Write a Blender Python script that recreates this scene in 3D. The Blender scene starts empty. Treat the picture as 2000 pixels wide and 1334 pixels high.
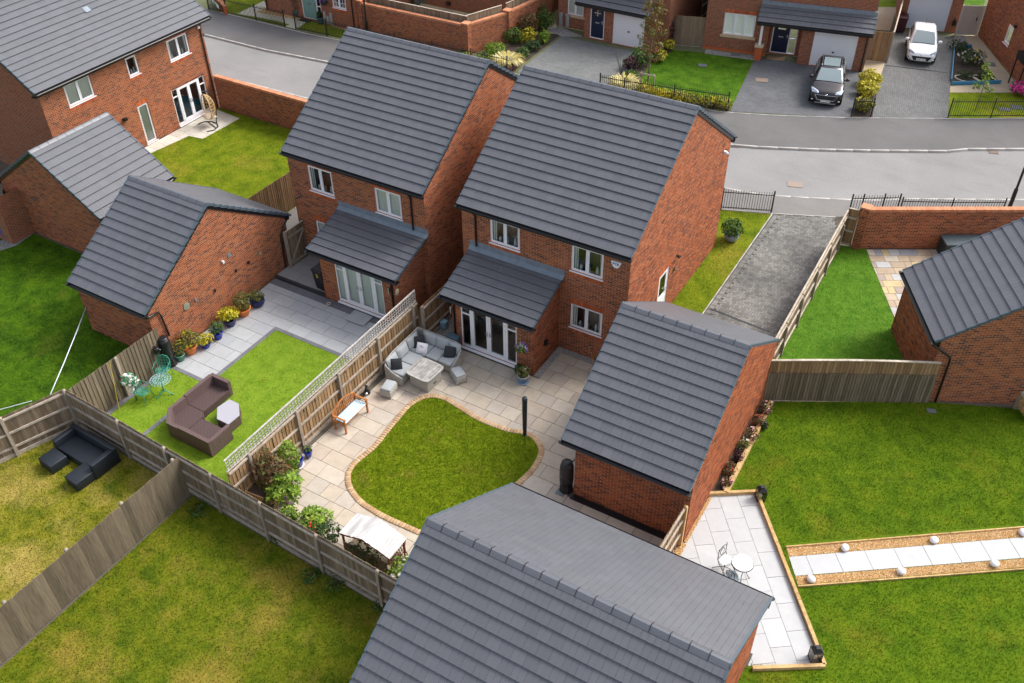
import bpy, math, random
import numpy as np
from mathutils import Vector, Matrix
from mathutils.geometry import tessellate_polygon
random.seed(7); np.random.seed(7)
scn = bpy.context.scene
COL = scn.collection
R_ = math.radians

# ------------------------------------------------------------------ camera
RM = np.array([[0.860346938590717, 0.5096119796271193, -0.009938585317304995],
               [0.31983902490274696, -0.5549414970405178, -0.7679472201992067],
               [-0.39687043654931126, 0.6575222924608393, -0.6404360167184554]])
FOC, CZ = 1826.4355376, 22.885382628
CAMP = np.array([0, 0, CZ])
cam_d = bpy.data.cameras.new('camera'); cam = bpy.data.objects.new('camera', cam_d); COL.objects.link(cam)
cam_d.sensor_width = 36.0; cam_d.lens = FOC / 2000 * 36.0; cam_d.clip_end = 500; cam_d.clip_start = 0.5
mw = Matrix.Identity(4)
for i in range(3):
    mw[i][0] = RM[0][i]; mw[i][1] = -RM[1][i]; mw[i][2] = -RM[2][i]; mw[i][3] = CAMP[i]
cam.matrix_world = mw
scn.camera = cam

# ------------------------------------------------------------------ light: bright, thinly overcast day
SUN_EL, SUN_AZ = R_(47), R_(37)       # azimuth clockwise from +Y
world = bpy.data.worlds.new('World'); scn.world = world; world.use_nodes = True
wn = world.node_tree; wn.nodes.clear()
w_out = wn.nodes.new('ShaderNodeOutputWorld'); w_bg = wn.nodes.new('ShaderNodeBackground')
w_sky = wn.nodes.new('ShaderNodeTexSky'); w_sky.sky_type = 'NISHITA'; w_sky.sun_disc = False
w_sky.sun_elevation = SUN_EL; w_sky.sun_rotation = SUN_AZ; w_sky.dust_density = 4.0; w_sky.ozone_density = 1.0
w_hs = wn.nodes.new('ShaderNodeHueSaturation'); w_hs.inputs['Saturation'].default_value = 0.5
wn.links.new(w_sky.outputs[0], w_hs.inputs['Color']); wn.links.new(w_hs.outputs[0], w_bg.inputs[0])
wn.links.new(w_bg.outputs[0], w_out.inputs[0]); w_bg.inputs[1].default_value = 0.15
sun_d = bpy.data.lights.new('sun', 'SUN'); sun = bpy.data.objects.new('sun', sun_d); COL.objects.link(sun)
sun_d.energy = 1.35; sun_d.angle = R_(22); sun_d.color = (1.0, 0.97, 0.93)
sv = Vector((math.sin(SUN_AZ) * math.cos(SUN_EL), math.cos(SUN_AZ) * math.cos(SUN_EL), math.sin(SUN_EL)))
sun.rotation_euler = sv.to_track_quat('Z', 'Y').to_euler(); sun.location = sv * 60
scn.view_settings.view_transform = 'Standard'; scn.view_settings.look = 'None'
scn.view_settings.gamma = 1.0; scn.view_settings.use_curve_mapping = False
scn.view_settings.exposure = 1.0

# ------------------------------------------------------------------ photo geometry helpers (measured points on real planes)
def ray(px, py): return np.array([(px - 1000) / FOC, (py - 667) / FOC, 1.0]) @ RM
def G(px, py, z=0.0):
    d = ray(px, py); p = CAMP + d * (z - CZ) / d[2]; return Vector(p)
def GX(px, py, x): d = ray(px, py); return Vector(CAMP + d * x / d[0])
def GY(px, py, y): d = ray(px, py); return Vector(CAMP + d * y / d[1])
def cam_dist(p): return (Vector(p) - Vector(CAMP)).length
def in_frame(p, m=40):
    c = RM @ (np.array(p) - CAMP)
    if c[2] <= 0: return False
    x = 1000 + FOC * c[0] / c[2]; y = 667 + FOC * c[1] / c[2]
    return -m < x < 2000 + m and -m < y < 1334 + m

# ------------------------------------------------------------------ object helpers
def tag(o, label=None, cat=None, group=None, kind=None):
    if label: o['label'] = label
    if cat: o['category'] = cat
    if group: o['group'] = group
    if kind: o['kind'] = kind
    return o
def link(name, data, parent=None):
    o = bpy.data.objects.new(name, data); COL.objects.link(o)
    if parent is not None: o.parent = parent
    return o
def thing(name, label, cat, loc=(0, 0, 0), rz=0.0, group=None):
    o = link(name, None); o.location = loc; o.rotation_euler = (0, 0, rz); o.empty_display_size = 0.2
    return tag(o, label, cat, group)
def copy_tree(o, parent=None, label=None):
    c = o.copy(); COL.objects.link(c)
    if parent is not None: c.parent = parent
    if label: c['label'] = label
    for ch in list(o.children): copy_tree(ch, c)
    return c

class MB:
    def __init__(s, T=None): s.v = []; s.f = []; s.T = T; s.sm = False
    def add(s, vs, fs):
        b = len(s.v)
        if s.T is not None: vs = [s.T @ Vector(v) for v in vs]
        s.v += [tuple(v) for v in vs]; s.f += [tuple(i + b for i in f) for f in fs]; return s
    def box(s, c, d, rz=0.0, M=None):
        x, y, z = d[0] / 2, d[1] / 2, d[2] / 2
        vs = [Vector((sx * x, sy * y, sz * z)) for sz in (-1, 1) for sy in (-1, 1) for sx in (-1, 1)]
        if M is None: M = Matrix.Rotation(rz, 3, 'Z')
        c = Vector(c); vs = [M @ v + c for v in vs]
        return s.add(vs, [(0, 2, 3, 1), (4, 5, 7, 6), (0, 1, 5, 4), (2, 6, 7, 3), (0, 4, 6, 2), (1, 3, 7, 5)])
    def b2(s, a, b):
        return s.box([(a[i] + b[i]) / 2 for i in range(3)], [abs(b[i] - a[i]) for i in range(3)])
    def bar(s, p, q, w, h=None, up=(0, 0, 1)):
        p = Vector(p); q = Vector(q); d = (q - p); L = d.length
        if L < 1e-6: return s
        d.normalize(); up = Vector(up)
        if abs(d.dot(up)) > .98: up = Vector((0, 1, 0)) if abs(d.y) < .9 else Vector((1, 0, 0))
        sd = d.cross(up).normalized(); u = sd.cross(d).normalized()
        M = Matrix((sd, d, u)).transposed()
        return s.box((p + q) / 2, (w, L, h or w), M=M)
    def prism(s, poly, z0, z1):
        n = len(poly); vs = [(p[0], p[1], z0) for p in poly] + [(p[0], p[1], z1) for p in poly]
        if sum(poly[i][0] * poly[(i + 1) % n][1] - poly[(i + 1) % n][0] * poly[i][1] for i in range(n)) < 0:
            vs = vs[:n][::-1] + vs[n:][::-1]
        fs = [tuple(range(n - 1, -1, -1)), tuple(range(n, 2 * n))] + [(i, (i + 1) % n, n + (i + 1) % n, n + i) for i in range(n)]
        return s.add(vs, fs)
    def face(s, pts): return s.add(pts, [tuple(range(len(pts)))])
    def tube(s, pts, r, n=6, closed=False, cap=True):
        pts = [Vector(p) for p in pts]; m = len(pts); rs = r if isinstance(r, (list, tuple)) else [r] * m
        vs = []; ref = None
        for i, p in enumerate(pts):
            if closed: d = pts[(i + 1) % m] - pts[i - 1]
            else: d = pts[min(i + 1, m - 1)] - pts[max(i - 1, 0)]
            d.normalize()
            if ref is None: ref = Vector((0, 0, 1)) if abs(d.z) < .9 else Vector((1, 0, 0))
            a = d.cross(ref)
            if a.length < 1e-4: a = d.orthogonal()
            a.normalize(); b = d.cross(a).normalized(); ref = -b if b.dot(ref) < 0 else b
            a = d.cross(ref).normalized(); b = ref
            for k in range(n):
                t = 2 * math.pi * k / n; vs.append(p + (a * math.cos(t) + b * math.sin(t)) * rs[i])
        fs = []
        for i in range(m if closed else m - 1):
            for k in range(n):
                j = (i + 1) % m; fs.append((i * n + k, i * n + (k + 1) % n, j * n + (k + 1) % n, j * n + k))
        if cap and not closed: fs += [tuple(range(n - 1, -1, -1)), tuple((m - 1) * n + k for k in range(n))]
        return s.add(vs, fs)
    def lathe(s, prof, n=16, c=(0, 0, 0), sx=1, sy=1):
        vs = []; m = len(prof)
        for r, z in prof:
            for k in range(n):
                t = 2 * math.pi * k / n; vs.append((c[0] + r * sx * math.cos(t), c[1] + r * sy * math.sin(t), c[2] + z))
        fs = [(i * n + k, i * n + (k + 1) % n, (i + 1) * n + (k + 1) % n, (i + 1) * n + k) for i in range(m - 1) for k in range(n)]
        if prof[0][0] > 1e-4: fs.append(tuple(range(n - 1, -1, -1)))
        if prof[-1][0] > 1e-4: fs.append(tuple((m - 1) * n + k for k in range(n)))
        return s.add(vs, fs)
    def ell(s, c, r, n=10, m=7, jit=0):
        vs = []; rnd = random.Random(len(s.v))
        for i in range(m + 1):
            a = math.pi * i / m - math.pi / 2
            for k in range(n):
                t = 2 * math.pi * k / n; j = 1 + jit * (rnd.random() - .5)
                vs.append((c[0] + r[0] * math.cos(a) * math.cos(t) * j, c[1] + r[1] * math.cos(a) * math.sin(t) * j, c[2] + r[2] * math.sin(a) * j))
        fs = [(i * n + k, i * n + (k + 1) % n, (i + 1) * n + (k + 1) % n, (i + 1) * n + k) for i in range(m) for k in range(n)]
        return s.add(vs, fs)
    def pillow(s, c, d, M=None, n=7, puff=1.0):
        # soft cushion: flat, rounded, seam round its middle. d = width, depth, thickness
        vs = []; M = M or Matrix.Identity(3); c = Vector(c)
        for sgn in (1, -1):
            for i in range(n):
                for j in range(n):
                    u = 2 * i / (n - 1) - 1; v = 2 * j / (n - 1) - 1
                    h = ((1 - abs(u) ** 3.2) * (1 - abs(v) ** 3.2)) ** .5 * puff
                    pin = 1 - .06 * (abs(u) * abs(v)) ** 0.0 * (1 - max(abs(u), abs(v))) if False else 1
                    vs.append(M @ Vector((u * d[0] / 2 * pin, v * d[1] / 2 * pin, sgn * h * d[2] / 2)) + c)
        fs = []
        for s_ in (0, 1):
            o = s_ * n * n
            for i in range(n - 1):
                for j in range(n - 1):
                    q = (o + i * n + j, o + (i + 1) * n + j, o + (i + 1) * n + j + 1, o + i * n + j + 1)
                    fs.append(q if s_ == 0 else q[::-1])
        return s.add(vs, fs)
    def mesh(s, name, mat, smooth=False):
        me = bpy.data.meshes.new(name); me.from_pydata(s.v, [], s.f)
        if mat is not None: me.materials.append(mat)
        if smooth or s.sm: me.shade_smooth()
        me.update(); return me
    def build(s, name, mat, parent=None, smooth=False):
        return link(name, s.mesh(name, mat, smooth), parent)
def rbox_mesh(name, d, r, mat, seg=2):
    import bmesh
    bm = bmesh.new(); bmesh.ops.create_cube(bm, size=1.0)
    bmesh.ops.scale(bm, vec=d, verts=bm.verts)
    bmesh.ops.bevel(bm, geom=list(bm.edges), offset=r, segments=seg, profile=.5, affect='EDGES')
    me = bpy.data.meshes.new(name); bm.to_mesh(me); bm.free()
    if mat: me.materials.append(mat)
    me.shade_smooth(); return me
def rbox(name, c, d, r, mat, parent=None, rz=0.0, seg=2, rot=None):
    o = link(name, rbox_mesh(name, d, r, mat, seg), parent); o.location = c; o.rotation_euler = rot or (0, 0, rz); return o
def sheet(name, poly, z, mat, kind='structure', parent=None):
    vs = [Vector((p[0], p[1], z)) for p in poly]
    tr = tessellate_polygon([vs]); b = MB()
    fs = []
    for t in tr:
        a, bb, c = (vs[i] for i in t)
        fs.append(tuple(t) if (bb - a).cross(c - a).z > 0 else tuple(t)[::-1])
    b.add(vs, fs); o = b.build(name, mat, parent)
    if kind: o['kind'] = kind
    return o
def raw_mesh(name, V, F, mat):
    # V (n,3) float array, F (m,k) int array
    me = bpy.data.meshes.new(name); V = np.asarray(V, np.float32); F = np.asarray(F, np.int32)
    k = F.shape[1]; me.vertices.add(len(V)); me.vertices.foreach_set('co', V.ravel())
    me.loops.add(F.size); me.loops.foreach_set('vertex_index', F.ravel())
    me.polygons.add(len(F)); me.polygons.foreach_set('loop_start', np.arange(0, F.size, k, dtype=np.int32))
    me.polygons.foreach_set('loop_total', np.full(len(F), k, np.int32))
    if mat: me.materials.append(mat)
    me.update(calc_edges=True); me.shade_flat(); return me
def pieces(name, items, mats, parent_of, limit=300, world=None):
    """items: (mesh template MB verts/faces key, Matrix local, parent). The nearest `limit` become objects that share meshes, the rest one stuff mesh."""
    W = world or Matrix.Identity(4)
    it = []
    for key, T, par in items:
        p = (W @ T).translation; d = cam_dist(p); it.append((d if in_frame(p) else d + 1000, key, T, par))
    it.sort(key=lambda t: t[0])
    for d, key, T, par in it[:limit]:
        o = link(name, MESHES[key], par); o.matrix_local = T
    rest = {}
    for d, key, T, par in it[limit:]: rest.setdefault(par.name, []).append((key, T, par))
    for pn, L in rest.items():
        Vs = []; Fs = []; base = 0
        for key, T, par in L:
            v, f = TEMPL[key]; A = np.array(T)
            Vs.append(v @ A[:3, :3].T + A[:3, 3]); Fs.append(f + base); base += len(v)
        me = raw_mesh(name, np.concatenate(Vs), np.concatenate(Fs), mats[1])
        o = link(name, me, L[0][2]); o['kind'] = 'stuff'
MESHES = {}; TEMPL = {}
def template(key, mb, mats):
    # quads only
    TEMPL[key] = (np.array([tuple(v) for v in mb.v], float), np.array([f for f in mb.f], int))
    MESHES[key] = mb.mesh(key.split(':')[0], mats[0])
# ------------------------------------------------------------------ materials
class N:
    def __init__(s, name):
        s.m = bpy.data.materials.new(name); s.m.use_nodes = True; s.t = s.m.node_tree; s.t.nodes.clear()
        s.out = s.t.nodes.new('ShaderNodeOutputMaterial'); s.p = s.t.nodes.new('ShaderNodeBsdfPrincipled')
        s.t.links.new(s.p.outputs[0], s.out.inputs[0])
        s.pos = s.t.nodes.new('ShaderNodeNewGeometry')
    def n(s, ty, **kw):
        nd = s.t.nodes.new(ty)
        for k, v in kw.items():
            if k in nd.inputs.keys(): 
                if isinstance(v, bpy.types.NodeSocket): s.t.links.new(v, nd.inputs[k])
                else: nd.inputs[k].default_value = v
            else: setattr(nd, k, v)
        return nd
    def l(s, a, b): s.t.links.new(a, b)
    def noise(s, scale, detail=3, rough=.55, vec=None, stretch=None):
        v = vec or s.pos.outputs['Position']
        if stretch:
            mp = s.n('ShaderNodeMapping'); s.l(v, mp.inputs['Vector']); mp.inputs['Scale'].default_value = stretch; v = mp.outputs[0]
        nd = s.n('ShaderNodeTexNoise', Scale=scale, Detail=detail, Roughness=rough); s.l(v, nd.inputs['Vector']); return nd.outputs['Fac']
    def ramp(s, fac, stops, interp='LINEAR'):
        r = s.n('ShaderNodeValToRGB'); s.l(fac, r.inputs[0]); cr = r.color_ramp; cr.interpolation = interp
        while len(cr.elements) < len(stops): cr.elements.new(.5)
        for e, (p, c) in zip(cr.elements, stops): e.position = p; e.color = (*c, 1) if len(c) == 3 else c
        return r.outputs[0]
    def mix(s, a, b, fac, mode='MIX'):
        m = s.t.nodes.new('ShaderNodeMix'); m.data_type = 'RGBA'; m.blend_type = mode
        for v, i in ((a, 6), (b, 7)):
            if isinstance(v, (tuple, list)): m.inputs[i].default_value = (*v, 1) if len(v) == 3 else v
            else: s.l(v, m.inputs[i])
        if isinstance(fac, (int, float)): m.inputs[0].default_value = fac
        else: s.l(fac, m.inputs[0])
        return m.outputs[2]
    def math(s, op, a, b=0.0, clamp=False):
        m = s.t.nodes.new('ShaderNodeMath'); m.operation = op; m.use_clamp = clamp
        for v, i in ((a, 0), (b, 1)):
            if isinstance(v, (int, float)): m.inputs[i].default_value = v
            else: s.l(v, m.inputs[i])
        return m.outputs[0]
    def rnd(s, kind):
        if kind == 'obj': return s.n('ShaderNodeObjectInfo').outputs['Random']
        return s.pos.outputs['Random Per Island']
    def mapr(s, f, a, b, c=0., d=1.):
        m = s.n('ShaderNodeMapRange'); s.l(f, m.inputs[0])
        for i, v in enumerate((a, b, c, d)): m.inputs[i + 1].default_value = v
        return m.outputs[0]
    def val(s, col, f): # multiply colour by scalar socket
        h = s.n('ShaderNodeHueSaturation'); s.l(col, h.inputs['Color']) if not isinstance(col, tuple) else setattr(h.inputs['Color'], 'default_value', (*col, 1)); s.l(f, h.inputs['Value']); return h.outputs[0]
    def bump(s, h, strength=.3, dist=.01):
        b = s.n('ShaderNodeBump', Strength=strength, Distance=dist); s.l(h, b.inputs['Height']); s.l(b.outputs[0], s.p.inputs['Normal'])
    def set(s, col=None, rough=.6, spec=None, metal=0):
        if col is not None:
            if isinstance(col, (tuple, list)): s.p.inputs['Base Color'].default_value = (*col, 1)
            else: s.l(col, s.p.inputs['Base Color'])
        if isinstance(rough, (int, float)): s.p.inputs['Roughness'].default_value = rough
        else: s.l(rough, s.p.inputs['Roughness'])
        if spec is not None: s.p.inputs['Specular IOR Level'].default_value = spec
        s.p.inputs['Metallic'].default_value = metal; return s.m
def plain(name, col, rough=.5, var=.12, scale=6, bump=0, bscale=60, metal=0, spec=None, rnd=None, rv=.2):
    n = N(name); f = n.noise(scale, 4)
    c = n.mix(tuple(x * (1 - var) for x in col), tuple(min(1, x * (1 + var)) for x in col), f)
    if rnd: c = n.val(c, n.mapr(n.rnd(rnd), 0, 1, 1 - rv, 1 + rv))
    if bump: n.bump(n.noise(bscale, 2), bump, .01)
    return n.set(c, rough, spec, metal)
def brick_mat(kind, dark=0.30):
    n = N('brick_' + kind); r = n.rnd(kind)
    c = n.ramp(r, [(0, (.06, .030, .028)), (.12, (.13, .042, .026)), (.25, (.19, .058, .029)), (.55, (.28, .080, .032)), (.85, (.36, .105, .038)), (1, (.32, .125, .06))])
    big = n.noise(.55, 3); fine = n.noise(38, 3)
    c = n.mix(c, (.30, .092, .038), n.mapr(big, .3, .75, .05, .4))
    c = n.val(c, n.mapr(fine, .25, .75, .78, 1.2))
    n.bump(fine, .35, .004); return n.set(c, .85, .2)
def brick_far_mat(name='brick_far', sx=1.0):
    # walls too far away (or turned away) for single bricks: pattern on generated wall coordinates in the UV map
    n = N(name); uv = n.n('ShaderNodeUVMap'); t = n.n('ShaderNodeTexBrick')
    n.l(uv.outputs[0], t.inputs['Vector'])
    for k, v in (('Scale', 1.0), ('Mortar Size', .010), ('Mortar Smooth', .15), ('Bias', 0.0), ('Brick Width', .225), ('Row Height', .075)): t.inputs[k].default_value = v
    t.inputs['Color1'].default_value = (.30, .080, .028, 1); t.inputs['Color2'].default_value = (.15, .048, .028, 1); t.inputs['Mortar'].default_value = (.36, .26, .19, 1)
    c = n.mix(t.outputs[0], (.27, .085, .04), n.mapr(n.noise(.5, 3), .3, .7, .05, .45))
    c = n.val(c, n.mapr(n.noise(9, 3), .25, .75, .78, 1.22)); n.bump(t.outputs['Fac'], -.4, .008)
    return n.set(c, .85, .2)
def tile_mat(kind, base=(.103, .108, .121)):
    n = N('tile_' + kind); r = n.rnd(kind)
    f = n.noise(2.2, 4); g = n.noise(45, 3)
    c = n.mix(tuple(x * .9 for x in base), tuple(x * 1.12 for x in base), f)
    c = n.mix(c, (base[0] * 1.05, base[1] * 1.0, base[2] * .98), n.noise(1.3, 2))
    c = n.val(c, n.mapr(r, 0, 1, .94, 1.06)); c = n.val(c, n.mapr(g, .25, .75, .9, 1.1))
    n.bump(g, .25, .004); return n.set(c, n.mapr(g, .2, .8, .30, .46), .65)
def wood_mat(name, a, b, rnd='obj', grain=(1, 1, .06), gs=28, mott=True):
    n = N(name); f = n.noise(gs, 4, .6, stretch=grain); r = n.rnd(rnd)
    c = n.mix(a, b, n.mapr(r, 0, 1, .05, .95))
    c = n.val(c, n.mapr(f, .25, .75, .62, 1.3))
    if mott: c = n.mix(c, tuple(min(1, x * 1.7) for x in a), n.mapr(n.noise(9, 5, .7, stretch=(1, 1, .25)), .56, .74, 0, .45))
    n.bump(f, .3, .004); return n.set(c, .85, .15)
GRB = {}
def grass_mat(name, dark, mid, light, dry, dry_amt=.3, sc=.55, rv=.35, blade=False):
    if not blade: GRB[name] = grass_mat(name + '_blade', dark, mid, light, dry, dry_amt, sc, rv, True)
    n = N(name)
    a = n.noise(sc, 5, .62); b = n.noise(sc * 3.1, 4, .6); c_ = n.noise(14, 3, .6)
    c = n.ramp(b, [(.28, dark), (.5, mid), (.72, light)])
    lo = .66 - dry_amt * .36
    c = n.mix(c, dry, n.mapr(a, lo, lo + .2, 0, .85))
    c = n.mix(c, dark, n.mapr(n.noise(sc * 1.7, 3), .58, .78, 0, .5))
    c = n.val(c, n.mapr(c_, .25, .75, .85, 1.14))
    c = n.val(c, n.mapr(n.pos.outputs['Random Per Island'], 0, 1, 1 - rv * .7, 1 + rv * .7))
    if blade:
        c = n.val(c, n.mapr(n.pos.outputs['Random Per Island'], 0, 1, .95, 1.12)); n.set(c, .9, .1)
        tr = n.n('ShaderNodeBsdfTranslucent'); n.l(c, tr.inputs[0]); mx = n.n('ShaderNodeMixShader'); mx.inputs[0].default_value = .5
        n.l(n.p.outputs[0], mx.inputs[1]); n.l(tr.outputs[0], mx.inputs[2]); n.l(mx.outputs[0], n.out.inputs[0]); return n.m
    # blades shade like the sward they stand in: most of the normal points up
    vm = n.n('ShaderNodeMix'); vm.data_type = 'VECTOR'; vm.inputs[0].default_value = .8; n.l(n.pos.outputs['Normal'], vm.inputs[4]); vm.inputs[5].default_value = (0, 0, 1)
    vn = n.n('ShaderNodeVectorMath'); vn.operation = 'NORMALIZE'; n.l(vm.outputs[1], vn.inputs[0]); n.l(vn.outputs[0], n.p.inputs['Normal'])
    return n.set(c, .9, .1)
def leaf_mat(name, a, b, c=None, rough=.5):
    n = N(name); r = n.pos.outputs['Random Per Island']
    st = [(0, a), (.55, b)] + ([(1, c)] if c else [(1, tuple(x * 1.3 for x in b))])
    col = n.ramp(r, st); col = n.val(col, n.mapr(n.noise(5, 2), .3, .7, .75, 1.2))
    m = n.set(col, rough, .3)
    tr = n.n('ShaderNodeBsdfTranslucent'); n.l(col, tr.inputs[0]); mx = n.n('ShaderNodeMixShader'); mx.inputs[0].default_value = .3
    n.l(n.p.outputs[0], mx.inputs[1]); n.l(tr.outputs[0], mx.inputs[2]); n.l(mx.outputs[0], n.out.inputs[0]); return m
def slab_mat(name, cols, rough=.7, var=.1, kind='obj', bump=.15):
    n = N(name); r = n.rnd(kind); k = len(cols)
    c = n.ramp(r, [((i + .02) / k, cc) for i, cc in enumerate(cols)], 'CONSTANT' if k > 3 else 'LINEAR')
    f = n.noise(3.2, 5, .6); g = n.noise(30, 3)
    c = n.val(c, n.mapr(f, .25, .75, 1 - var, 1 + var)); c = n.val(c, n.mapr(g, .25, .75, 1 - var * .5, 1 + var * .5))
    n.bump(n.noise(12, 4), bump, .006); return n.set(c, rough, .3)
def glass_mat():
    n = N('window_glass'); t = n.n('ShaderNodeBsdfTransparent'); g = n.n('ShaderNodeBsdfGlossy'); g.inputs['Roughness'].default_value = .03
    t.inputs[0].default_value = (.93, .97, .96, 1)
    fr = n.n('ShaderNodeFresnel'); fr.inputs[0].default_value = 1.55; mx = n.n('ShaderNodeMixShader')
    n.l(n.math('ADD', fr.outputs[0], .05), mx.inputs[0]); n.l(t.outputs[0], mx.inputs[1]); n.l(g.outputs[0], mx.inputs[2]); n.l(mx.outputs[0], n.out.inputs[0]); return n.m
def asphalt(name, col, patch=.12):
    n = N(name); f = n.noise(1.1, 4); g = n.noise(70, 2); big = n.noise(.25, 3)
    c = n.mix(tuple(x * (1 - patch) for x in col), tuple(x * (1 + patch) for x in col), f)
    c = n.val(c, n.mapr(g, .3, .7, .8, 1.2)); c = n.val(c, n.mapr(big, .3, .7, .9, 1.1)); c = n.val(c, n.mapr(n.noise(9, 5, .7), .3, .7, .91, 1.09)); c = n.val(c, n.mapr(n.noise(1.6, 5, .65, stretch=(.25, 1, 1)), .55, .72, 1, .88))
    n.bump(g, .3, .006); return n.set(c, .85, .3)
def block_far_mat(name, col, ang):
    n = N(name); mp = n.n('ShaderNodeMapping'); n.l(n.pos.outputs['Position'], mp.inputs['Vector']); mp.inputs['Rotation'].default_value = (0, 0, -ang)
    t = n.n('ShaderNodeTexBrick'); n.l(mp.outputs[0], t.inputs['Vector'])
    for k, v in (('Scale', 1.0), ('Mortar Size', .008), ('Mortar Smooth', .2), ('Brick Width', .2), ('Row Height', .1)): t.inputs[k].default_value = v
    t.inputs['Color1'].default_value = (*[x * 1.12 for x in col], 1); t.inputs['Color2'].default_value = (*[x * .86 for x in col], 1); t.inputs['Mortar'].default_value = (*[x * .55 for x in col], 1)
    c = n.val(t.outputs[0], n.mapr(n.noise(.9, 4), .3, .7, .88, 1.12)); n.bump(t.outputs['Fac'], -.4, .006)
    return n.set(c, .8, .3)
def weave_mat(name, col, s=38):
    n = N(name); w = n.n('ShaderNodeTexChecker'); tc = n.n('ShaderNodeTexCoord'); mp = n.n('ShaderNodeMapping'); n.l(tc.outputs['Object'], mp.inputs[0]); mp.inputs['Scale'].default_value = (1, 1, 2.2); mp.inputs['Location'].default_value = (.013, .011, .017)
    n.l(mp.outputs[0], w.inputs[0]); w.inputs['Scale'].default_value = s
    w.inputs['Color1'].default_value = (*[x * 1.25 for x in col], 1); w.inputs['Color2'].default_value = (*[x * .7 for x in col], 1)
    c = n.val(w.outputs[0], n.mapr(n.noise(30, 3), .3, .7, .8, 1.2)); n.bump(w.outputs['Fac'], .3, .004); return n.set(c, .6, .3)

MB_O, MB_I = brick_mat('obj'), brick_mat('isl')
M_brickfar = brick_far_mat()
M_soldier = None
def soldier_mat():
    n = N('soldier_brick'); r = n.pos.outputs['Random Per Island']; c = n.ramp(r, [(0, (.30, .075, .032)), (.5, (.44, .11, .04)), (1, (.52, .15, .055))]); c = n.val(c, n.mapr(n.noise(30, 3), .25, .75, .8, 1.2)); return n.set(c, .85, .2)
M_soldier = soldier_mat()
M_mortar = plain('mortar', (.54, .385, .26), .95, .12, 8)
MT_O, MT_I = tile_mat('obj'), tile_mat('isl')
M_ridge = tile_mat('obj', (.100, .108, .124)); M_verge = plain('verge_plastic', (.075, .10, .125), .45, .08)
M_deck = plain('roof_felt', (.02, .02, .022), .9)
M_black = plain('black_plastic', (.012, .012, .014), .35, .1); M_white = plain('white_upvc', (.80, .81, .84), .35, .03)
M_lead = plain('lead_flashing', (.19, .23, .27), .5, .35, 5, metal=.2)
M_glass = glass_mat()
M_dark = plain('dark_interior', (.16, .135, .11), .9, .5, 2.5)
M_curtain = plain('curtain_cloth', (.80, .83, .79), .9, .06, 20); M_blind = plain('blind_slats', (.74, .80, .80), .8, .06)
M_wood = wood_mat('fence_board_grey', (.15, .112, .075), (.29, .22, .15)); M_woodb = wood_mat('fence_board_brown', (.20, .128, .066), (.38, .245, .13))
M_woodd = wood_mat('fence_board_dark', (.115, .092, .062), (.215, .172, .118))
M_post = wood_mat('fence_post_wood', (0.276, 0.230, 0.184), (0.380, 0.322, 0.253)); M_rail = wood_mat('fence_rail_wood', (.34, .29, .24), (.46, .40, .33), grain=(.15, .15, .15))
M_railw = wood_mat('fence_rail_pale', (.42, .36, .28), (.55, .47, .38), grain=(.15, .15, .15)); M_sleeper = wood_mat('timber_edging', (.45, .29, .125), (.55, .37, .175), grain=(.2, .2, .2), mott=False)
M_trellis = wood_mat('trellis_wood', (.37, .34, .30), (.50, .465, .43), grain=(.3, .3, .3), mott=False)
M_asph = asphalt('road_asphalt', (0.235, 0.228, 0.222), .07); M_pave = asphalt('pavement_asphalt', (0.125, 0.120, 0.118)); M_kerb = plain('kerb_concrete', (.42, .40, .37), .85, .10, 3, rnd='obj', rv=.03)
M_block = slab_mat('paving_block_obj', [(.135, .130, .118), (.185, .180, .166), (.158, .153, .140), (.20, .194, .178)], .75, .16)
M_blocki = slab_mat('paving_block_isl', [(.135, .130, .118), (.185, .180, .166), (.158, .153, .140), (.20, .194, .178)], .75, .16, 'isl')
for m_ in (M_block, M_blocki):
    nt = m_.node_tree; pb_ = nt.nodes['Principled BSDF']; src = pb_.inputs['Base Color'].links[0].from_socket; n_ = N.__new__(N); n_.m, n_.t, n_.p = m_, nt, pb_; n_.pos = nt.nodes['Geometry']
    n_.l(n_.val(src, n_.mapr(n_.noise(.55, 4, .6), .42, .68, 1.22, .62)), pb_.inputs['Base Color']); n_.l(n_.mapr(n_.noise(.55, 4, .6), .5, .68, .8, .45), pb_.inputs['Roughness'])
M_slabA = slab_mat('porcelain_grey', [(0.365, 0.382, 0.398), (0.420, 0.433, 0.437), (0.392, 0.400, 0.408)], .55, .07)
M_slabB = slab_mat('sandstone', [(.445, .372, .297), (.48, .417, .335), (.415, .347, .284), (.465, .392, .306), (.44, .385, .322), (.495, .43, .352)], .75, .12)
M_slabW = slab_mat('porcelain_white', [(0.400, 0.408, 0.409), (0.451, 0.461, 0.464), (0.426, 0.430, 0.432)], .5, .06)
M_slabC = slab_mat('mixed_sandstone', [(.45, .36, .25), (.34, .27, .235), (.42, .42, .41), (.50, .40, .22), (.30, .31, .33), (.52, .46, .37), (.40, .31, .22)], .75, .14)
M_slabL = slab_mat('pale_concrete_slab', [(.50, .47, .40), (.58, .55, .48), (.54, .50, .42)], .8, .14)
M_slabY = slab_mat('buff_slab', [(.48, .39, .25), (.40, .34, .24), (.54, .46, .31), (.44, .40, .30)], .8, .14)
M_bed = plain('bedding_mortar', (.27, .235, .20), .95); M_bedA = plain('grey_grout', (.20, .20, .20), .9); M_bedW = plain('pale_grout', (.34, .34, .33), .9); M_bedD = plain('dark_joint', (.06, .056, .044), .95, .4, 3); M_soil = plain('soil', (.05, .034, .024), .95, .4, 14, .5, 40)
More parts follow.
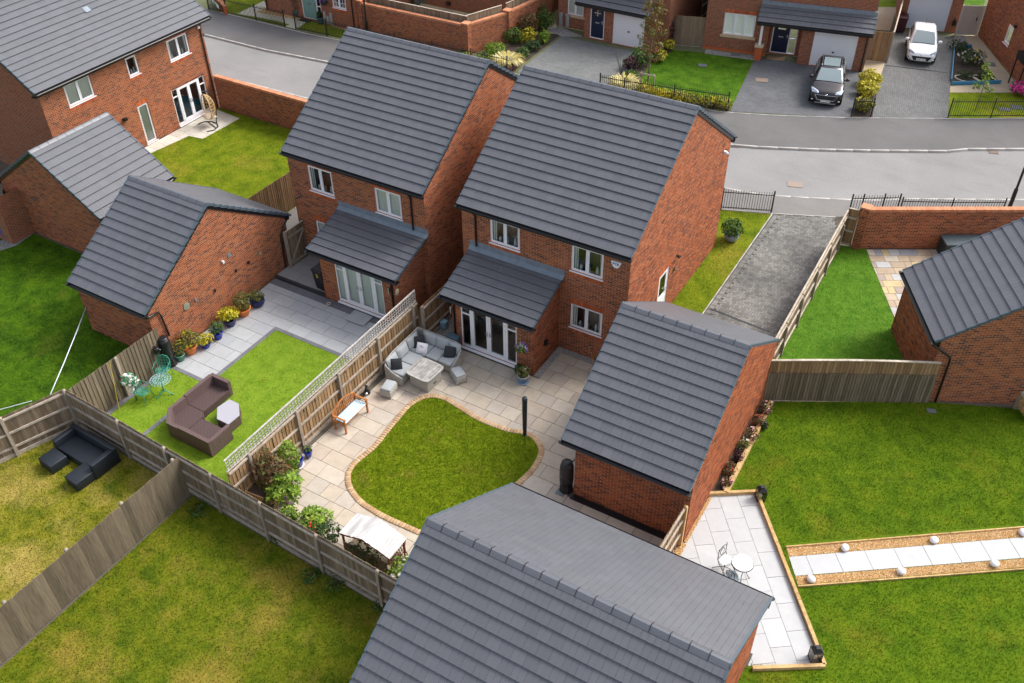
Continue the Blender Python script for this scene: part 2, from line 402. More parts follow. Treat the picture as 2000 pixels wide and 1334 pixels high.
M_edgeA = plain('dark_granite_edging', (.15, .15, .165), .8, .12, 20, rnd='obj', rv=.12); M_edgeB = slab_mat('buff_edging_brick', [(.47, .315, .175), (.54, .375, .22), (.42, .265, .145)], .8, .14)
M_gravel = slab_mat('golden_gravel', [(.62, .38, .14), (.72, .50, .24), (.50, .28, .10), (.78, .62, .40), (.42, .24, .10)], .8, .1, 'isl'); M_gravg = slab_mat('grey_gravel', [(.30, .29, .28), (.45, .43, .40), (.38, .33, .27), (.52, .50, .47)], .8, .1, 'isl')
M_gravbase = plain('gravel_base', (.38, .22, .09), .95, .3, 20); M_gravgbase = plain('grey_gravel_base', (.24, .23, .22), .95, .3, 20)
M_metal = plain('black_metal', (.012, .012, .014), .4, .05); M_steel = plain('brushed_steel', (.6, .6, .62), .25, .05, metal=1)
M_leafG = leaf_mat('leaf_green', (.03, .07, .012), (.075, .15, .022), (.14, .22, .04)); M_leafY = leaf_mat('leaf_yellow', (.22, .24, .02), (.52, .44, .02), (.66, .55, .05))
M_leafL = leaf_mat('leaf_lime', (.07, .14, .015), (.20, .32, .03), (.34, .44, .06)); M_leafR = leaf_mat('leaf_rust', (.06, .045, .02), (.20, .10, .04), (.13, .17, .045))
M_leafD = leaf_mat('leaf_dark', (.018, .04, .012), (.04, .085, .022), (.07, .12, .03)); M_leafV = leaf_mat('leaf_variegated', (.52, .42, .10), (.72, .62, .22), (.80, .76, .50)); M_leafP = leaf_mat('leaf_purple', (.03, .012, .014), (.075, .025, .03), (.12, .05, .04))
M_leafO = leaf_mat('leaf_olive', (.07, .08, .02), (.14, .15, .035), (.24, .22, .05))
M_petW = leaf_mat('petal_white', (.7, .62, .6), (.8, .78, .74)); M_petP = leaf_mat('petal_pink', (.55, .16, .28), (.75, .42, .45), (.8, .65, .6)); M_petM = leaf_mat('petal_magenta', (.6, .02, .22), (.8, .05, .38)); M_petR = leaf_mat('petal_red', (.5, .02, .03), (.65, .05, .04)); M_petV = leaf_mat('petal_violet', (.12, .04, .3), (.35, .2, .55))
M_bark = plain('bark', (.16, .12, .085), .9, .3, 20, .5, 50); M_gtwig = plain('twig', (.10, .08, .05), .9)
GRS = dict(
  dry=grass_mat('grass_dry', (.050, .085, .004), (.105, .132, .006), (.150, .155, .010), (.24, .180, .030), .46, .6, .3),
  dry2=grass_mat('grass_dry_pale', (.06, .085, .006), (.14, .145, .010), (.215, .190, .022), (.31, .235, .06), .56, .5, .25),
  olive=grass_mat('grass_olive', (.110, .170, .005), (.165, .225, .007), (.215, .262, .012), (.23, .205, .03), .28, .9, .3),
  green=grass_mat('grass_green', (.050, .100, .003), (.085, .148, .004), (.125, .175, .006), (.17, .165, .012), .30, .45, .26),
  lush=grass_mat('grass_lush', (.030, .078, .004), (.055, .125, .006), (.085, .165, .010), (.12, .17, .02), .1, .5),
  bright=grass_mat('grass_bright', (.080, .125, .005), (.145, .195, .007), (.21, .24, .012), (.29, .24, .03), .38, .4, .3),
  shade=grass_mat('grass_deep', (.024, .062, .003), (.052, .115, .004), (.090, .165, .006), (.14, .155, .02), .2, .45),
  astro=grass_mat('artificial_grass', (.13, .225, .014), (.18, .285, .020), (.22, .32, .028), (.24, .32, .04), .25, .7, .22),
  astro2=grass_mat('artificial_grass_deep', (.045, .125, .008), (.075, .170, .012), (.10, .20, .018), (.13, .21, .03), .2, .8, .25))
# ------------------------------------------------------------------ building kit
def make_templates():
    b = MB(); x, z = .1060, .0310
    # brick: front and four returns
    b.add([(-x, 0, -z), (x, 0, -z), (x, 0, z), (-x, 0, z), (-x, .03, -z), (x, .03, -z), (x, .03, z), (-x, .03, z)],
          [(0, 1, 2, 3), (1, 5, 6, 2), (4, 0, 3, 7), (3, 2, 6, 7), (4, 5, 1, 0)])
    template('brick', b, (MB_O, MB_I))
    b = MB(); w, l, t = .1625, .40, .018; xs = [-w, -.004, 0, .004, w]; zt = [0, 0, -.005, 0, 0]
    vs = [(x, 0, t + q) for x, q in zip(xs, zt)] + [(x, l, t + q) for x, q in zip(xs, zt)] + [(-w, 0, 0), (w, 0, 0), (-w, l, 0), (w, l, 0)]
    fs = [(i, i + 1, i + 6, i + 5) for i in range(4)] + [(10, 11, 4, 0), (10, 0, 5, 12), (11, 13, 9, 4)]
    b.add(vs, fs); template('tile', b, (MT_O, MT_I))
    b = MB(); pr = [(-.145, -.094), (-.085, -.046), (-.03, -.006), (.03, -.006), (.085, -.046), (.145, -.094)]
    vs = []; L = .222
    for xx in (-L, L): vs += [(xx, y, z) for y, z in pr] + [(xx, y * .9, z - .018) for y, z in pr]
    fs = [(i, i + 1, 12 + i + 1, 12 + i) for i in range(5)] + [(6 + i, 18 + i, 18 + i + 1, 6 + i + 1) for i in range(5)]
    fs += [(i, 6 + i, 6 + i + 1, i + 1) for i in range(5)] + [(12 + i, 12 + i + 1, 18 + i + 1, 18 + i) for i in range(5)]
    fs += [(0, 12, 18, 6), (5, 11, 23, 17)]
    b.add(vs, fs); template('ridge_tile', b, (M_ridge, M_ridge))
    b = MB(); b.box((0, 0, 0), (1, 1, 1)); template('block', b, (M_block, M_blocki))
make_templates()

class Wall:
    pass
class Bld:
    def __init__(s, name, label, cat='house', loc=(0, 0, 0), rz=0.0, group=None, nb=300, nt=300):
        s.root = thing(name, label, cat, loc, rz, group); s.W = Matrix.Translation(loc) @ Matrix.Rotation(rz, 4, 'Z')
        s.bricks = []; s.tiles = []; s.nb, s.nt = nb, nt
    def frame(s, p0, p1):
        p0 = Vector((p0[0], p0[1], 0)); p1 = Vector((p1[0], p1[1], 0)); du = (p1 - p0); L = du.length; du.normalize()
        inn = Vector((-du.y, du.x, 0))
        T = Matrix.Identity(4)
        for i in range(3): T[i][0] = du[i]; T[i][1] = inn[i]; T[i][2] = (0, 0, 1)[i]; T[i][3] = p0[i]
        return T, L
    def wall(s, p0, p1, prof, ops=(), mode='brick', z0=0.0, name='wall', parent=None):
        w = Wall(); w.T, w.L = s.frame(p0, p1); w.b = s
        top = lambda u: np.interp(u, [p[0] for p in prof], [p[1] for p in prof])
        zmax = max(p[1] for p in prof); us = np.linspace(0, w.L, 241); tops = np.array([top(u) for u in us])
        def spans(za, zb):
            zc = (za + zb) / 2; ok = us[tops >= zc - 1e-6]
            if len(ok) == 0: return []
            iv = [(ok[0], ok[-1])]
            for (a, b_, c, d) in ops:
                if c < zb - .01 and d > za + .01:
                    nv = []
                    for (p, q) in iv:
                        if b_ <= p or a >= q: nv.append((p, q)); continue
                        if a > p: nv.append((p, a))
                        if b_ < q: nv.append((b_, q))
                    iv = nv
            return [(p, q) for p, q in iv if q - p > .02]
        m = MB(w.T); uvs = []
        if mode == 'brick':
            n = int(math.ceil((zmax - z0) / .075))
            for i in range(n):
                za = z0 + i * .075; zb = za + .075
                for (p, q) in spans(za, zb):
                    m.add([(p, .005, za), (q, .005, za), (q, .005, zb), (p, .005, zb)], [(0, 1, 2, 3)])
                    off = .1125 * (i % 2); k = math.floor((p - off) / .225)
                    while True:
                        a = off + k * .225; e = a + .215; k += 1
                        if a >= q: break
                        a2, e2 = max(a, p), min(e, q)
                        if e2 - a2 < .03: continue
                        T = w.T @ Matrix.Translation(((a2 + e2) / 2, random.uniform(-.0015, .0015), za + .0375)) @ Matrix.Diagonal(((e2 - a2) / .215, 1, 1, 1))
                        s.bricks.append(('brick', T, None, w))
        else:
            zs = sorted({z0, zmax} | {c for o in ops for c in o[2:]} | {p[1] for p in prof}); zs = [z for z in zs if z0 <= z <= zmax]
            zz = []
            for a, b_ in zip(zs, zs[1:]):
                flat = all(abs(top(u) - zmax) < 1e-4 for u in (0, w.L / 2, w.L)); k = 1 if (flat or b_ <= min(top(0), top(w.L)) + 1e-4) else max(1, int((b_ - a) / .1))
                zz += [(a + (b_ - a) * j / k, a + (b_ - a) * (j + 1) / k) for j in range(k)]
            for za, zb in zz:
                for (p, q) in spans(za, zb):
                    m.add([(p, 0, za), (q, 0, za), (q, 0, zb), (p, 0, zb)], [(0, 1, 2, 3)]); uvs += [(p, za), (q, za), (q, zb), (p, zb)]
        w.o = m.build(name, M_mortar if mode == 'brick' else M_brickfar, parent or s.root)
        if uvs:
            ul = w.o.data.uv_layers.new(name='UVMap'); ul.data.foreach_set('uv', np.array(uvs, np.float32).ravel())
        if ops:
            r = MB(w.T)
            for (a, b_, c, d) in ops:
                for q in ([(a, 0, c), (a, .14, c), (a, .14, d), (a, 0, d)], [(b_, 0, c), (b_, .14, c), (b_, .14, d), (b_, 0, d)], [(a, 0, d), (b_, 0, d), (b_, .14, d), (a, .14, d)], [(a, 0, c), (b_, 0, c), (b_, .14, c), (a, .14, c)]): r.face(q)
            r.build('reveal', M_soldier, w.o)
        return w
    def soldier(s, w, u0, u1, z, h=.215, name='soldier_course', out=.004, step=.075, mat=None):
        m = MB(w.T); n = max(1, round((u1 - u0) / step)); st = (u1 - u0) / n
        for i in range(n): m.b2((u0 + i * st + .004, -out, z), (u0 + (i + 1) * st - .004, .02, z + h))
        o = m.build(name, mat or M_soldier, w.o); o['kind'] = 'stuff'; return o
    def window(s, w, u0, u1, z0, z1, lights=2, cover=None, sill='upvc', head=True, under=False, name='window', bars=0, mat=None, ratio=None):
        mat = mat or M_white; T = w.T; d0, d1 = .045, .115; f = .055
        m = MB(T)
        m.b2((u0, d0, z0), (u1, d1, z0 + f)); m.b2((u0, d0, z1 - f), (u1, d1, z1))
        m.b2((u0, d0, z0 + f), (u0 + f, d1, z1 - f)); m.b2((u1 - f, d0, z0 + f), (u1, d1, z1 - f))
        cuts = [u0 + f + (u1 - u0 - 2 * f) * (i / lights if not ratio else ratio[i]) for i in range(lights + 1)]
        panes = []
        for i in range(lights):
            a, b_ = cuts[i], cuts[i + 1]
            if i: m.b2((a - .032, d0 - .004, z0 + f), (a + .032, d1, z1 - f))
            sf = .035; a2 = a + (.032 if i else 0); b2_ = b_ - (.032 if i < lights - 1 else 0)
            m.b2((a2, d0 - .012, z0 + f), (a2 + sf, d0 + .03, z1 - f)); m.b2((b2_ - sf, d0 - .012, z0 + f), (b2_, d0 + .03, z1 - f))
            m.b2((a2 + sf, d0 - .012, z0 + f), (b2_ - sf, d0 + .03, z0 + f + sf)); m.b2((a2 + sf, d0 - .012, z1 - f - sf), (b2_ - sf, d0 + .03, z1 - f))
            panes.append((a2 + sf, b2_ - sf, z0 + f + sf, z1 - f - sf))
            if bars:
                c = (a2 + b2_) / 2; m.b2((c - .012, d0 + .0, z0 + f + sf), (c + .012, d0 + .022, z1 - f - sf))
                for k in range(1, bars + 1):
                    zc = z0 + (z1 - z0) * k / (bars + 1); m.b2((a2 + sf, d0, zc - .012), (b2_ - sf, d0 + .022, zc + .012))
        o = m.build(name, mat, s.root)
        for (a, b_, c, d) in panes:
            MB(T).face([(a - .01, d0 + .024, c - .01), (b_ + .01, d0 + .024, c - .01), (b_ + .01, d0 + .024, d + .01), (a - .01, d0 + .024, d + .01)]).build('pane', M_glass, o)
        if cover:
            cm = {'curtain': M_curtain, 'blind': M_blind}[cover]; c = MB(T)
            if cover == 'curtain':
                n = max(6, int((u1 - u0) / .06))
                for i in range(n):
                    a = u0 + (u1 - u0) * i / n; b_ = u0 + (u1 - u0) * (i + 1) / n; mid = (a + b_) / 2
                    c.face([(a, .125, z0), (mid, .10, z0), (mid, .10, z1), (a, .125, z1)]); c.face([(mid, .10, z0), (b_, .125, z0), (b_, .125, z1), (mid, .10, z1)])
            else:
                n = int((z1 - z0) / .05)
                for i in range(n):
                    z = z0 + (z1 - z0) * i / n; c.face([(u0, .10, z), (u1, .10, z), (u1, .12, z + .047), (u0, .12, z + .047)])
            c.build(cover, cm, o)
        if cover == 'half' or cover is None:
            bx = MB(T); dd = .7
            bx.face([(u0 - .25, dd, z0 - .3), (u1 + .25, dd, z0 - .3), (u1 + .25, dd, z1 + .3), (u0 - .25, dd, z1 + .3)])
            bx.build('room_backdrop', M_dark, o)
            c = MB(T)
            for e0, e1 in ((u0 + .03, u0 + .03 + .16 * (u1 - u0)), (u1 - .03 - .12 * (u1 - u0), u1 - .03)):
                for i in range(4): a = e0 + (e1 - e0) * i / 4; b_ = e0 + (e1 - e0) * (i + 1) / 4; c.face([(a, .13, z0), (b_, .10 + .03 * (i % 2), z0), (b_, .10 + .03 * (i % 2), z1), (a, .13, z1)])
            c.build('curtain', M_curtain, o); q = MB(T)
            for i in range(3): x = u0 + (u1 - u0) * (.25 + .25 * i); q.lathe([(.05, z0 + .02), (.06, z0 + .12), (.03, z0 + .22 + .05 * i), (0, z0 + .24 + .05 * i)], 8, (x, .22, 0))
            q.build('ornament', M_blind, o)
        if sill == 'upvc': MB(T).b2((u0 - .03, -.045, z0 - .035), (u1 + .03, .05, z0 - .002)).build('sill', M_white, o)
        elif sill == 'stone': MB(T).b2((u0 - .12, -.05, z0 - .14), (u1 + .12, .05, z0 - .002)).build('sill', plain_stone, o)
        if head: s.soldier(w, u0 - .02, u1 + .02, z1 + .002)
        if under: s.soldier(w, u0 - .02, u1 + .02, z0 - .20, .16)
        return o
    def french(s, w, u0, u1, z0, z1, name='patio_door', curtain=False, side=.16, mat=None):
        T = w.T; d0, d1 = .03, .10; m = MB(T); f = .05; W = u1 - u0
        cuts = [u0 + f, u0 + f + W * side, (u0 + u1) / 2, u1 - f - W * side, u1 - f]
        m.b2((u0, d0, z0), (u1, d1, z0 + .10)); m.b2((u0, d0, z1 - f), (u1, d1, z1)); m.b2((u0, d0, z0 + .10), (u0 + f, d1, z1 - f)); m.b2((u1 - f, d0, z0 + .10), (u1, d1, z1 - f))
        for c in (cuts[1], cuts[3]): m.b2((c - .045, d0 - .008, z0 + .10), (c + .045, d1, z1 - f))
        zt = z1 - .42
        for a, b_ in ((u0 + f, cuts[1] - .045), (cuts[3] + .045, u1 - f)): m.b2((a, d0, zt - .03), (b_, d1, zt + .03))
        m.b2((u0 - .02, -.09, z0 - .05), (u1 + .02, .05, z0 - .003))
        o = m.build(name, mat or M_white, s.root); panes = []
        for a, b_ in ((u0 + f, cuts[1] - .045), (cuts[3] + .045, u1 - f)): panes += [(a, b_, z0 + .10, zt - .03), (a, b_, zt + .03, z1 - f)]
        for a, b_ in ((cuts[1] + .045, cuts[2] - .004), (cuts[2] + .004, cuts[3] - .045)):
            lf = MB(T); r = .09; e0, e1 = d0 - .02, d1 - .01
            lf.b2((a, e0, z0 + .105), (a + r, e1, z1 - f - .004)); lf.b2((b_ - r, e0, z0 + .105), (b_, e1, z1 - f - .004)); lf.b2((a + r, e0, z0 + .105), (b_ - r, e1, z0 + .105 + r)); lf.b2((a + r, e0, z1 - f - .004 - r), (b_ - r, e1, z1 - f - .004))
            lf.build('door_leaf', mat or M_white, o); panes.append((a + r, b_ - r, z0 + .105 + r, z1 - f - r))
        for sx in (-1, 1):
            h = MB(T); c = cuts[2] + sx * .05; zc = z0 + 1.0; h.b2((c - .015, e0 - .012, zc - .11), (c + .015, e0 - .001, zc + .11)); h.b2((c - .012, e0 - .05, zc), (c + sx * .12, e0 - .03, zc + .022)); h.b2((c - .01, e0 - .04, zc + .002), (c + .01, e0 - .012, zc + .02))
            h.build('handle', M_steel, o)
        for (a, b_, c, d) in panes: MB(T).face([(a - .01, d0 + .025, c - .01), (b_ + .01, d0 + .025, c - .01), (b_ + .01, d0 + .025, d + .01), (a - .01, d0 + .025, d + .01)]).build('pane', M_glass, o)
        if curtain:
            c = MB(T); n = int(W / .05)
            for i in range(n):
                a = u0 + W * i / n; b_ = u0 + W * (i + 1) / n; mid = (a + b_) / 2
                c.face([(a, .135, z0), (mid, .105, z0), (mid, .105, z1), (a, .135, z1)]); c.face([(mid, .105, z0), (b_, .135, z0), (b_, .135, z1), (mid, .105, z1)])
            c.build('curtain', M_curtain, o)
        return o
    def slope(s, E0, E1, up, S, indiv=True, roof=None, drop=0.0, pitch_gauge=.345):
        E0, E1, up = Vector(E0), Vector(E1), Vector(up).normalized(); du = (E1 - E0); L = du.length; du.normalize(); nr = du.cross(up).normalized()
        n = max(1, round(S / pitch_gauge)); g = S / n
        if roof is None: roof = MB().face([E0 - nr * .03, E1 - nr * .03, E1 + up * S - nr * .03, E0 + up * S - nr * .03]).build('roof', M_deck, s.root)
        t = math.atan(.042 / .345); ey = up * math.cos(t) - nr * math.sin(t); ez = nr * math.cos(t) + up * math.sin(t)
        for i in range(n):
            off = -.165 * (i % 2); k = 0
            while True:
                a = off + k * .33; b_ = a + .327; k += 1
                if a >= L: break
                a2, b2_ = max(a, 0), min(b_, L)
                if b2_ - a2 < .04: continue
                c = E0 + du * ((a2 + b2_) / 2) + up * (i * g - (.03 if i == 0 else 0)) + nr * (.046 + random.uniform(0, .003)); sc = (b2_ - a2) / .327
                T = Matrix.Identity(4)
                for r in range(3): T[r][0] = du[r] * sc; T[r][1] = ey[r]; T[r][2] = ez[r]; T[r][3] = c[r]
                if i == n - 1:
                    for r in range(3): T[r][1] *= .88
                s.tiles.append(('tile', T, roof, indiv))
        s.lastg = g; s.lastn = n
        return roof
    def verge(s, roof, E, up, S, g, side, out=None, w=.055, h=.10, mat=None):
        # stepped dry verge caps; side = vector pointing away from the roof along the eave
        E, up, side = Vector(E), Vector(up).normalized(), Vector(side).normalized(); nr = (side.cross(up)).normalized()
        if nr.z < 0: nr = -nr
        n = round(S / g); m = MB(); t = math.atan(.042 / .345)
        for i in range(n):
            ey = up * math.cos(t) - nr * math.sin(t); ez = nr * math.cos(t) + up * math.sin(t)
            c = E + up * (i * g + g / 2 - .01) + side * (w / 2 - .028) + nr * (.046 + .018 + .004 - h / 2 - .010)
            m.box(c, (w, g + .03, h), M=Matrix((side, ey, ez)).transposed())
        return m.build('verge_trim', mat or M_verge, roof)
    def ridge(s, roof, A, B, clips=False, lift=.062):
        A, B = Vector(A), Vector(B); d = (B - A); L = d.length; d.normalize(); n = max(1, round(L / .45)); st = L / n; y = Vector((-d.y, d.x, 0))
        for i in range(n):
            c = A + d * (st * (i + .5)) + Vector((0, 0, lift + random.uniform(-.001, .001)))
            T = Matrix.Identity(4)
            for r in range(3): T[r][0] = d[r] * (st - (.006 if clips else .018)) / .444; T[r][1] = y[r]; T[r][3] = c[r]
            o = link('ridge_tile', MESHES['ridge_tile'], roof); o.matrix_local = T
            if clips and i:
                c = A + d * (st * i) + Vector((0, 0, lift)); m = MB()
                pr = [(-.148, -.094), (-.087, -.043), (-.031, -.002), (.031, -.002), (.087, -.043), (.148, -.094)]
                for (a, b_), (e, f) in zip(pr, pr[1:]): m.bar(c + y * a + Vector((0, 0, b_)), c + y * e + Vector((0, 0, f)), .016, .007)
                m.box(c + Vector((0, 0, .018)), (.014, .03, .03)); m.build('ridge_clip', M_black, roof)
        for P, sg in ((A, -1), (B, 1)):
            m = MB(); c = P + Vector((0, 0, lift)); pr = [(-.135, -.13), (-.135, -.10), (-.075, -.03), (-.02, 0), (.02, 0), (.075, -.03), (.135, -.10), (.135, -.13)]
            f1 = [c + y * a + Vector((0, 0, b_ + .006)) + d * sg * .0 for a, b_ in pr]; f2 = [p + d * sg * .035 for p in f1]; k = len(pr)
            m.add(f1 + f2, [tuple(range(k)), tuple(range(k, 2 * k))] + [(i, (i + 1) % k, k + (i + 1) % k, k + i) for i in range(k)])
            m.build('ridge_end', M_verge, roof)
    def gutter(s, A, B, out, r=.066, fascia=.22, fo=.10, mat=None):
        # half-round gutter on a fascia board; out = horizontal vector away from the wall
        A, B, out = Vector(A), Vector(B), Vector(out).normalized(); A += out * .045 - Vector((0, 0, .03)); B += out * .045 - Vector((0, 0, .03)); m = MB(); n = 7; d = (B - A).normalized()
        vs = []
        for P in (A, B):
            for rr in (r, r - .008):
                for k in range(n): a = math.pi * k / (n - 1); vs.append(P + out * (-math.cos(a) * rr) + Vector((0, 0, -math.sin(a) * rr)))
        fs = []
        for k in range(n - 1): fs += [(k, k + 1, 2 * n + k + 1, 2 * n + k), (n + k, 3 * n + k, 3 * n + k + 1, n + k + 1), (k, n + k, n + k + 1, k + 1), (2 * n + k, 2 * n + k + 1, 3 * n + k + 1, 3 * n + k)]
        fs += [(0, 2 * n, 3 * n, n), (n - 1, 2 * n - 1, 4 * n - 1, 3 * n - 1)]
        m.add(vs, fs)
        for P in (A, B): m.lathe([(0, -r), (r * .7, -r * .7), (r, 0)], 10, tuple(P))
        m.build('gutter', mat or M_black, s.root)
        f = MB(); a = A - out * (r + .018); b_ = B - out * (r + .018); f.bar(a + Vector((0, 0, -.055)), b_ + Vector((0, 0, -.055)), .022, fascia)
        a2 = a - out * fo / 2 + Vector((0, 0, -.055 - fascia / 2 + .006)); b2_ = b_ - out * fo / 2 + Vector((0, 0, -.055 - fascia / 2 + .006)); f.bar(a2, b2_, fo - .03, .01)
        f.build('fascia', M_black, s.root)
    def pipe(s, pts, r=.036, name='downpipe', mat=None):
        return MB().tube(pts, r, 8).build(name, mat or M_black, s.root, True)
    def finish(s):
        it = [(k, T, w.o) for k, T, _, w in s.bricks]
        if it: pieces('brick', it, (MB_O, MB_I), None, s.nb, s.W)
        a = [(k, T, p) for k, T, p, i in s.tiles if i]; b_ = [(k, T, p) for k, T, p, i in s.tiles if not i]
        if a: pieces('tile', a, (MT_O, MT_I), None, s.nt, s.W)
        if b_: pieces('tile', b_, (MT_O, MT_I), None, 0, s.W)
plain_stone = plain('cast_stone', (.52, .42, .27), .85, .12, 10)

def gable_roof(b, L, D, ze, pit, back_indiv=False, clips=False, front_indiv=True):
    """ridge along local x from 0 to L, eaves at y=0 and y=D"""
    t = math.tan(pit); zr = ze + D / 2 * t; S = D / 2 / math.cos(pit); u1 = (0, math.cos(pit), math.sin(pit)); u2 = (0, -math.cos(pit), math.sin(pit))
    r1 = b.slope((0, 0, ze), (L, 0, ze), u1, S, front_indiv); g = b.lastg
    r2 = b.slope((L, D, ze), (0, D, ze), u2, S, back_indiv)
    for x, sx in ((0, -1), (L, 1)):
        b.verge(r1, (x, 0, ze), u1, S, g, (sx, 0, 0)); b.verge(r2, (x, D, ze), u2, S, g, (sx, 0, 0))
    b.ridge(r1, (0, D / 2, zr), (L, D / 2, zr), clips)
    return r1, r2, zr
def gable_prof(y0, y1, D, ze, pit, dz=-.05):
    # top edge of a gable wall that runs from y0 to y1 under the roof
    t = math.tan(pit); f = lambda y: ze + min(y, D - y) * t + dz
    return [(0, f(y0)), (D / 2 - y0, f(D / 2)), (y1 - y0, f(y1))]
def soffit_boards(b, x, sx, D, ze, pit, w=.06, mat=None, h=.16):
    m = MB(); t = math.tan(pit); zr = ze + D / 2 * t
    for ya in (0.02, D - .02):
        m.bar((x - sx * .035, ya, ze - .11), (x - sx * .035, D / 2, zr - .12), .02, h)
    return m.build('bargeboard', mat or M_black, b.root)
PIT = R_(34.0); PG = R_(33.5)
# ================================================================== house B (with the curved lawn)
Bx0, Bx1, By0, BD, BZ = -16.70, -9.81, 23.97, 9.80, 5.10
def house_front(name, label, X0, X1, Y0, D, wins, ext, pipe_x, alarm, low, lpipe):
    b = Bld(name, label, 'house', (X0, Y0, 0)); L = X1 - X0
    r1, r2, zr = gable_roof(b, L, D, BZ, PIT)
    wy = .15; wx0, wx1 = .06, L - .05; wb = D - .30
    ops = [(u0 - X0 - wx0, u1 - X0 - wx0, z0, z1) for (u0, u1, z0, z1) in wins]
    wf = b.wall((wx0, wy), (wx1, wy), [(0, BZ - .10), (wx1 - wx0, BZ - .10)], ops)
    b.wf = wf; b.L = L; b.ops = ops; b.wx0, b.wx1, b.wy, b.wb = wx0, wx1, wy, wb
    b.wall((wx0, wb), (wx0, wy), gable_prof(D - wb, D - wy, D, BZ, PIT), mode='far')
    b.wall((wx1, wb), (wx0, wb), [(0, BZ - .1), (wx1 - wx0, BZ - .1)], mode='far')
    for x, sx in ((0, -1), (L, 1)): soffit_boards(b, x, sx, D, BZ, PIT)
    b.gutter((-.02, -.055, BZ - .02), (L + .02, -.055, BZ - .02), (0, -1, 0), fo=.14)
    b.gutter((L + .02, D + .055, BZ - .02), (-.02, D + .055, BZ - .02), (0, 1, 0), fo=.14)
    # single-storey projection with a lean-to roof
    ex0, ex1, ey, dx0, dx1, rx0, rx1, ezt = ext
    ze, zt = 2.45, ezt; yE = 21.98 - Y0 if low is None else low; yT = wy - .01
    run = yT - yE; S = math.hypot(run, zt - ze); up = (0, run, zt - ze); p2 = math.atan2(zt - ze, run)
    rr = b.slope((rx0, yE, ze), (rx1, yE, ze), up, S); g = b.lastg
    for x, sx in ((rx0, -1), (rx1, 1)): b.verge(rr, (x, yE, ze), up, S, g, (sx, 0, 0))
    o1 = (dx0 - ex0, dx1 - ex0, .14, 2.14)
    we = b.wall((ex0, ey), (ex1, ey), [(0, 2.40), (ex1 - ex0, 2.40)], [o1], name='projection_wall')
    lt = lambda y: ze + (y - yE) * math.tan(p2) - .05
    wr = b.wall((ex1, ey), (ex1, wy), [(0, lt(ey)), (wy - ey, lt(wy))], name='projection_wall')
    wl = b.wall((ex0, wy), (ex0, ey), [(0, lt(wy)), (wy - ey, lt(ey))], mode='far', name='projection_wall')
    b.we, b.wr = we, wr
    b.gutter((rx0 - .02, yE - .055, ze - .02), (rx1 + .02, yE - .055, ze - .02), (0, -1, 0), fo=ey - yE)
    f = MB(); f.add([(rx0 - .06, yT - .16, lt(yT - .16) + .11), (rx1 + .06, yT - .16, lt(yT - .16) + .11), (rx1 + .06, yT + .003, zt + .10), (rx0 - .06, yT + .003, zt + .10), (rx0 - .06, yT + .003, zt + .33), (rx1 + .06, yT + .003, zt + .33)], [(0, 1, 2, 3), (3, 2, 5, 4)])
    f.build('flashing', M_lead, b.root)
    return b
# --- B
b = house_front('brick_house', 'middle brick house whose garden has a curved lawn, beside the block paved driveway', Bx0, Bx1, By0, BD,
    [(-15.44, -14.18, 3.78, 4.80), (-12.11, -10.86, 3.70, 4.79), (-12.06, -10.77, 1.18, 2.25)],
    (-15.98 + 16.70, -12.52 + 16.70, 22.22 - By0, -15.61 + 16.70, -13.22 + 16.70, -16.28 + 16.70, -12.40 + 16.70, 3.26), 0, True, None, 0)
ops = b.ops
b.window(b.wf, *ops[0], 2, None, under=True); b.window(b.wf, *ops[1], 2, None, under=True); b.window(b.wf, *ops[2], 2, None, under=True)
b.french(b.we, -15.61 + 15.98, -13.22 + 15.98, .14, 2.14); b.soldier(b.we, .2, 2.9, .0, .13, 'threshold_course', step=.225)
D = BD; wr = b.wall((b.wx1, b.wy), (b.wx1, b.wb), gable_prof(b.wy, b.wb, D, BZ, PIT), [(27.05 - By0 - b.wy, 28.02 - By0 - b.wy, .22, 2.32)])
# side door
m = MB(wr.T); u0, u1 = 27.05 - By0 - b.wy, 28.02 - By0 - b.wy; z0, z1 = .22, 2.32
for q in (((u0, .03, z0), (u0 + .07, .1, z1)), ((u1 - .07, .03, z0), (u1, .1, z1)), ((u0 + .07, .03, z1 - .07), (u1 - .07, .1, z1)), ((u0 + .07, .03, z0), (u1 - .07, .1, z0 + .06))): m.b2(*q)
d = m.build('side_door', M_white, b.root)
m = MB(wr.T); m.b2((u0 + .075, .04, z0 + .065), (u1 - .075, .08, z0 + .95)); m.b2((u0 + .075, .04, z0 + .95), (u0 + .2, .08, z1 - .075)); m.b2((u1 - .2, .04, z0 + .95), (u1 - .075, .08, z1 - .075)); m.b2((u0 + .2, .04, z1 - .2), (u1 - .2, .08, z1 - .075)); m.build('door_leaf', M_white, d)
MB(wr.T).face([(u0 + .2, .06, z0 + .95), (u1 - .2, .06, z0 + .95), (u1 - .2, .06, z1 - .2), (u0 + .2, .06, z1 - .2)]).build('pane', M_glass, d)
m = MB(wr.T); m.b2((u1 - .15, .02, z0 + .98), (u1 - .12, .04, z0 + 1.16)); m.b2((u1 - .24, -.01, z0 + 1.06), (u1 - .12, .01, z0 + 1.085)); m.build('handle', M_steel, d)
b.soldier(wr, u0 - .1, u1 + .1, z1 + .004)
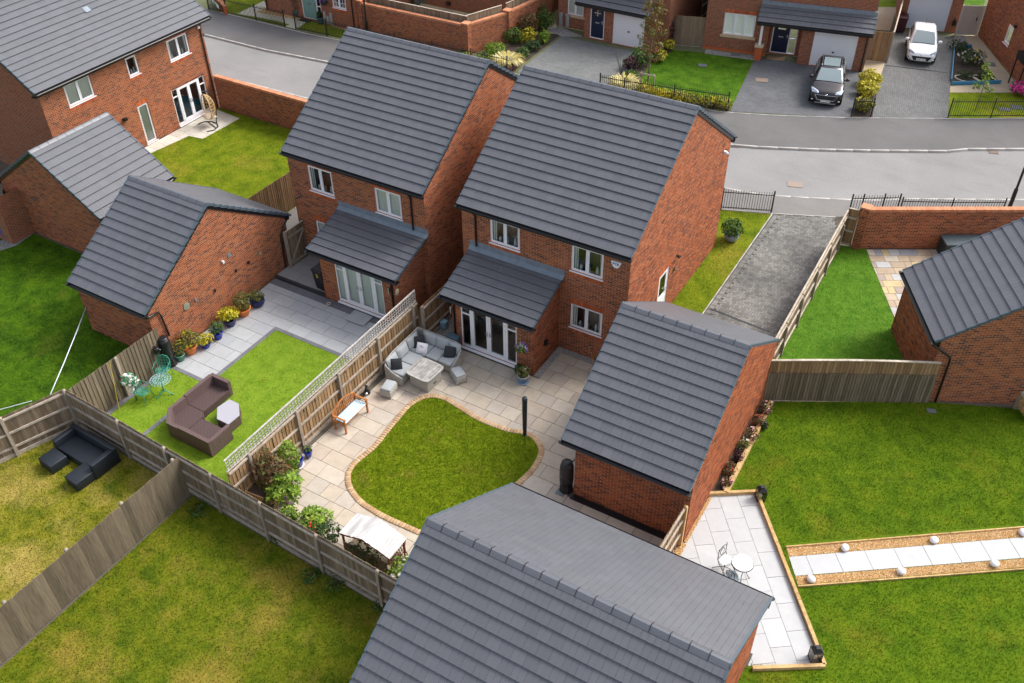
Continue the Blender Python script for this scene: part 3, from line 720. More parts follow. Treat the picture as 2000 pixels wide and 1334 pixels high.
# wall lamp and camera on the right gable, vent, alarm box, pipes
p = GX(1321, 499, -9.86) - Vector((Bx0, By0, 0)); m = MB(); m.box((p.x + .06, p.y, p.z), (.12, .07, .06)); m.box((p.x + .13, p.y, p.z - .02), (.1, .12, .05)); m.build('wall_lamp', M_black, b.root)
p = GX(1316, 524, -9.86) - Vector((Bx0, By0, 0)); m = MB(); m.lathe([(.05, -.09), (.055, 0), (.05, .09)], 8, (p.x + .06, p.y, p.z)); m.build('wall_light', M_steel, b.root)
p = GX(1414, 297, -9.86) - Vector((Bx0, By0, 0)); m = MB(); m.box((p.x + .05, p.y, p.z), (.1, .1, .12)); m.ell((p.x + .13, p.y, p.z - .02), (.07, .06, .07), 8, 6); m.build('security_light', M_white, b.root)
ax, az = -10.38, 4.56
m = MB(); pr = [(-.17, .11), (.17, .11), (.185, .07), (.10, -.11), (.05, -.14), (-.05, -.14), (-.10, -.11), (-.185, .07)]
k = len(pr); y0 = b.wy
vs = [(ax - Bx0 + x, y0 - .055, az + z) for x, z in pr] + [(ax - Bx0 + x * 1.05, y0 - .002, az + z * 1.05) for x, z in pr]
m.add(vs, [tuple(range(k)), tuple(range(k, 2 * k))] + [(i, (i + 1) % k, k + (i + 1) % k, k + i) for i in range(k)]); al = m.build('alarm_box', M_white, b.root)
M_ink = plain('blue_print', (.02, .05, .22), .5)
def lettering(txt, size, T, mat, parent, ext=.002, name='lettering', bold=0.0):
    c = bpy.data.curves.new('lettering', 'FONT'); c.body = txt; c.size = size; c.align_x = 'CENTER'; c.align_y = 'CENTER'; c.extrude = ext; c.offset = bold; c.resolution_u = 2
    o = bpy.data.objects.new('tmp_text', c); COL.objects.link(o); bpy.context.view_layer.update()
    me = bpy.data.meshes.new_from_object(o.evaluated_get(bpy.context.evaluated_depsgraph_get())); bpy.data.objects.remove(o); me.materials.clear(); me.materials.append(mat)
    t = link(name, me, parent); t.matrix_local = T; return t
FRONT = Matrix.Rotation(math.pi / 2, 4, 'X')      # text that faces -y
lettering('PCB', .13, Matrix.Translation((ax - Bx0, y0 - .058, az + .02)) @ FRONT, M_ink, al, bold=.003)
px_ = -16.02 - Bx0
b.pipe([(px_, -.055, BZ - .08), (px_, -.055, BZ - .16), (px_, b.wy - .05, BZ - .34), (px_, b.wy - .05, 3.42)])
px_ = -15.86 - Bx0; b.pipe([(px_, 21.98 - By0 - .055, 2.38), (px_, 22.22 - By0 - .05, 2.2), (px_, 22.22 - By0 - .05, .02)])
q = GY(1064, 669, 22.2)
m = MB(); p = GX(1064, 668, -12.52) - Vector((Bx0, By0, 0)); m.box((p.x + .05, p.y, p.z), (.1, .14, .2)); m.build('meter_box', M_black, b.root)
p = GY(882, 604, 22.22) - Vector((Bx0, By0, 0)); m = MB(); m.lathe([(.045, -.14), (.045, .14)], 8, (p.x, p.y - .06, p.z)); m.build('wall_light', M_steel, b.root)
p = GY(1153, 676, 24.12) - Vector((Bx0, By0, 0)); m = MB(); m.box((p.x, b.wy - .03, p.z + .0), (.07, .06, .09)); m.build('outside_tap', M_steel, b.root)
b.finish(); HB = b
hp = GY(1153, 676, 24.12); hq = G(1163, 702, .05)
h = MB().tube([(hp.x, 24.06, hp.z - .03), (hp.x + .02, 24.02, hp.z - .3), (hp.x + .12, 23.98, .45), (hq.x, 23.9, .06), (hq.x + .3, 23.7, .03), (hq.x + .2, 23.4, .03)], .012, 6).build('hose', plain('hose_yellow', (.6, .28, .03), .5), None, True)
tag(h, 'thin yellow hose hanging from the tap by the ground floor window', 'hose')

# --- A
Ax0, Ax1, Ay0 = -24.90, -18.17, 23.85
b = house_front('brick_house', 'left of the two close brick houses, glazed doors curtained, above a pale grey patio', Ax0, Ax1, Ay0, 9.7,
    [(-23.86, -22.62, 3.56, 4.70), (-20.56, -19.31, 3.56, 4.65), (-23.90, -22.70, 1.10, 2.12)],
    (-22.15 - Ax0, -18.47 - Ax0, 22.12 - Ay0, -21.42 - Ax0, -19.10 - Ax0, -22.42 - Ax0, -18.20 - Ax0, 3.16), 0, False, 21.83 - Ay0, 0)
ops = b.ops
b.window(b.wf, *ops[0], 2, None, under=True); b.window(b.wf, *ops[1], 2, 'curtain'); b.window(b.wf, *ops[2], 2, 'blind')
b.french(b.we, -21.42 + 22.15, -19.10 + 22.15, .14, 2.14, curtain=True); b.soldier(b.we, .6, 3.15, .0, .13, 'threshold_course', step=.225)
b.wall((b.wx1, b.wy), (b.wx1, b.wb), gable_prof(b.wy, b.wb, 9.7, BZ, PIT))
px_ = -18.80 - Ax0; b.pipe([(px_, -.055, BZ - .08), (px_, -.055, BZ - .16), (px_, b.wy - .05, BZ - .34), (px_, b.wy - .05, 3.3)])
px_ = -18.62 - Ax0; b.pipe([(px_, 21.83 - Ay0 - .055, 2.38), (px_, 22.12 - Ay0 - .05, 2.2), (px_, 22.12 - Ay0 - .05, .02)])
p = GY(761, 566, 22.12) - Vector((Ax0, Ay0, 0)); m = MB(); m.lathe([(.04, -.14), (.04, .14)], 8, (p.x, p.y - .06, p.z)); m.build('wall_light', M_steel, b.root)
p = GX(775, 570, -18.47) - Vector((Ax0, Ay0, 0)); m = MB(); m.ell((p.x + .02, p.y, p.z), (.03, .12, .15), 8, 6); m.build('wall_plaque', plain('stone_plaque', (.6, .5, .32)), b.root)
b.finish()

# ================================================================== garages with the same plan
def garage(name, label, x0, x1, y0, D, ze, wl, wr, modes, clips=False, back=False, far=None, nb=300, over=.15, rz=0, nt=300):
    b = Bld(name, label, 'garage', (x0, y0, 0), rz, nb=nb, nt=nt); L = x1 - x0
    r1, r2, zr = gable_roof(b, L, D, ze, PG, back, clips)
    a0, a1 = wl, L - wr; wy, wb = over, D - over; b.wy, b.wb, b.a0, b.a1, b.L, b.zr = wy, wb, a0, a1, L, zr
    b.f = b.wall((a0, wy), (a1, wy), [(0, ze - .08), (a1 - a0, ze - .08)], mode=modes[0])
    b.r = b.wall((a1, wy), (a1, wb), gable_prof(wy, wb, D, ze, PG), mode=modes[1])
    b.k = b.wall((a1, wb), (a0, wb), [(0, ze - .08), (a1 - a0, ze - .08)], mode=modes[2])
    b.l = b.wall((a0, wb), (a0, wy), gable_prof(D - wb, D - wy, D, ze, PG), mode=modes[3])
    for x, sx in ((0, -1), (L, 1)): soffit_boards(b, x, sx, D, ze, PG, h=.13)
    b.gutter((-.02, -.055, ze - .02), (L + .02, -.055, ze - .02), (0, -1, 0), fo=over); b.gutter((L + .02, D + .055, ze - .02), (-.02, D + .055, ze - .02), (0, 1, 0), fo=over)
    return b
b = garage('brick_garage', 'detached brick garage beside the curved lawn, a black water butt at its corner', -9.01, -4.87, 17.80, 7.78, 2.42, .40, -.03, ('brick', 'brick', 'far', 'far'), clips=True)
b.finish(); G1 = b
b = garage('brick_garage', 'brick garage with a row of flower pots along its gable wall', -28.87, -24.84, 15.80, 7.66, 2.37, .10, .06, ('brick', 'brick', 'far', 'far'))
# things screwed to the gable: lamps, plaques, downpipes
wx = b.a1
for (px, py, nm, mt, dd) in ((447, 498, 'solar_panel', M_lead, (.03, .16, .14)), (434, 511, 'security_light', M_white, (.09, .07, .09)), (484, 512, 'wall_light', M_black, (.08, .08, .1)), (460, 528, 'wall_light', M_black, (.07, .07, .09)), (381, 585, 'wall_light', M_lead, (.07, .06, .08)), (419, 567, 'wall_light', M_black, (.06, .07, .07)), (508, 495, 'vent_grille', plain('beige_vent', (.28, .22, .15)), (.02, .14, .16))):
    p = GX(px, py, -24.90) - Vector((-28.87, 15.80, 0)); MB().box((wx + dd[0] / 2, p.y, p.z), dd).build(nm, mt, b.root)
p = GX(364, 598, -24.90) - Vector((-28.87, 15.80, 0)); m = MB(); m.ell((wx + .02, p.y, p.z), (.02, .16, .17), 6, 5, .3); m.build('wall_plaque', plain('slate_plaque', (.22, .23, .17)), b.root)
m = b.pipe([(b.L - .1, -.055, 2.28), (b.L + .05, .1, 2.2), (wx + .06, .55, 2.1), (wx + .06, .62, 1.9), (wx + .06, .70, .9)]);
b.pipe([(b.L - .02, 7.66 + .055, 2.28), (wx + .06, 7.3, 2.0), (wx + .06, 7.05, 1.7), (wx + .06, 7.0, .05)])
b.finish(); G3 = b
b = garage('brick_garage', 'nearest wide garage roof rising from the bottom edge of the picture', -9.40, -1.68, 7.62, 7.82, 2.41, .12, .12, ('far', 'brick', 'far', 'far'), clips=True, back=True, nb=100)
b.finish(); G2 = b
# ---- G5: garage behind the left one, ridge along y
b = garage('brick_garage', 'brick garage at far left, its ridge running towards the big house', 0, 4.0, 0, 6.6, 2.4, .06, .06, ('far', 'far', 'far', 'brick'), nb=120)
b.root.location = (-31.27, 19.33, 0); b.root.rotation_euler.z = math.pi / 2; b.W = Matrix.Translation((-31.27, 19.33, 0)) @ Matrix.Rotation(math.pi / 2, 4, 'Z')
b.finish(); G5 = b
# ---- G4: right garage, turned to follow the bend of the road
g0, g1 = G(1765, 529, 2.7), G(1828, 668, 2.7); A4 = math.atan2(g1.y - g0.y, g1.x - g0.x); g0.z = 0
b = garage('brick_garage', 'brick garage at the right edge beside the mixed stone patio', 0, (g1 - g0).xy.length, 0, 7.6, 2.7, .05, .0, ('brick', 'brick', 'far', 'far'), nb=300, over=.18)
b.root.location = g0; b.root.rotation_euler.z = A4; b.W = Matrix.Translation(g0) @ Matrix.Rotation(A4, 4, 'Z')
wx = b.a1
b.pipe([(b.L - .02, -.055, 2.58), (b.L - .0, .05, 2.5), (wx + .05, .62, 2.1), (wx + .05, .66, 1.95), (wx + .05, .70, .02)])
b.finish(); G4 = b
# ================================================================== other houses
def wall_uv(b, w, px, py):
    # where the sight line through a photo point meets a wall: (u along the wall, z)
    Ti = (b.W @ w.T).inverted(); o = Ti @ Vector(CAMP); d = (Ti.to_3x3() @ Vector(ray(px, py))); t = -o.y / d.y; p = o + d * t; return p.x, p.z
def uvrect(b, w, pts):
    q = [wall_uv(b, w, *p) for p in pts]; us = sorted(p[0] for p in q); zs = sorted(p[1] for p in q)
    return ((us[0] + us[1]) / 2, (us[2] + us[3]) / 2, (zs[0] + zs[1]) / 2, (zs[2] + zs[3]) / 2)
# ---- L: big house at upper left, its garden front faces right
b = Bld('brick_house', 'large brick house at upper left, a wicker swing chair outside its glazed doors', 'house', (-38.1, 22.5, 0), math.pi / 2, nb=300, nt=300)
L, D = 10.72, 9.6; r1, r2, zr = gable_roof(b, L, D, 5.0, PIT)
y0 = 22.85 - 22.5; wy = .35; wl = 10.0
ops = [(1.32, 2.80, 3.58, 4.66), (4.93, 5.60, 3.64, 4.60), (7.55, 8.93, 3.46, 4.54), (4.86, 5.53, .06, 2.12), (7.10, 9.40, .10, 2.06)]
wf = b.wall((y0, wy), (y0 + wl, wy), [(0, 4.85), (wl, 4.85)], ops)
b.wall((y0 + wl, wy), (y0 + wl, D - wy), gable_prof(wy, D - wy, D, 5.0, PIT), mode='far')
b.wall((y0, D - wy), (y0, wy), gable_prof(wy, D - wy, D, 5.0, PIT), mode='far')
for x, sx in ((0, -1), (L, 1)): soffit_boards(b, x, sx, D, 5.0, PIT)
b.gutter((-.02, -.055, 4.98), (L + .02, -.055, 4.98), (0, -1, 0), fo=.34)
b.window(wf, *ops[0], 2, 'curtain'); b.window(wf, *ops[1], 1, None); b.window(wf, *ops[2], 2, None); b.window(wf, *ops[3], 1, 'curtain'); b.french(wf, *ops[4])
for o in ops[:3]: b.soldier(wf, o[0] - .02, o[1] + .02, o[2] - .2, .16)
b.pipe([(L - .55, -.055, 4.9), (L - .55, wy - .05, 4.6), (L - .55, wy - .05, .02)])
p = wall_uv(b, wf, 242, 232); m = MB(wf.T); m.b2((p[0] - .1, -.2, p[1] - .06), (p[0] + .08, 0, p[1] + .06)); m.build('wall_lamp', M_black, b.root)
p = wall_uv(b, wf, 385, 53); m = MB(wf.T); m.ell((p[0], -.08, p[1]), (.09, .09, .09), 8, 6); m.build('security_light', M_white, b.root)
c = Vector((0, .48, .60 * L)); m = MB(); zz = 5.0 + 2.3 * math.tan(PIT); m.box((5.4, 2.3, zz + .06), (.30, .3, .05), M=Matrix.Rotation(PIT, 3, 'X')); m.build('roof_vent', M_lead, r1)
b.finish()
sofa_blue = tag(rbox('armchair', (-39.3, 31.0, .4), (1.0, 1.9, .8), .15, plain('turquoise_cloth', (.01, .22, .33), .8)), 'turquoise sofa seen through the glazed garden doors of the big house', 'sofa')
# ---- H1: top left across the road, with the green door
b = Bld('brick_house', 'brick house across the road with a sage green front door', 'house', (-46.05, 45.08, 0), 0, nb=300)
L = 7.75; wf0 = b.frame((0, 0), (L, 0)); w = Wall(); w.T = wf0[0]
dr = uvrect(b, w, [(590, 0), (612, 0), (623, 36), (593, 31)]); wi = uvrect(b, w, [(648, 0), (674, 0), (677, 19), (650, 15)])
od = (dr[0] - .05, dr[1] + .42, .12, 2.2); ow = (wi[0], wi[1], wi[2], 2.3)
wf = b.wall((0, 0), (L, 0), [(0, 4.9), (L, 4.9)], [od, ow], mode='far')
wr = b.wall((L, 0), (L, 8), [(0, 4.9), (4, 7.6), (8, 4.9)], mode='far'); b.wall((0, 8), (0, 0), [(0, 4.9), (4, 7.6), (8, 4.9)], mode='far'); b.wall((L, 8), (0, 8), [(0, 4.9), (L, 4.9)], mode='far')
rf = b.slope((-.1, -.2, 4.9), (L + .1, -.2, 4.9), (0, math.cos(PIT), math.sin(PIT)), 5.0, False); b.slope((L + .1, 8.2, 4.9), (-.1, 8.2, 4.9), (0, -math.cos(PIT), math.sin(PIT)), 5.0, False)
def front_door(b, w, u0, u1, z0, z1, mat, side=0.0, lights=True, name='front_door'):
    T = w.T; m = MB(T); f = .06
    m.b2((u0, .03, z0), (u0 + f, .1, z1)); m.b2((u1 - f, .03, z0), (u1, .1, z1)); m.b2((u0 + f, .03, z1 - f), (u1 - f, .1, z1)); m.b2((u0 + f, .02, z0), (u1 - f, .1, z0 + .05))
    ud = u1 - f - side
    if side: m.b2((ud, .03, z0 + .05), (ud + .06, .1, z1 - f)); zc = z0 + (z1 - z0) * .45; m.b2((ud + .06, .03, zc - .03), (u1 - f, .1, zc + .03))
    o = m.build(name, M_white, b.root)
    d = MB(T); a, e = u0 + f + .005, ud - .005; zt = z1 - f - .005; zl = z1 - .62
    if lights:
        cx = (a + e) / 2; hw = .22
        d.b2((a, .045, z0 + .055), (e, .09, zl)); d.b2((a, .045, zl), (cx - hw, .09, zt)); d.b2((cx + hw, .045, zl), (e, .09, zt)); d.b2((cx - hw, .045, zl + .4), (cx + hw, .09, zt))
        d.build('door_leaf', mat, o); g = MB(T); g.b2((cx - .015, .035, zl), (cx + .015, .06, zl + .4)); g.b2((cx - hw, .035, zl + .19), (cx + hw, .06, zl + .215)); g.build('glazing_bar', M_white, o)
        MB(T).face([(cx - hw, .065, zl), (cx + hw, .065, zl), (cx + hw, .065, zl + .4), (cx - hw, .065, zl + .4)]).build('pane', M_glass, o)
    else: d.b2((a, .045, z0 + .055), (e, .09, zt)); d.build('door_leaf', mat, o)
    if side:
        for zz in ((z0 + .05, zc - .03), (zc + .03, z1 - f)): MB(T).face([(ud + .06, .06, zz[0]), (u1 - f, .06, zz[0]), (u1 - f, .06, zz[1]), (ud + .06, .06, zz[1])]).build('pane', M_glass, o)
    MB(T).b2(((a + e) / 2 - .14, .035, z0 + .95), ((a + e) / 2 + .14, .044, z0 + 1.02)).build('letter_box', M_steel, o)
    h = MB(T); h.b2((e - .1, .02, z0 + .92), (e - .06, .044, z0 + 1.15)); h.b2((e - .18, .0, z0 + 1.06), (e - .06, .02, z0 + 1.085)); h.build('handle', M_steel, o)
    return o
M_sage = plain('sage_paint', (.16, .30, .27), .45, .04); M_navy = plain('navy_paint', (.006, .014, .045), .35, .05)
front_door(b, wf, *od, M_sage, side=.34, lights=False)
b.window(wf, *ow, 2, None, bars=2, under=True)
for px in (689,):
    u, _ = wall_uv(b, wf, px, 20); b.pipe([(u, -.05, 4.7), (u, -.05, .02)])
u, _ = wall_uv(b, wf, 522, 10); b.pipe([(u, -.05, 4.7), (u, -.05, .02)])
for px in (636, 642, 648): u, z = wall_uv(b, wf, px, 36); MB(wf.T).b2((u - .09, -.1, .1), (u + .09, 0, .85 if px != 642 else .6)).build('meter_box', plain('meter_grey', (.35, .33, .32)), b.root)
q0, q1 = G(778, 19), G(806, 6)
b.finish()
# garden room of H1, facing the paved yard
c0 = G(776, 19); x1 = c0.x; b2 = Bld('garden_room', 'brick garden room with white glazed doors above a buff paved yard', 'house', (x1 - 4, c0.y, 0), 0, nb=0)
wa = b2.wall((0, 0), (4, 0), [(0, 2.4), (4, 2.4)], mode='far'); og = (.15, 2.6, .1, 2.15); wb = b2.wall((4, 0), (4, 3.5), [(0, 2.4), (3.5, 2.4)], [og], mode='far')
b2.french(wb, *og, curtain=False); b2.slope((-.1, -.2, 2.45), (4.15, -.2, 2.45), (0, math.cos(.4), math.sin(.4)), 4.1, False); b2.finish()
# brick building behind that yard
c0, c1 = G(862, 14), G(948, 37); b3 = Bld('brick_building', 'plain brick side of a building behind the buff paved yard', 'house', (-37.4, 51.2, 0), 0, nb=0)
wq = b3.wall((0, 0), (8.3, 0), [(0, 4.6), (8.3, 4.6)], mode='far'); b3.wall((8.3, 0), (8.3, 6), [(0, 4.6), (6, 4.6)], mode='far'); b3.wall((0, 6), (0, 0), [(0, 4.6), (6, 4.6)], mode='far'); b3.slope((-.1, -.2, 4.65), (8.4, -.2, 4.65), (0, .83, .56), 5, False)
p = wall_uv(b3, wq, 877, 6); m = MB(wq.T); m.b2((p[0] - .13, -.2, p[1] - .1), (p[0] + .13, 0, p[1] + .1)); m.build('wall_lamp', M_black, b3.root); b3.finish()
# ---- H2: top centre, navy door and white garage door
b = Bld('brick_house', 'brick house at top centre with a navy door beside a white garage door', 'house', (-27.75, 52.2, 0), 0)
L = 7.5; w = Wall(); w.T, _ = b.frame((0, 0), (L, 0)); wi = uvrect(b, w, [(1108, 0), (1140, 0), (1140, 33), (1109, 28)]); ow = (wi[0], wi[1], wi[2], 2.2)
wf = b.wall((0, 0), (L, 0), [(0, 4.9), (L, 4.9)], [ow], mode='far'); b.wall((L, 0), (L, 9), [(0, 4.9), (4.5, 7.9), (9, 4.9)], mode='far'); b.wall((0, 9), (0, 0), [(0, 4.9), (4.5, 7.9), (9, 4.9)], mode='far')
b.slope((-.1, -.2, 4.9), (L + .1, -.2, 4.9), (0, math.cos(PIT), math.sin(PIT)), 5.5, False)
b.window(wf, *ow, 2, 'curtain', sill='stone', head=False)
ey = -.95; T, _ = b.frame((2.35, ey), (6.85, ey)); w.T = T; od = uvrect(b, w, [(1153, 12), (1182, 18), (1178, 80), (1152, 73)]); gd = uvrect(b, w, [(1199, 21), (1258, 33), (1255, 95), (1196, 86)])
od = (od[0], od[1], .1, 2.1); gd = (gd[0], gd[1] + .05, .03, 2.08)
we = b.wall((2.35, ey), (6.85, ey), [(0, 2.25), (4.5, 2.25)], [od, gd], mode='far', name='projection_wall'); b.wall((6.85, ey), (6.85, 0), [(0, 2.25), (.95, 2.9)], mode='far', name='projection_wall'); b.wall((2.35, 0), (2.35, ey), [(0, 2.9), (.95, 2.25)], mode='far', name='projection_wall')
front_door(b, we, *od, M_navy)
def garage_door(b, w, u0, u1, z0, z1, ribs=True):
    m = MB(w.T); f = .07
    m.b2((u0, .02, z0), (u0 + f, .1, z1)); m.b2((u1 - f, .02, z0), (u1, .1, z1)); m.b2((u0 + f, .02, z1 - f), (u1 - f, .1, z1)); o = m.build('garage_door', M_white, b.root)
    n = int((u1 - u0 - 2 * f) / .1); st = (u1 - u0 - 2 * f) / n
    for i in range(n): MB(w.T).b2((u0 + f + i * st + .006, .05, z0 + .01), (u0 + f + (i + 1) * st - .006, .075, z1 - f)).build('panel', M_white, o)
    MB(w.T).b2((u0 + f, .066, z0 + .01), (u1 - f, .08, z1 - f)).build('backing', M_white, o)
    MB(w.T).b2(((u0 + u1) / 2 - .06, .02, z0 + .85), ((u0 + u1) / 2 + .06, .05, z0 + .93)).build('handle', M_black, o); return o
garage_door(b, we, *gd)
x0, x1 = -25.9 + 27.75, -20.95 + 27.75; yE = ey - .3; S = math.hypot(-yE, .85); rr = b.slope((x0, yE, 2.25), (x1, yE, 2.25), (0, -yE, .85), S); g = b.lastg
for x, sx in ((x0, -1), (x1, 1)): b.verge(rr, (x, yE, 2.25), (0, -yE, .85), S, g, (sx, 0, 0))
b.gutter((x0, yE - .055, 2.23), (x1, yE - .055, 2.23), (0, -1, 0), fo=.3)
for px in (1097, 1110): u, z = wall_uv(b, wf, px, 45); MB(wf.T).b2((u - .12, -.14, .1), (u + .12, 0, .9)).build('meter_box', plain('meter_grey', (.35, .33, .32)), b.root)
b.finish()
# ---- H3: top right, navy door with side light, porch post
A3 = R_(11.5); b = Bld('brick_house', 'brick house at top right with porch, navy door and dark car on its drive', 'house', (-18.35, 53.31, 0), A3, nb=0)
L = 9.4; w = Wall(); w.T, _ = b.frame((0, 0), (L, 0)); ow = uvrect(b, w, [(1416, 24), (1478, 31), (1471, 74), (1411, 66)])
split = 3.75
wf = b.wall((0, 0), (L, 0), [(0, 4.9), (L, 4.9)], [ow, (split, L, -.1, 2.35)], mode='far'); b.wall((L, 0), (L, 9), [(0, 4.9), (4.5, 7.9), (9, 4.9)], mode='far'); b.wall((0, 9), (0, 0), [(0, 4.9), (4.5, 7.9), (9, 4.9)], mode='far')
b.slope((-.1, -.2, 4.9), (L + .1, -.2, 4.9), (0, math.cos(PIT), math.sin(PIT)), 5.5, False)
b.window(wf, *ow, 3, 'blind', sill='stone')
MB(wf.T).b2((-.01, -.02, 0), (split, -.001, .16)).build('plinth', M_soldier, b.root)
w.T, _ = b.frame((split, .45), (L, .45)); od = uvrect(b, w, [(1510, 48), (1559, 54), (1552, 110), (1503, 104)]); od = (od[0], od[1], .08, 2.12)
wd = b.wall((split, .45), (L - .1, .45), [(0, 2.4), (L - .1 - split, 2.4)], [od], mode='far', name='porch_wall'); b.wall((split, 0), (split, .45), [(0, 2.4), (.45, 2.4)], mode='far', name='porch_wall')
front_door(b, wd, *od, M_navy, side=.42)
w.T, _ = b.frame((0, -.62), (L, -.62)); gd = uvrect(b, w, [(1592, 59), (1677, 68), (1664, 136), (1580, 126)]); e0 = wall_uv(b, w, 1556, 120)[0]; e1 = wall_uv(b, w, 1684, 139)[0]; gd = (gd[0] - e0, gd[1] - e0, .03, 2.1)
wg = b.wall((e0, -.62), (e1, -.62), [(0, 2.3), (e1 - e0, 2.3)], [gd], mode='far', name='garage_wall'); b.wall((e1, -.62), (e1, .45), [(0, 2.3), (1.07, 3.0)], mode='far', name='garage_wall'); b.wall((e0, .45), (e0, -.62), [(0, 2.4), (1.07, 2.3)], mode='far', name='garage_wall')
garage_door(b, wg, *gd)
xa, xb = wall_uv(b, w, 1480, 60)[0] - .05, e1 + .12; yE = -.95; S = math.hypot(.95, .75); rr = b.slope((xa, yE, 2.36), (xb, yE, 2.36), (0, .95, .75), S); g = b.lastg
for x, sx in ((xa, -1), (xb, 1)): b.verge(rr, (x, yE, 2.36), (0, .95, .75), S, g, (sx, 0, 0))
b.gutter((xa, yE - .055, 2.34), (xb, yE - .055, 2.34), (0, -1, 0), fo=.3)
pp = Vector((xa + .28, -.62, 0))
m = MB(); m.b2((pp.x - .2, pp.y - .2, 0), (pp.x + .2, pp.y + .2, .78)); o = m.build('porch_pier', M_soldier, b.root)
MB().b2((pp.x - .25, pp.y - .25, .78), (pp.x + .25, pp.y + .25, .88)).build('pier_cap', plain_stone, o); MB().b2((pp.x - .07, pp.y - .07, .88), (pp.x + .07, pp.y + .07, 2.3)).build('porch_post', M_white, o)
u = e1 - .12; b.pipe([(u, yE - .05, 2.25), (u, -.68, 2.0), (u, -.68, .02)])
f = MB(); f.b2((xa, -.10, 3.08), (xb, -.003, 3.3)); f.build('flashing', M_lead, b.root)
b.finish()
# ---- H4: garage behind the white car
A_ = math.atan2(63.03 - 62.47, 2.37); b = Bld('brick_garage', 'brick garage with a pale door behind the white car', 'garage', (-8.95, 62.36, 0), A_, nb=0)
w.T, _ = b.frame((0, 0), (4, 0)); gd = uvrect(b, w, [(1774, 2), (1859, 2), (1846, 62), (1767, 56)]); gd = (gd[0], gd[1], .02, 2.15)
wf = b.wall((0, 0), (3.5, 0), [(0, 2.6), (3.5, 2.6)], [gd], mode='far'); b.wall((3.5, 0), (3.5, 6), [(0, 2.6), (6, 2.6)], mode='far'); b.wall((0, 6), (0, 0), [(0, 2.6), (6, 2.6)], mode='far')
M_bluew = plain('pale_blue_door', (.55, .62, .70), .45, .03); o = MB(wf.T).b2((gd[0], .05, gd[2]), (gd[1], .09, gd[3])).build('garage_door', M_bluew, b.root); b.slope((-.1, -.2, 2.65), (3.6, -.2, 2.65), (0, .83, .56), 3.6, False)
u, z = wall_uv(b, wf, 1760, 20); b.pipe([(u, -.05, 2.5), (u, -.05, .02)])
u, z = wall_uv(b, wf, 1864, 42); m = MB(wf.T); m.b2((u - .1, -.22, z - .2), (u + .1, -.04, z + .1)); m.b2((u - .03, -.04, z), (u + .03, 0, z + .25)); m.build('wall_lantern', M_black, b.root); b.finish()
# ---- H5: right edge wall
p0 = G(1909, 69); p1 = G(1985, 160); b = Bld('brick_house', 'brick house at the upper right corner with one small side window', 'house', (p0.x, p0.y, 0), math.atan2(p1.y - p0.y, p1.x - p0.x), nb=300)
w.T, _ = b.frame((0, 0), (9, 0)); ow = uvrect(b, w, [(1973, 46), (1979, 54), (1968, 88), (1961, 80)]); ow = (ow[0] - .12, ow[1] + .12, ow[2] - .05, ow[3])
wf = b.wall((0, 0), (9, 0), [(0, 5), (9, 5)], [ow], mode='brick'); b.wall((9, 0), (9, 6), [(0, 5), (6, 5)], mode='far'); b.window(wf, *ow, 1, None, head=False)
u, z = wall_uv(b, wf, 1985, 52); MB(wf.T).b2((u - .07, -.12, z - .07), (u + .07, 0, z + .07)).build('wall_lamp', M_black, b.root)
pA, pB = wall_uv(b, wf, 1984, 163), wall_uv(b, wf, 1997, 172)
m = MB(wf.T); m.b2((pA[0] + .1, -.55, 1.5), (pA[0] + 1.4, -.02, 1.9)); o = m.build('canopy', M_black, b.root)
for q in (pA[0] + .15, pA[0] + 1.3): MB(wf.T).bar((q, -.5, 0), (q, -.5, 1.5), .06).build('canopy_post', M_black, b.root)
b.finish()
# ---- corner of another garage at the left edge
p0 = G(27, 477); b = Bld('brick_garage', 'brick wall corner at the left edge behind the blue bin', 'garage', (p0.x - 3.5, p0.y, 0), 0, nb=0)
b.wall((0, 0), (3.5, 0), [(0, 2.3), (3.5, 2.3)], mode='far'); b.wall((3.5, 0), (3.5, 1.2), [(0, 2.3), (1.2, 2.3)], mode='far'); b.finish()
# brick pieces of walls
def brick_wall(name, label, pts, h, cap=True, mode='brick', thick=.22, nb=300, piers=()):
    b = Bld(name, label, 'wall', (0, 0, 0), 0, nb=nb); last = None
    for p, q in zip(pts, pts[1:]):
        L = math.hypot(q[0] - p[0], q[1] - p[1]); w = b.wall(p, q, [(0, h), (L, h)], mode=mode); T = w.T
        m = MB(T); m.face([(0, thick, 0), (L, thick, 0), (L, thick, h), (0, thick, h)]); m.face([(0, .01, h - .001), (L, .01, h - .001), (L, thick, h - .001), (0, thick, h - .001)]); m.face([(0, .01, 0), (0, thick, 0), (0, thick, h), (0, .01, h)]); m.face([(L, .01, 0), (L, thick, 0), (L, thick, h), (L, .01, h)]); m.build('wall_back', M_soldier, w.o)
        if cap:
            n = int(L / .075)
            cm = MB(T)
            for i in range(n): cm.b2((i * L / n + .004, -.02, h), ((i + 1) * L / n - .004, thick + .02, h + .105))
            o = cm.build('coping_brick', M_cop, w.o); o['kind'] = 'stuff'
            MB(T).b2((0, 0, h - .02), (L, thick, h + .08)).build('coping_mortar', M_mortar, w.o)
    for (x, y, s_, hh) in piers:
        h_ = s_ / 2; q = [(x - h_, y - h_), (x + h_, y - h_), (x + h_, y + h_), (x - h_, y + h_)]
        for i in range(4): b.wall(q[i], q[(i + 1) % 4], [(0, hh), (s_, hh)], mode=mode, name='pier')
        MB().b2((x - h_ - .03, y - h_ - .03, hh), (x + h_ + .03, y + h_ + .03, hh + .08)).build('pier_cap', M_cop, b.root)
    b.finish(); return b
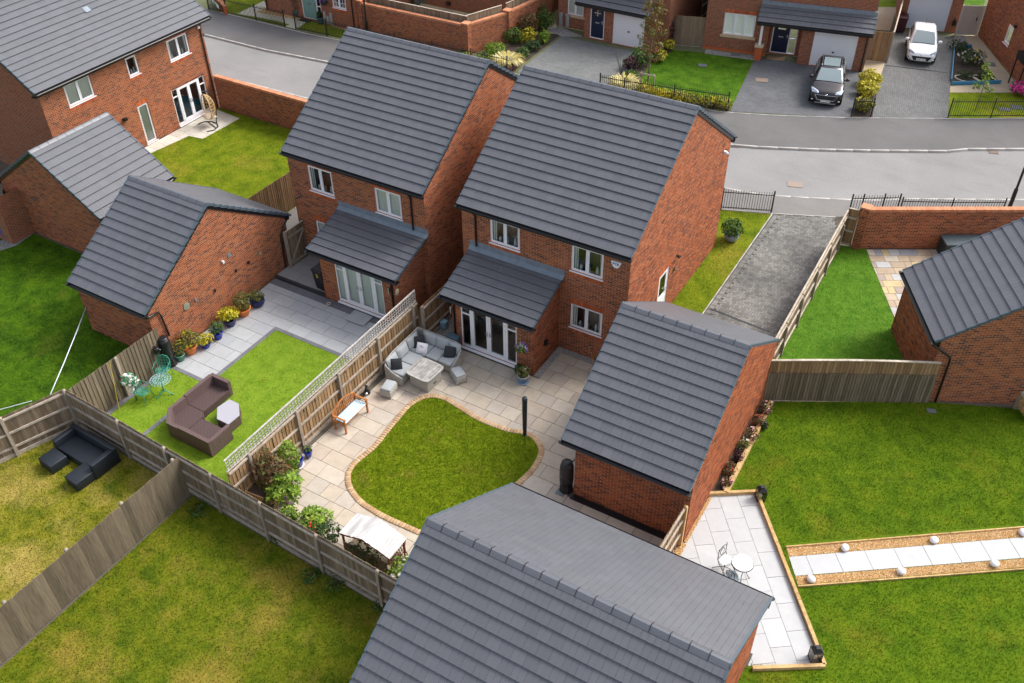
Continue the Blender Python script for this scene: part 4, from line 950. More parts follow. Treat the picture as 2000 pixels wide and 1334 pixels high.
def cop():
    n = N('coping_brick'); r = n.pos.outputs['Random Per Island']; c = n.ramp(r, [(0, (.48, .19, .10)), (1, (.62, .28, .15))]); return n.set(n.val(c, n.mapr(n.noise(20), .3, .7, .85, 1.15)), .85, .2)
M_cop = cop()
pr0 = G(1665, 485.5); pr1 = G(1825, 485.5); dv = (pr1 - pr0).normalized(); pe = pr0 + dv * 9
brick_wall('garden_wall', 'tall brick garden wall with pale coping behind the mixed stone patio', [(pr0.x, pr0.y), (pe.x, pe.y)], 1.85, piers=[(pr0.x + dv.x * .18 - dv.y * .11, pr0.y + dv.y * .18 + dv.x * .11, .36, 1.98)])
brick_wall('garden_wall', 'brick garden wall with orange coping at the end of the upper left lawn', [(-38.3, 32.75), (-26, 32.75)], 1.75)
W1 = [G(912, 108), G(993, 82), G(1081, 39)]; wxs = [(-38.2, 45.25), (W1[0].x, W1[0].y), (W1[1].x, W1[1].y), (W1[2].x, W1[2].y)]
brick_wall('garden_wall', 'long cranked brick wall across the road around the buff paved yard', wxs, 1.75, piers=[(wxs[1][0] - .02, wxs[1][1] + .1, .42, 1.9), (wxs[2][0] - .1, wxs[2][1] + .12, .42, 1.9), (-38.2, 45.4, .5, 1.95)])
c0 = G(421, 12); c1 = G(440, 29); brick_wall('low_wall', 'low curved brick wall with street sign at the top left corner', [(c0.x - 1.5, c0.y + 2.5), (c0.x, c0.y), (c1.x, c1.y)], .55, nb=0)
m = MB(); a = G(418, 12, .15); bb = G(430, 24, .15); d = (bb - a).normalized(); nrm = Vector((d.y, -d.x, 0)); 
sg = thing('street_sign', 'white and green street name sign on the low curved wall', 'sign', a + nrm * .03)
MB().bar(Vector((0, 0, .35)), (bb - a) + Vector((0, 0, .35)), .02, .22).build('sign_plate', plain('sign_white', (.75, .78, .74)), sg); MB().bar((bb - a) * .3 + Vector((0, 0, .33)) + nrm * .012, (bb - a) * .7 + Vector((0, 0, .33)) + nrm * .012, .004, .12).build('sign_print', plain('sign_green', (.05, .25, .06)), sg)
# ================================================================== ground, road, lawns, paving
def struct(o): o['kind'] = 'structure'; return o
def P2(L, z=0.0): return [tuple(G(x, y, z).xy) for x, y in L]
sheet('ground', [(-150, -60), (120, -60), (120, 200), (-150, 200)], -.16, plain('bare_ground', (.09, .10, .04), .95, .3, .5))
KF = [(-120, 39.6), (-46.69, 40.0)] + P2([(520, 97), (640, 120)]) + [(-25, 41.45), (-13.21, 42.39)] + P2([(1433, 282), (1480, 286), (1600, 291), (1700, 293), (1850, 294), (1890, 290), (2000, 290)]) + [(12, 56.5), (40, 74)]
KN = [(-120, 33.5), (-41.61, 35.73)] + P2([(500, 166), (600, 192)]) + [(-25, 36.95)] + P2([(1412, 366), (1450, 374), (1510, 382), (1580, 386), (1664, 390), (1720, 391), (1760, 388), (1980, 390)]) + [(12, 50.5), (40, 68)]
sheet('road', KF + KN[::-1], -.10, M_asph)
sheet('pavement', KN + [(40, 40), (10, 40), (.6, 41.6), (-5.5, 38.7), (-5.99, 38.35), (-8.58, 37.27), (-10.7, 36.4), (-26, 33.2), (-120, 33)], 0, asphalt('near_pavement', (.185, .175, .165)))
pb = [(-120, 43.2)] + P2([(430, 24), (500, 41), (600, 66), (660, 78)]) + [(-28, 44.2)] + P2([(1180, 170), (1400, 218), (1500, 225), (1650, 230), (1860, 232), (2000, 231)]) + [(14, 61), (40, 80)]
sheet('pavement', KF + pb[::-1], 0, M_pave)
sheet('plot_ground', [(-90, -40), (60, -40), (60, 40), (10, 40), (.6, 41.6), (-5.5, 38.7), (-10.7, 36.4), (-26, 33.2), (-90, 33)], -.012, plain('plot_soil', (.10, .085, .06), .95, .3, 2))
sheet('plot_ground', pb + [(40, 150), (-120, 150)], -.012, plain('plot_soil_far', (.12, .13, .06), .95, .3, 2))
KERB_ME = rbox_mesh('kerb_stone', (1, .13, .20), .012, M_kerb, 1)
def kerb(name, pts, top, st=.915, w=.13):
    root = struct(link(name, None)); root.empty_display_size = .2
    pts = [Vector((p[0], p[1], 0)) for p in pts]; 
    for a, b_ in zip(pts, pts[1:]):
        d = b_ - a; n = max(1, round(d.length / st)); 
        for i in range(n):
            c = a + d * ((i + .5) / n)
            if not in_frame(c): continue
            o = link('kerb_stone', KERB_ME, root); o.location = (c.x, c.y, top - .1); o.rotation_euler.z = math.atan2(d.y, d.x); o.scale = (d.length / n - .003, w / .13, 1)
kerb('kerb', KF[1:-1], .008, w=.11); kerb('kerb', KN[1:-1], .008, w=.11)
kerb('kerb', pb[1:8], .022, w=.06); kerb('kerb', pb[6:13], .02, w=.06)
PB_ = P2([(1410, 409), (1508, 417), (1632, 424)]); kerb('kerb', PB_, .012, w=.06)
# ---- lawns
def in_poly(x, y, poly):
    c = np.zeros(len(x), bool); n = len(poly)
    for i in range(n):
        x0, y0 = poly[i][:2]; x1, y1 = poly[(i + 1) % n][:2]
        if y0 == y1: continue
        k = ((y0 > y) != (y1 > y)) & (x < (x1 - x0) * (y - y0) / (y1 - y0) + x0); c ^= k
    return c
def blades(poly, dens, mat, h=.045, w=.012, z=0.0, holes=(), lab='short mown grass'):
    xs = [p[0] for p in poly]; ys = [p[1] for p in poly]; A = (max(xs) - min(xs)) * (max(ys) - min(ys)); n = int(A * dens); rs = np.random.RandomState(len(poly) + n)
    x = rs.uniform(min(xs), max(xs), n); y = rs.uniform(min(ys), max(ys), n); k = in_poly(x, y, poly)
    for hpoly in holes: k &= ~in_poly(x, y, hpoly)
    pc = (np.stack([x, y, np.full(n, z)], 1) - CAMP) @ RM.T; px = 1000 + FOC * pc[:, 0] / pc[:, 2]; py = 667 + FOC * pc[:, 1] / pc[:, 2]
    k &= (px > -80) & (px < 2080) & (py > -60) & (py < 1400); x, y = x[k], y[k]; n = len(x)
    if n == 0: return
    a = rs.uniform(0, 2 * np.pi, n); hh = h * rs.uniform(.5, 1.3, n); ww = w * rs.uniform(.7, 1.3, n); la = rs.uniform(0, 2 * np.pi, n); le = hh * rs.uniform(.3, 1.1, n)
    V = np.zeros((n, 3, 3)); V[:, 0] = np.stack([x - np.cos(a) * ww, y - np.sin(a) * ww, np.full(n, z)], 1); V[:, 1] = np.stack([x + np.cos(a) * ww, y + np.sin(a) * ww, np.full(n, z)], 1)
    V[:, 2] = np.stack([x + np.cos(la) * le, y + np.sin(la) * le, z + hh], 1)
    o = link('grass', raw_mesh('grass', V.reshape(-1, 3), np.arange(3 * n).reshape(-1, 3), mat)); tag(o, lab, 'grass', kind='stuff')
def lawn(poly, key, dens=350, h=.045, z=0.0, holes=(), lab='short mown grass', name='lawn', w=.012):
    sheet(name, poly, z, GRS[key])
    if dens: blades(poly, dens * 2.1, GRB[GRS[key].name], h, w * .62, z, holes, lab)
lawn([(-19.15, 1.5), (-5, 1.5), (-5, 7.7), (-9.2, 7.7), (-9.2, 11.35), (-19.12, 11.75)], 'dry', 420, .05, lab='patchy yellowing grass of the lawn at the bottom left')
lawn([(-19.25, 1.5), (-30, 1.5), (-25.95, 9.5), (-24.85, 12.0), (-19.25, 11.75)], 'dry2', 400, .05, lab='dry straw coloured grass around the black furniture')
lawn([(-52, 2), (-29, 2), (-26.0, 9.5), (-24.9, 12.1), (-24.75, 15.95), (-28.8, 15.95), (-28.8, 19.28), (-52, 19.28)], 'shade', 330, .05, lab='dark green grass of the lawn at far left')
L_PATIO = [(-38.4, 26.0), (-37.75, 26.6), (-37.38, 29.5), (-36.5, 29.62), (-36.45, 32.3), (-38.4, 32.5)]
lawn([(-38.4, 23.3), (-27.95, 23.3), (-27.0, 32.72), (-38.4, 32.72)], 'bright', 250, .045, -.004, [L_PATIO], lab='bright grass of the upper left garden')
lawn([(-4.42, 25.3), (.14, 27.92), (14, 34), (20, 22), (6, 4), (-3, 6), (-1.75, 15.0), (.03, 15.98), (-3.55, 20.9), (-4.36, 20.5)], 'green', 420, .05, -.004, [P2([(1534, 1062), (2010, 1022), (2010, 1112), (1562, 1148)])], lab='green grass of the lawn at the right')
lawn([(-5.15, 36.2), (-4.13, 36.48), (-1.3, 30.9), (.2, 28.0), (-4.55, 25.4), (-5.08, 26.5)], 'astro2', 350, .03, lab='artificial grass beside the mixed stone patio')
lawn([(-9.85, 25.3), (-8.52, 25.3), (-8.56, 37.15), (-10.7, 36.35), (-10.5, 33.6), (-9.9, 33.4)], 'bright', 350, .045, lab='grass strip beside the middle house')
lawn([(-49, 43.3), (-30, 44.15), (-31, 45.15), (-38.2, 45.1), (-46, 45.0), (-46, 52), (-53, 52)], 'bright', 90, .05, lab='grass strip in front of the house with the green door')
lawn(P2([(1310, 97), (1475, 112), (1425, 217), (1200, 172), (1250, 140), (1268, 120)]), 'lush', 110, .05, lab='lush grass in front of the house with the porch')
lawn(P2([(1854, 181), (2030, 181), (2030, 231), (1852, 230)]), 'bright', 100, .05, lab='grass behind the upper right railings')
lawn(P2([(1718, 0), (1755, 0), (1752, 14), (1716, 14)]), 'bright', 0); lawn(P2([(1880, -10), (1925, -10), (1922, 10), (1884, 10)]), 'lush', 0)
# ---- slabs
def clip_rect(poly, x0, x1, y0, y1):
    def cut(P, f, inter):
        out = []
        for i in range(len(P)):
            a, b_ = P[i - 1], P[i]; fa, fb = f(a), f(b_)
            if fb >= 0:
                if fa < 0: out.append(inter(a, b_, fa, fb))
                out.append(b_)
            elif fa >= 0: out.append(inter(a, b_, fa, fb))
        return out
    it = lambda a, b_, fa, fb: (a[0] + (b_[0] - a[0]) * fa / (fa - fb), a[1] + (b_[1] - a[1]) * fa / (fa - fb))
    P = poly
    for f in (lambda p: p[0] - x0, lambda p: x1 - p[0], lambda p: p[1] - y0, lambda p: y1 - p[1]):
        if len(P) < 3: return []
        P = cut(P, f, it)
    return P
def area(P): return abs(sum(P[i - 1][0] * P[i][1] - P[i][0] * P[i - 1][1] for i in range(len(P)))) / 2 if len(P) > 2 else 0
def paving(name, poly, ang, row, lens, mat, bed, z=.0, gap=.014, th=.03, seed=1, holes=(), off=None, origin=(0, 0), pname='slab', bond=None):
    rnd = random.Random(seed); root = sheet(name, poly, z - .012, bed); c, s_ = math.cos(ang), math.sin(ang); ox, oy = origin
    Q = [((p[0] - ox) * c + (p[1] - oy) * s_, -(p[0] - ox) * s_ + (p[1] - oy) * c) for p in poly]
    xs = [p[0] for p in Q]; ys = [p[1] for p in Q]; j0 = math.floor(min(ys) / row)
    for j in range(j0, int(math.ceil(max(ys) / row)) + 1):
        y0 = j * row
        if y0 > max(ys): break
        x = (math.floor(min(xs) / lens[0]) - 1) * lens[0] + ((bond[j % len(bond)] * lens[0]) if bond else rnd.uniform(0, lens[0]))
        while x < max(xs):
            l = lens[0] if bond else rnd.choice(lens)
            P = clip_rect(Q, x + gap / 2, x + l - gap / 2, y0 + gap / 2, y0 + row - gap / 2); x += l
            if area(P) < .012: continue
            W = [(ox + p[0] * c - p[1] * s_, oy + p[0] * s_ + p[1] * c) for p in P]; cx = sum(p[0] for p in W) / len(W); cy = sum(p[1] for p in W) / len(W)
            if any(all(in_poly(np.array([p[0]]), np.array([p[1]]), h)[0] for p in W) for h in holes): continue
            if not in_frame((cx, cy, 0), 60): continue
            m = MB().prism([(p[0] - cx, p[1] - cy) for p in W], -th, 0); o = m.build(pname, mat, root); o.location = (cx, cy, z + rnd.uniform(-.0015, .0015))
            o.rotation_euler = (rnd.uniform(-.003, .003), rnd.uniform(-.003, .003), 0)
    return root
# B garden with its curved lawn
LAWN_OUT = P2([(848, 770), (820, 775), (795, 790), (775, 812), (750, 842), (725, 872), (692, 899), (677, 919), (674, 937), (679, 957), (698, 982), (725, 1001), (750, 1015), (783, 1030), (823, 1047), (862, 1054), (905, 1038), (955, 1000), (992, 967), (1019, 945), (1045, 920), (1060, 893), (1062, 875), (1050, 855), (1027, 842), (1000, 838), (975, 830), (938, 815), (900, 792), (875, 777)])
def smooth_loop(P, n=4):
    out = []; k = len(P)
    for i in range(k):
        a, b_, c, d = (Vector((*P[(i + j) % k], 0)) for j in (-1, 0, 1, 2))
        for t in [q / n for q in range(n)]:
            out.append(.5 * ((2 * b_) + (c - a) * t + (2 * a - 5 * b_ + 4 * c - d) * t * t + (3 * b_ - a - 3 * c + d) * t ** 3))
    return out
LO = smooth_loop(LAWN_OUT)
def offset_loop(L, d):
    k = len(L); out = []; ar = sum(L[i - 1].x * L[i].y - L[i].x * L[i - 1].y for i in range(k))
    for i in range(k):
        t = (L[(i + 2) % k] - L[i - 2]).normalized(); nrm = Vector((-t.y, t.x, 0)) * (1 if ar > 0 else -1); out.append(L[i] + nrm * d)
    return out
LI = offset_loop(LO, .19)
B_REG = [(-17.33, 12.0), (-9.40, 11.6), (-9.40, 15.32), (-4.95, 15.32), (-4.95, 17.75), (-8.75, 17.75), (-8.62, 25.4), (-9.8, 25.4), (-9.8, 23.85), (-12.25, 23.85), (-12.25, 22.15), (-17.1, 22.15)]
paving('patio', B_REG, 0, .60, [.9, .9, .6], M_slabB, M_bed, .0, seed=5, holes=[[(p.x, p.y) for p in LI]])
sheet('lawn', [(p.x, p.y) for p in offset_loop(LO, .17)], .006, GRS['olive']); blades([(p.x, p.y) for p in offset_loop(LO, .2)], 1900, GRB[GRS['olive'].name], .05, .0075, .006, lab='tufty olive green grass of the curved lawn')
root = struct(MB().add(LO + LI, [(i, (i + 1) % len(LO), len(LO) + (i + 1) % len(LO), len(LO) + i) for i in range(len(LO))]).build('lawn_edging', M_bed)); root.location.z = .006
EB = rbox_mesh('edging_brick', (.098, .19, .05), .008, M_edgeB, 1)
per = [0]; 
for i in range(len(LO)): per.append(per[-1] + (LO[(i + 1) % len(LO)] - LO[i]).length)
n = int(per[-1] / .108)
for i in range(n):
    s_ = per[-1] * i / n; k = max(j for j in range(len(LO)) if per[j] <= s_ + 1e-9); t = (s_ - per[k]) / (per[k + 1] - per[k]); c = (LO[k].lerp(LO[(k + 1) % len(LO)], t) + LI[k].lerp(LI[(k + 1) % len(LO)], t)) / 2
    d = LO[(k + 1) % len(LO)] - LO[k]
    if in_frame(c): o = link('edging_brick', EB, root); o.location = (c.x, c.y, .0 + random.uniform(-.002, .002)); o.rotation_euler.z = math.atan2(d.y, d.x) + random.uniform(-.03, .03)
def gravel(name, poly, mat, base, dens, z=.0, r=.018, lab='loose gravel'):
    sheet(name, poly, z, base); xs = [p[0] for p in poly]; ys = [p[1] for p in poly]; n = int((max(xs) - min(xs)) * (max(ys) - min(ys)) * dens); rs = np.random.RandomState(n)
    x = rs.uniform(min(xs), max(xs), n); y = rs.uniform(min(ys), max(ys), n); k = in_poly(x, y, poly); x, y = x[k], y[k]; n = len(x)
    if not n: return
    rr = r * rs.uniform(.6, 1.3, n); a = rs.uniform(0, 6.28, n); oc = np.array([(1, 0, 0), (0, 1, 0), (-1, 0, 0), (0, -1, 0), (0, 0, .7)]); V = np.zeros((n, 5, 3))
    for i in range(5):
        V[:, i, 0] = x + rr * (oc[i, 0] * np.cos(a) - oc[i, 1] * np.sin(a) * .7); V[:, i, 1] = y + rr * (oc[i, 0] * np.sin(a) + oc[i, 1] * np.cos(a) * .7); V[:, i, 2] = z + .002 + rr * oc[i, 2]
    F = np.array([(0, 1, 4), (1, 2, 4), (2, 3, 4), (3, 0, 4)]); F = (F[None] + 5 * np.arange(n)[:, None, None]).reshape(-1, 3)
    o = link('gravel', raw_mesh('gravel', V.reshape(-1, 3), F, mat)); tag(o, lab, 'gravel', kind='stuff')
gravel('gravel_strip', [(-12.5, 22.2), (-12.24, 22.2), (-12.24, 23.86), (-9.85, 23.86), (-9.85, 24.12), (-12.5, 24.12)], M_gravg, M_gravgbase, 1400, .004, lab='grey gravel at the foot of the middle house')
gravel('gravel_strip', [(-17.0, 22.2), (-16.0, 22.2), (-16.0, 24.1), (-16.7, 24.1), (-16.7, 32), (-17.0, 32)], M_gravg, M_gravgbase, 500, .004, lab='grey gravel in the gap between the two houses')
sheet('drain_channel', [(-8.62, 17.74), (-4.9, 17.74), (-4.9, 17.93), (-8.62, 17.93)], .012, M_metal)
MB().b2((-8.62, 17.70, 0), (-4.9, 17.74, .03)).build('drain_rim', M_metal)['kind'] = 'structure'
MB().box((*G(1095, 962).xy, .01), (.3, .26, .02)).build('drain_cover', plain('drain_grey', (.16, .17, .18)))['kind'] = 'structure'
# A garden
A_REG = [(-24.83, 16.0), (-22.66, 16.0), (-22.66, 19.66), (-17.55, 19.66), (-17.55, 21.74), (-24.83, 21.74)]
paving('patio', A_REG, 0, .60, [.9], M_slabA, M_bedA, .0, seed=2, bond=(0, .5), origin=(-24.83, 16.0))
def strip(name, x0, y0, x1, y1, z=.012, mat=None, unit=.45, pn='edging_stone'):
    root = struct(link(name, None)); L = max(x1 - x0, y1 - y0); n = max(1, round(L / unit)); hor = (x1 - x0) > (y1 - y0)
    for i in range(n):
        a, b_ = i / n, (i + 1) / n
        m = MB()
        if hor: m.b2((x0 + L * a + .004, y0, -.03), (x0 + L * b_ - .004, y1, z))
        else: m.b2((x0, y0 + L * a + .004, -.03), (x1, y0 + L * b_ - .004, z))
        m.build(pn, mat or M_edgeA, root)
    return root
strip('lawn_kerb', -22.66, 19.5, -17.55, 19.66); strip('lawn_kerb', -22.66, 12.25, -22.50, 19.5); strip('lawn_kerb', -24.55, 15.84, -22.67, 16.0); strip('lawn_kerb', -24.55, 12.3, -24.38, 15.83)
strip('patio_border', -24.83, 21.75, -17.55, 22.1, .006)
lawn([(-22.5, 12.1), (-17.5, 12.1), (-17.5, 19.5), (-22.5, 19.5)], 'astro', 500, .025, .004, lab='bright artificial grass of the main lawn by the rattan sofa')
lawn([(-24.38, 12.2), (-22.66, 12.2), (-22.66, 15.84), (-24.38, 15.84)], 'astro', 500, .025, .004, lab='bright artificial grass under the green bistro set')
paving('raised_terrace', [(-24.83, 22.22), (-22.2, 22.22), (-22.2, 26), (-24.83, 26)], 0, .6, [.9], plain('porcelain_dark', (.25, .25, .25), .6, .1, rnd='obj', rv=.1), M_bedA, .13, seed=3, bond=(0, .5))
strip('step_edge', -24.83, 22.1, -22.17, 22.22, .135, plain('step_dark', (.035, .036, .04), .6))
m = MB(); q = [G(674.5, 622.7, .09), G(693, 605, .09), G(728, 618.7, .09), G(709.5, 635.7, .09)]; m.prism([(p.x, p.y) for p in q], .05, .09); ds = m.build('door_step', M_slabA); tag(ds, 'single pale porcelain slab raised as a step below the glazed doors with curtains', 'step')
cq = sum((Vector(p) for p in q), Vector()) / 4; MB().box((cq.x, cq.y, .025), (.7, .5, .045)).build('step_base', M_edgeA, ds)
sheet('side_passage', [(-27.85, 23.4), (-24.9, 23.4), (-24.9, 33), (-27.85, 33)], .004, plain('passage_slab', (.44, .42, .37), .85, .12))
# white patio, path
WA = R_(36)
W_REG = [(-4.78, 20.12), (-3.60, 20.84), (-.03, 15.96), (-1.74, 14.93), (-1.74, 15.35), (-4.5, 15.35), (-4.78, 17.9)]
paving('patio', W_REG, WA - math.pi / 2, .60, [.9], M_slabW, M_bedW, .0, gap=.010, seed=4, bond=(0, .5), origin=(-3.60, 20.84))
PW = [G(1541, 1088).xy, G(2010, 1049).xy, G(2010, 1089).xy, G(1553, 1125).xy]
paving('path', [tuple(p) for p in PW], WA, 2.0, [.9], M_slabW, M_bedW, .012, seed=4, bond=(0,), origin=(PW[3][0] - .35 * math.cos(WA) + 1.1 * math.sin(WA), PW[3][1] - .35 * math.sin(WA) - 1.1 * math.cos(WA)))
gravel('gravel_strip', P2([(1535, 1069), (2010, 1030), (2010, 1048), (1541, 1087)]), M_gravel, M_gravbase, 1500, .0, .022, 'golden gravel along the upper side of the white path')
gravel('gravel_strip', P2([(1553, 1126), (2010, 1090), (2010, 1107), (1558, 1142)]), M_gravel, M_gravbase, 1500, .0, .022, 'golden gravel along the lower side of the white path')
gravel('gravel_strip', [(-4.93, 15.4), (-4.72, 15.4), (-4.72, 17.9), (-4.93, 17.9)], M_gravel, M_gravbase, 1500, .004, .025, 'golden gravel at the foot of the short timber fence')
gravel('gravel_strip', [(-4.83, 17.95), (-4.73, 17.95), (-4.73, 20.0), (-4.83, 20.0)], M_gravel, M_gravbase, 900, .014, .02, 'golden gravel at the foot of the garage beside the white patio')
SLN = [('pale timber edging along the top of the white patio', [(1382, 962), (1478, 958)], .13, .10), ('pale timber edging down the long side of the white patio', [(1478, 958), (1612, 1298)], .13, .10), ('pale timber edging along the bottom of the white patio', [(1612, 1298), (1470, 1303)], .13, .10), ('pale timber edging of the narrow flower bed beside the garage', [(1507, 782), (1418, 960)], .16, .16),
       ('thin timber edging above the upper gravel strip of the white path', [(1535, 1067), (2015, 1027)], .06, .04), ('thin timber edging below the lower gravel strip of the white path', [(1559, 1144), (2015, 1109)], .06, .04)]
for lab, pts, hh, ww in SLN:
    a, b_ = (G(*p, hh) for p in pts); n = max(1, round((b_ - a).length / 2.4)); t = thing('timber_edging', lab, 'edging', (a.x, a.y, 0))
    for i in range(n): MB().bar((b_ - a) * (i / n) + Vector((0, 0, hh / 2)), (b_ - a) * ((i + 1) / n - .002) + Vector((0, 0, hh / 2)), ww, hh).build('sleeper', M_sleeper, t)
sheet('flower_bed', [(-4.80, 25.2), (-4.50, 25.3), (-4.40, 20.5), (-4.80, 20.2)], .02, M_soil)
# right yard
paving('patio', [(-4.13, 36.42), (-1.2, 38.1), (1.5, 34), (-1.25, 30.9)], R_(29.8), .45, [.3, .6, .75, .45], M_slabC, M_bed, .006, seed=9, origin=(-4.13, 36.42), gap=.02)
paving('patio', L_PATIO, math.pi / 2, .6, [.6, .9], M_slabL, M_bed, .006, seed=11)
# driveway of block paving
DR = [(-8.47, 25.3), (-5.28, 25.3), (-5.3, 36.4)] + [tuple(G(1632, 425).xy), (-8.50, 37.15)]
root = sheet('driveway', DR, -.008, M_bedD); it = []
def blk(cx, cy, rz, l=.2, w=.1):
    if in_poly(np.array([cx]), np.array([cy]), DR)[0]: it.append(('block', Matrix.Translation((cx, cy, -.02 + random.uniform(-.0015, .0015))) @ Matrix.Rotation(rz + random.uniform(-.01, .01), 4, 'Z') @ Matrix.Diagonal((l - .013, w - .013, .05, 1)), root))
for a in range(-10, 160):
    for b_ in range(-10, 80):
        k = (a - b_) % 4; x, y = -8.26 + b_ * .1, 25.3 + a * .1
        if x < -8.27 or x > -5.4: continue
        if k == 0: blk(x + .1, y + .05, 0)
        elif k == 1: blk(x + .05, y + .1, math.pi / 2)
for j in range(122): blk(-8.37, 25.35 + j * .1, 0)
pieces('block', it, (M_block, M_blocki), None, 300)
a, b_ = G(1386, 603, 0), G(1502, 648, 0); MB().bar(a + Vector((0, 0, .004)), b_ + Vector((0, 0, .004)), .1, .012).build('drain_channel', M_metal)['kind'] = 'structure'
kerb('kerb', [(-8.53, 25.3), (-8.55, 37.2)], .015, w=.05)
# far side drives and paths
M_d2 = block_far_mat('block_far_a', (.17, .175, .17), R_(4)); M_d3 = block_far_mat('block_far_b', (.12, .123, .13), R_(15)); M_d4 = block_far_mat('block_far_c', (.145, .145, .142), R_(105))
sheet('driveway', P2([(1098, 70), (1196, 93), (1258, 104), (1245, 130), (1195, 172), (1010, 141)]), .004, M_d2)
sheet('driveway', P2([(1476, 112), (1690, 140), (1660, 230), (1425, 218)]), .004, M_d3)
sheet('driveway', P2([(1735, 60), (1862, 72), (1851, 231), (1704, 229)]), .004, M_d4)
a, b_ = G(1730, 128), G(1851, 142); MB().bar(a + Vector((0, 0, .006)), b_ + Vector((0, 0, .006)), .1, .01).build('drain_channel', M_metal)['kind'] = 'structure'
M_buff = asphalt('buff_path', (.44, .36, .25))
sheet('path', P2([(463, 27), (515, 2), (528, 18), (560, 32), (600, 42), (580, 57), (556, 52), (566, 48), (545, 42), (500, 33)]), .008, plain('path_stone', (.48, .45, .36), .9))
gravel('gravel_strip', P2([(500, 24), (520, 15), (592, 33), (590, 40)]), M_gravel, M_gravbase, 200, .012, .03, 'golden gravel below the wall of the house with the green door')
gravel('gravel_strip', P2([(632, 47), (640, 44), (700, 58), (698, 66)]), M_gravel, M_gravbase, 200, .012, .03, 'golden gravel by the meter boxes of the house with the green door')
paving('yard_paving', [(-38.1, 45.7), (-30.6, 46.0), (-29.4, 47.6), (-29.2, 51.15), (-38.1, 51.15)], R_(10), .75, [.9, .6], M_slabY, M_bed, .006, seed=12)
sheet('flower_bed', P2([(995, 88), (1062, 42), (1092, 70), (1005, 138), (960, 150), (930, 118)]), .004, M_soil)
sheet('path', P2([(1055, 52), (1082, 36), (1092, 66), (1068, 66)]), .008, M_buff)
gravel('gravel_strip', P2([(1068, 58), (1092, 52), (1140, 72), (1098, 72)]), M_gravg, M_gravgbase, 150, .012, .03, 'grey gravel below the window of the top centre house')
gravel('gravel_strip', P2([(1378, 97), (1478, 110), (1474, 118), (1376, 105)]), M_gravg, M_gravgbase, 150, .012, .03, 'grey gravel below the wide window of the porch house')
sheet('flower_bed', P2([(1245, 130), (1262, 112), (1300, 88), (1315, 100), (1270, 122), (1250, 160), (1300, 178), (1425, 205), (1424, 217), (1175, 170)]), .008, M_soil)
sheet('path', P2([(1690, 118), (1729, 121), (1719, 152), (1684, 146)]), .008, M_buff); sheet('path', P2([(1716, 14), (1752, 14), (1738, 60), (1706, 58)]), .008, M_buff)
sheet('flower_bed', P2([(1681, 148), (1718, 150), (1704, 230), (1663, 230)]), .010, M_soil)
sheet('path', P2([(1883, 69), (1908, 69), (1992, 172), (1992, 181), (1855, 181), (1856, 168), (1953, 164), (1896, 92)]), .008, M_buff)
sheet('flower_bed', P2([(1862, 90), (1896, 90), (1952, 162), (1857, 166)]), .012, M_soil)
gravel('gravel_strip', P2([(1863, 69), (1883, 69), (1896, 90), (1862, 90)]), M_gravg, M_gravgbase, 150, .012, .035, 'slate gravel below the pale garden gate')
for p, s_ in (((1372, 128), (.5, .4)), ((1437, 107), (.6, .4)), ((1934, 126), (.55, .55)), ((1488, 157), (.7, .5)), ((1553, 357), (.7, .5)), ((1985, 210), (.6, .5)), ((1962, 214), (.6, .4)), ((1819, 803), (.3, .22))):
    c = G(*p); m = MB().box((c.x, c.y, .016 if p[1] != 357 else -.09), (s_[0], s_[1], .02), R_(20)); o = m.build('manhole_cover', plain('manhole_rust', (.27, .205, .16)) if p[0] in (1488, 1553) else plain('manhole_grey', (.13, .14, .15))); o['kind'] = 'structure'
for p in ((1434, 285), (1756, 393), (1940, 297)):
    c = G(*p, -.1); root = MB().box((c.x, c.y, -.096), (.48, .42, .01), R_(20)).build('road_gully', plain('gully_rust', (.14, .10, .08))); root['kind'] = 'structure'
    for k in range(6): o = MB().box((c.x + (k - 2.5) * .075 * math.cos(R_(20)), c.y + (k - 2.5) * .075 * math.sin(R_(20)), -.085), (.03, .36, .02), R_(20)).build('bar', plain('gully_bar', (.3, .2, .15)), root)
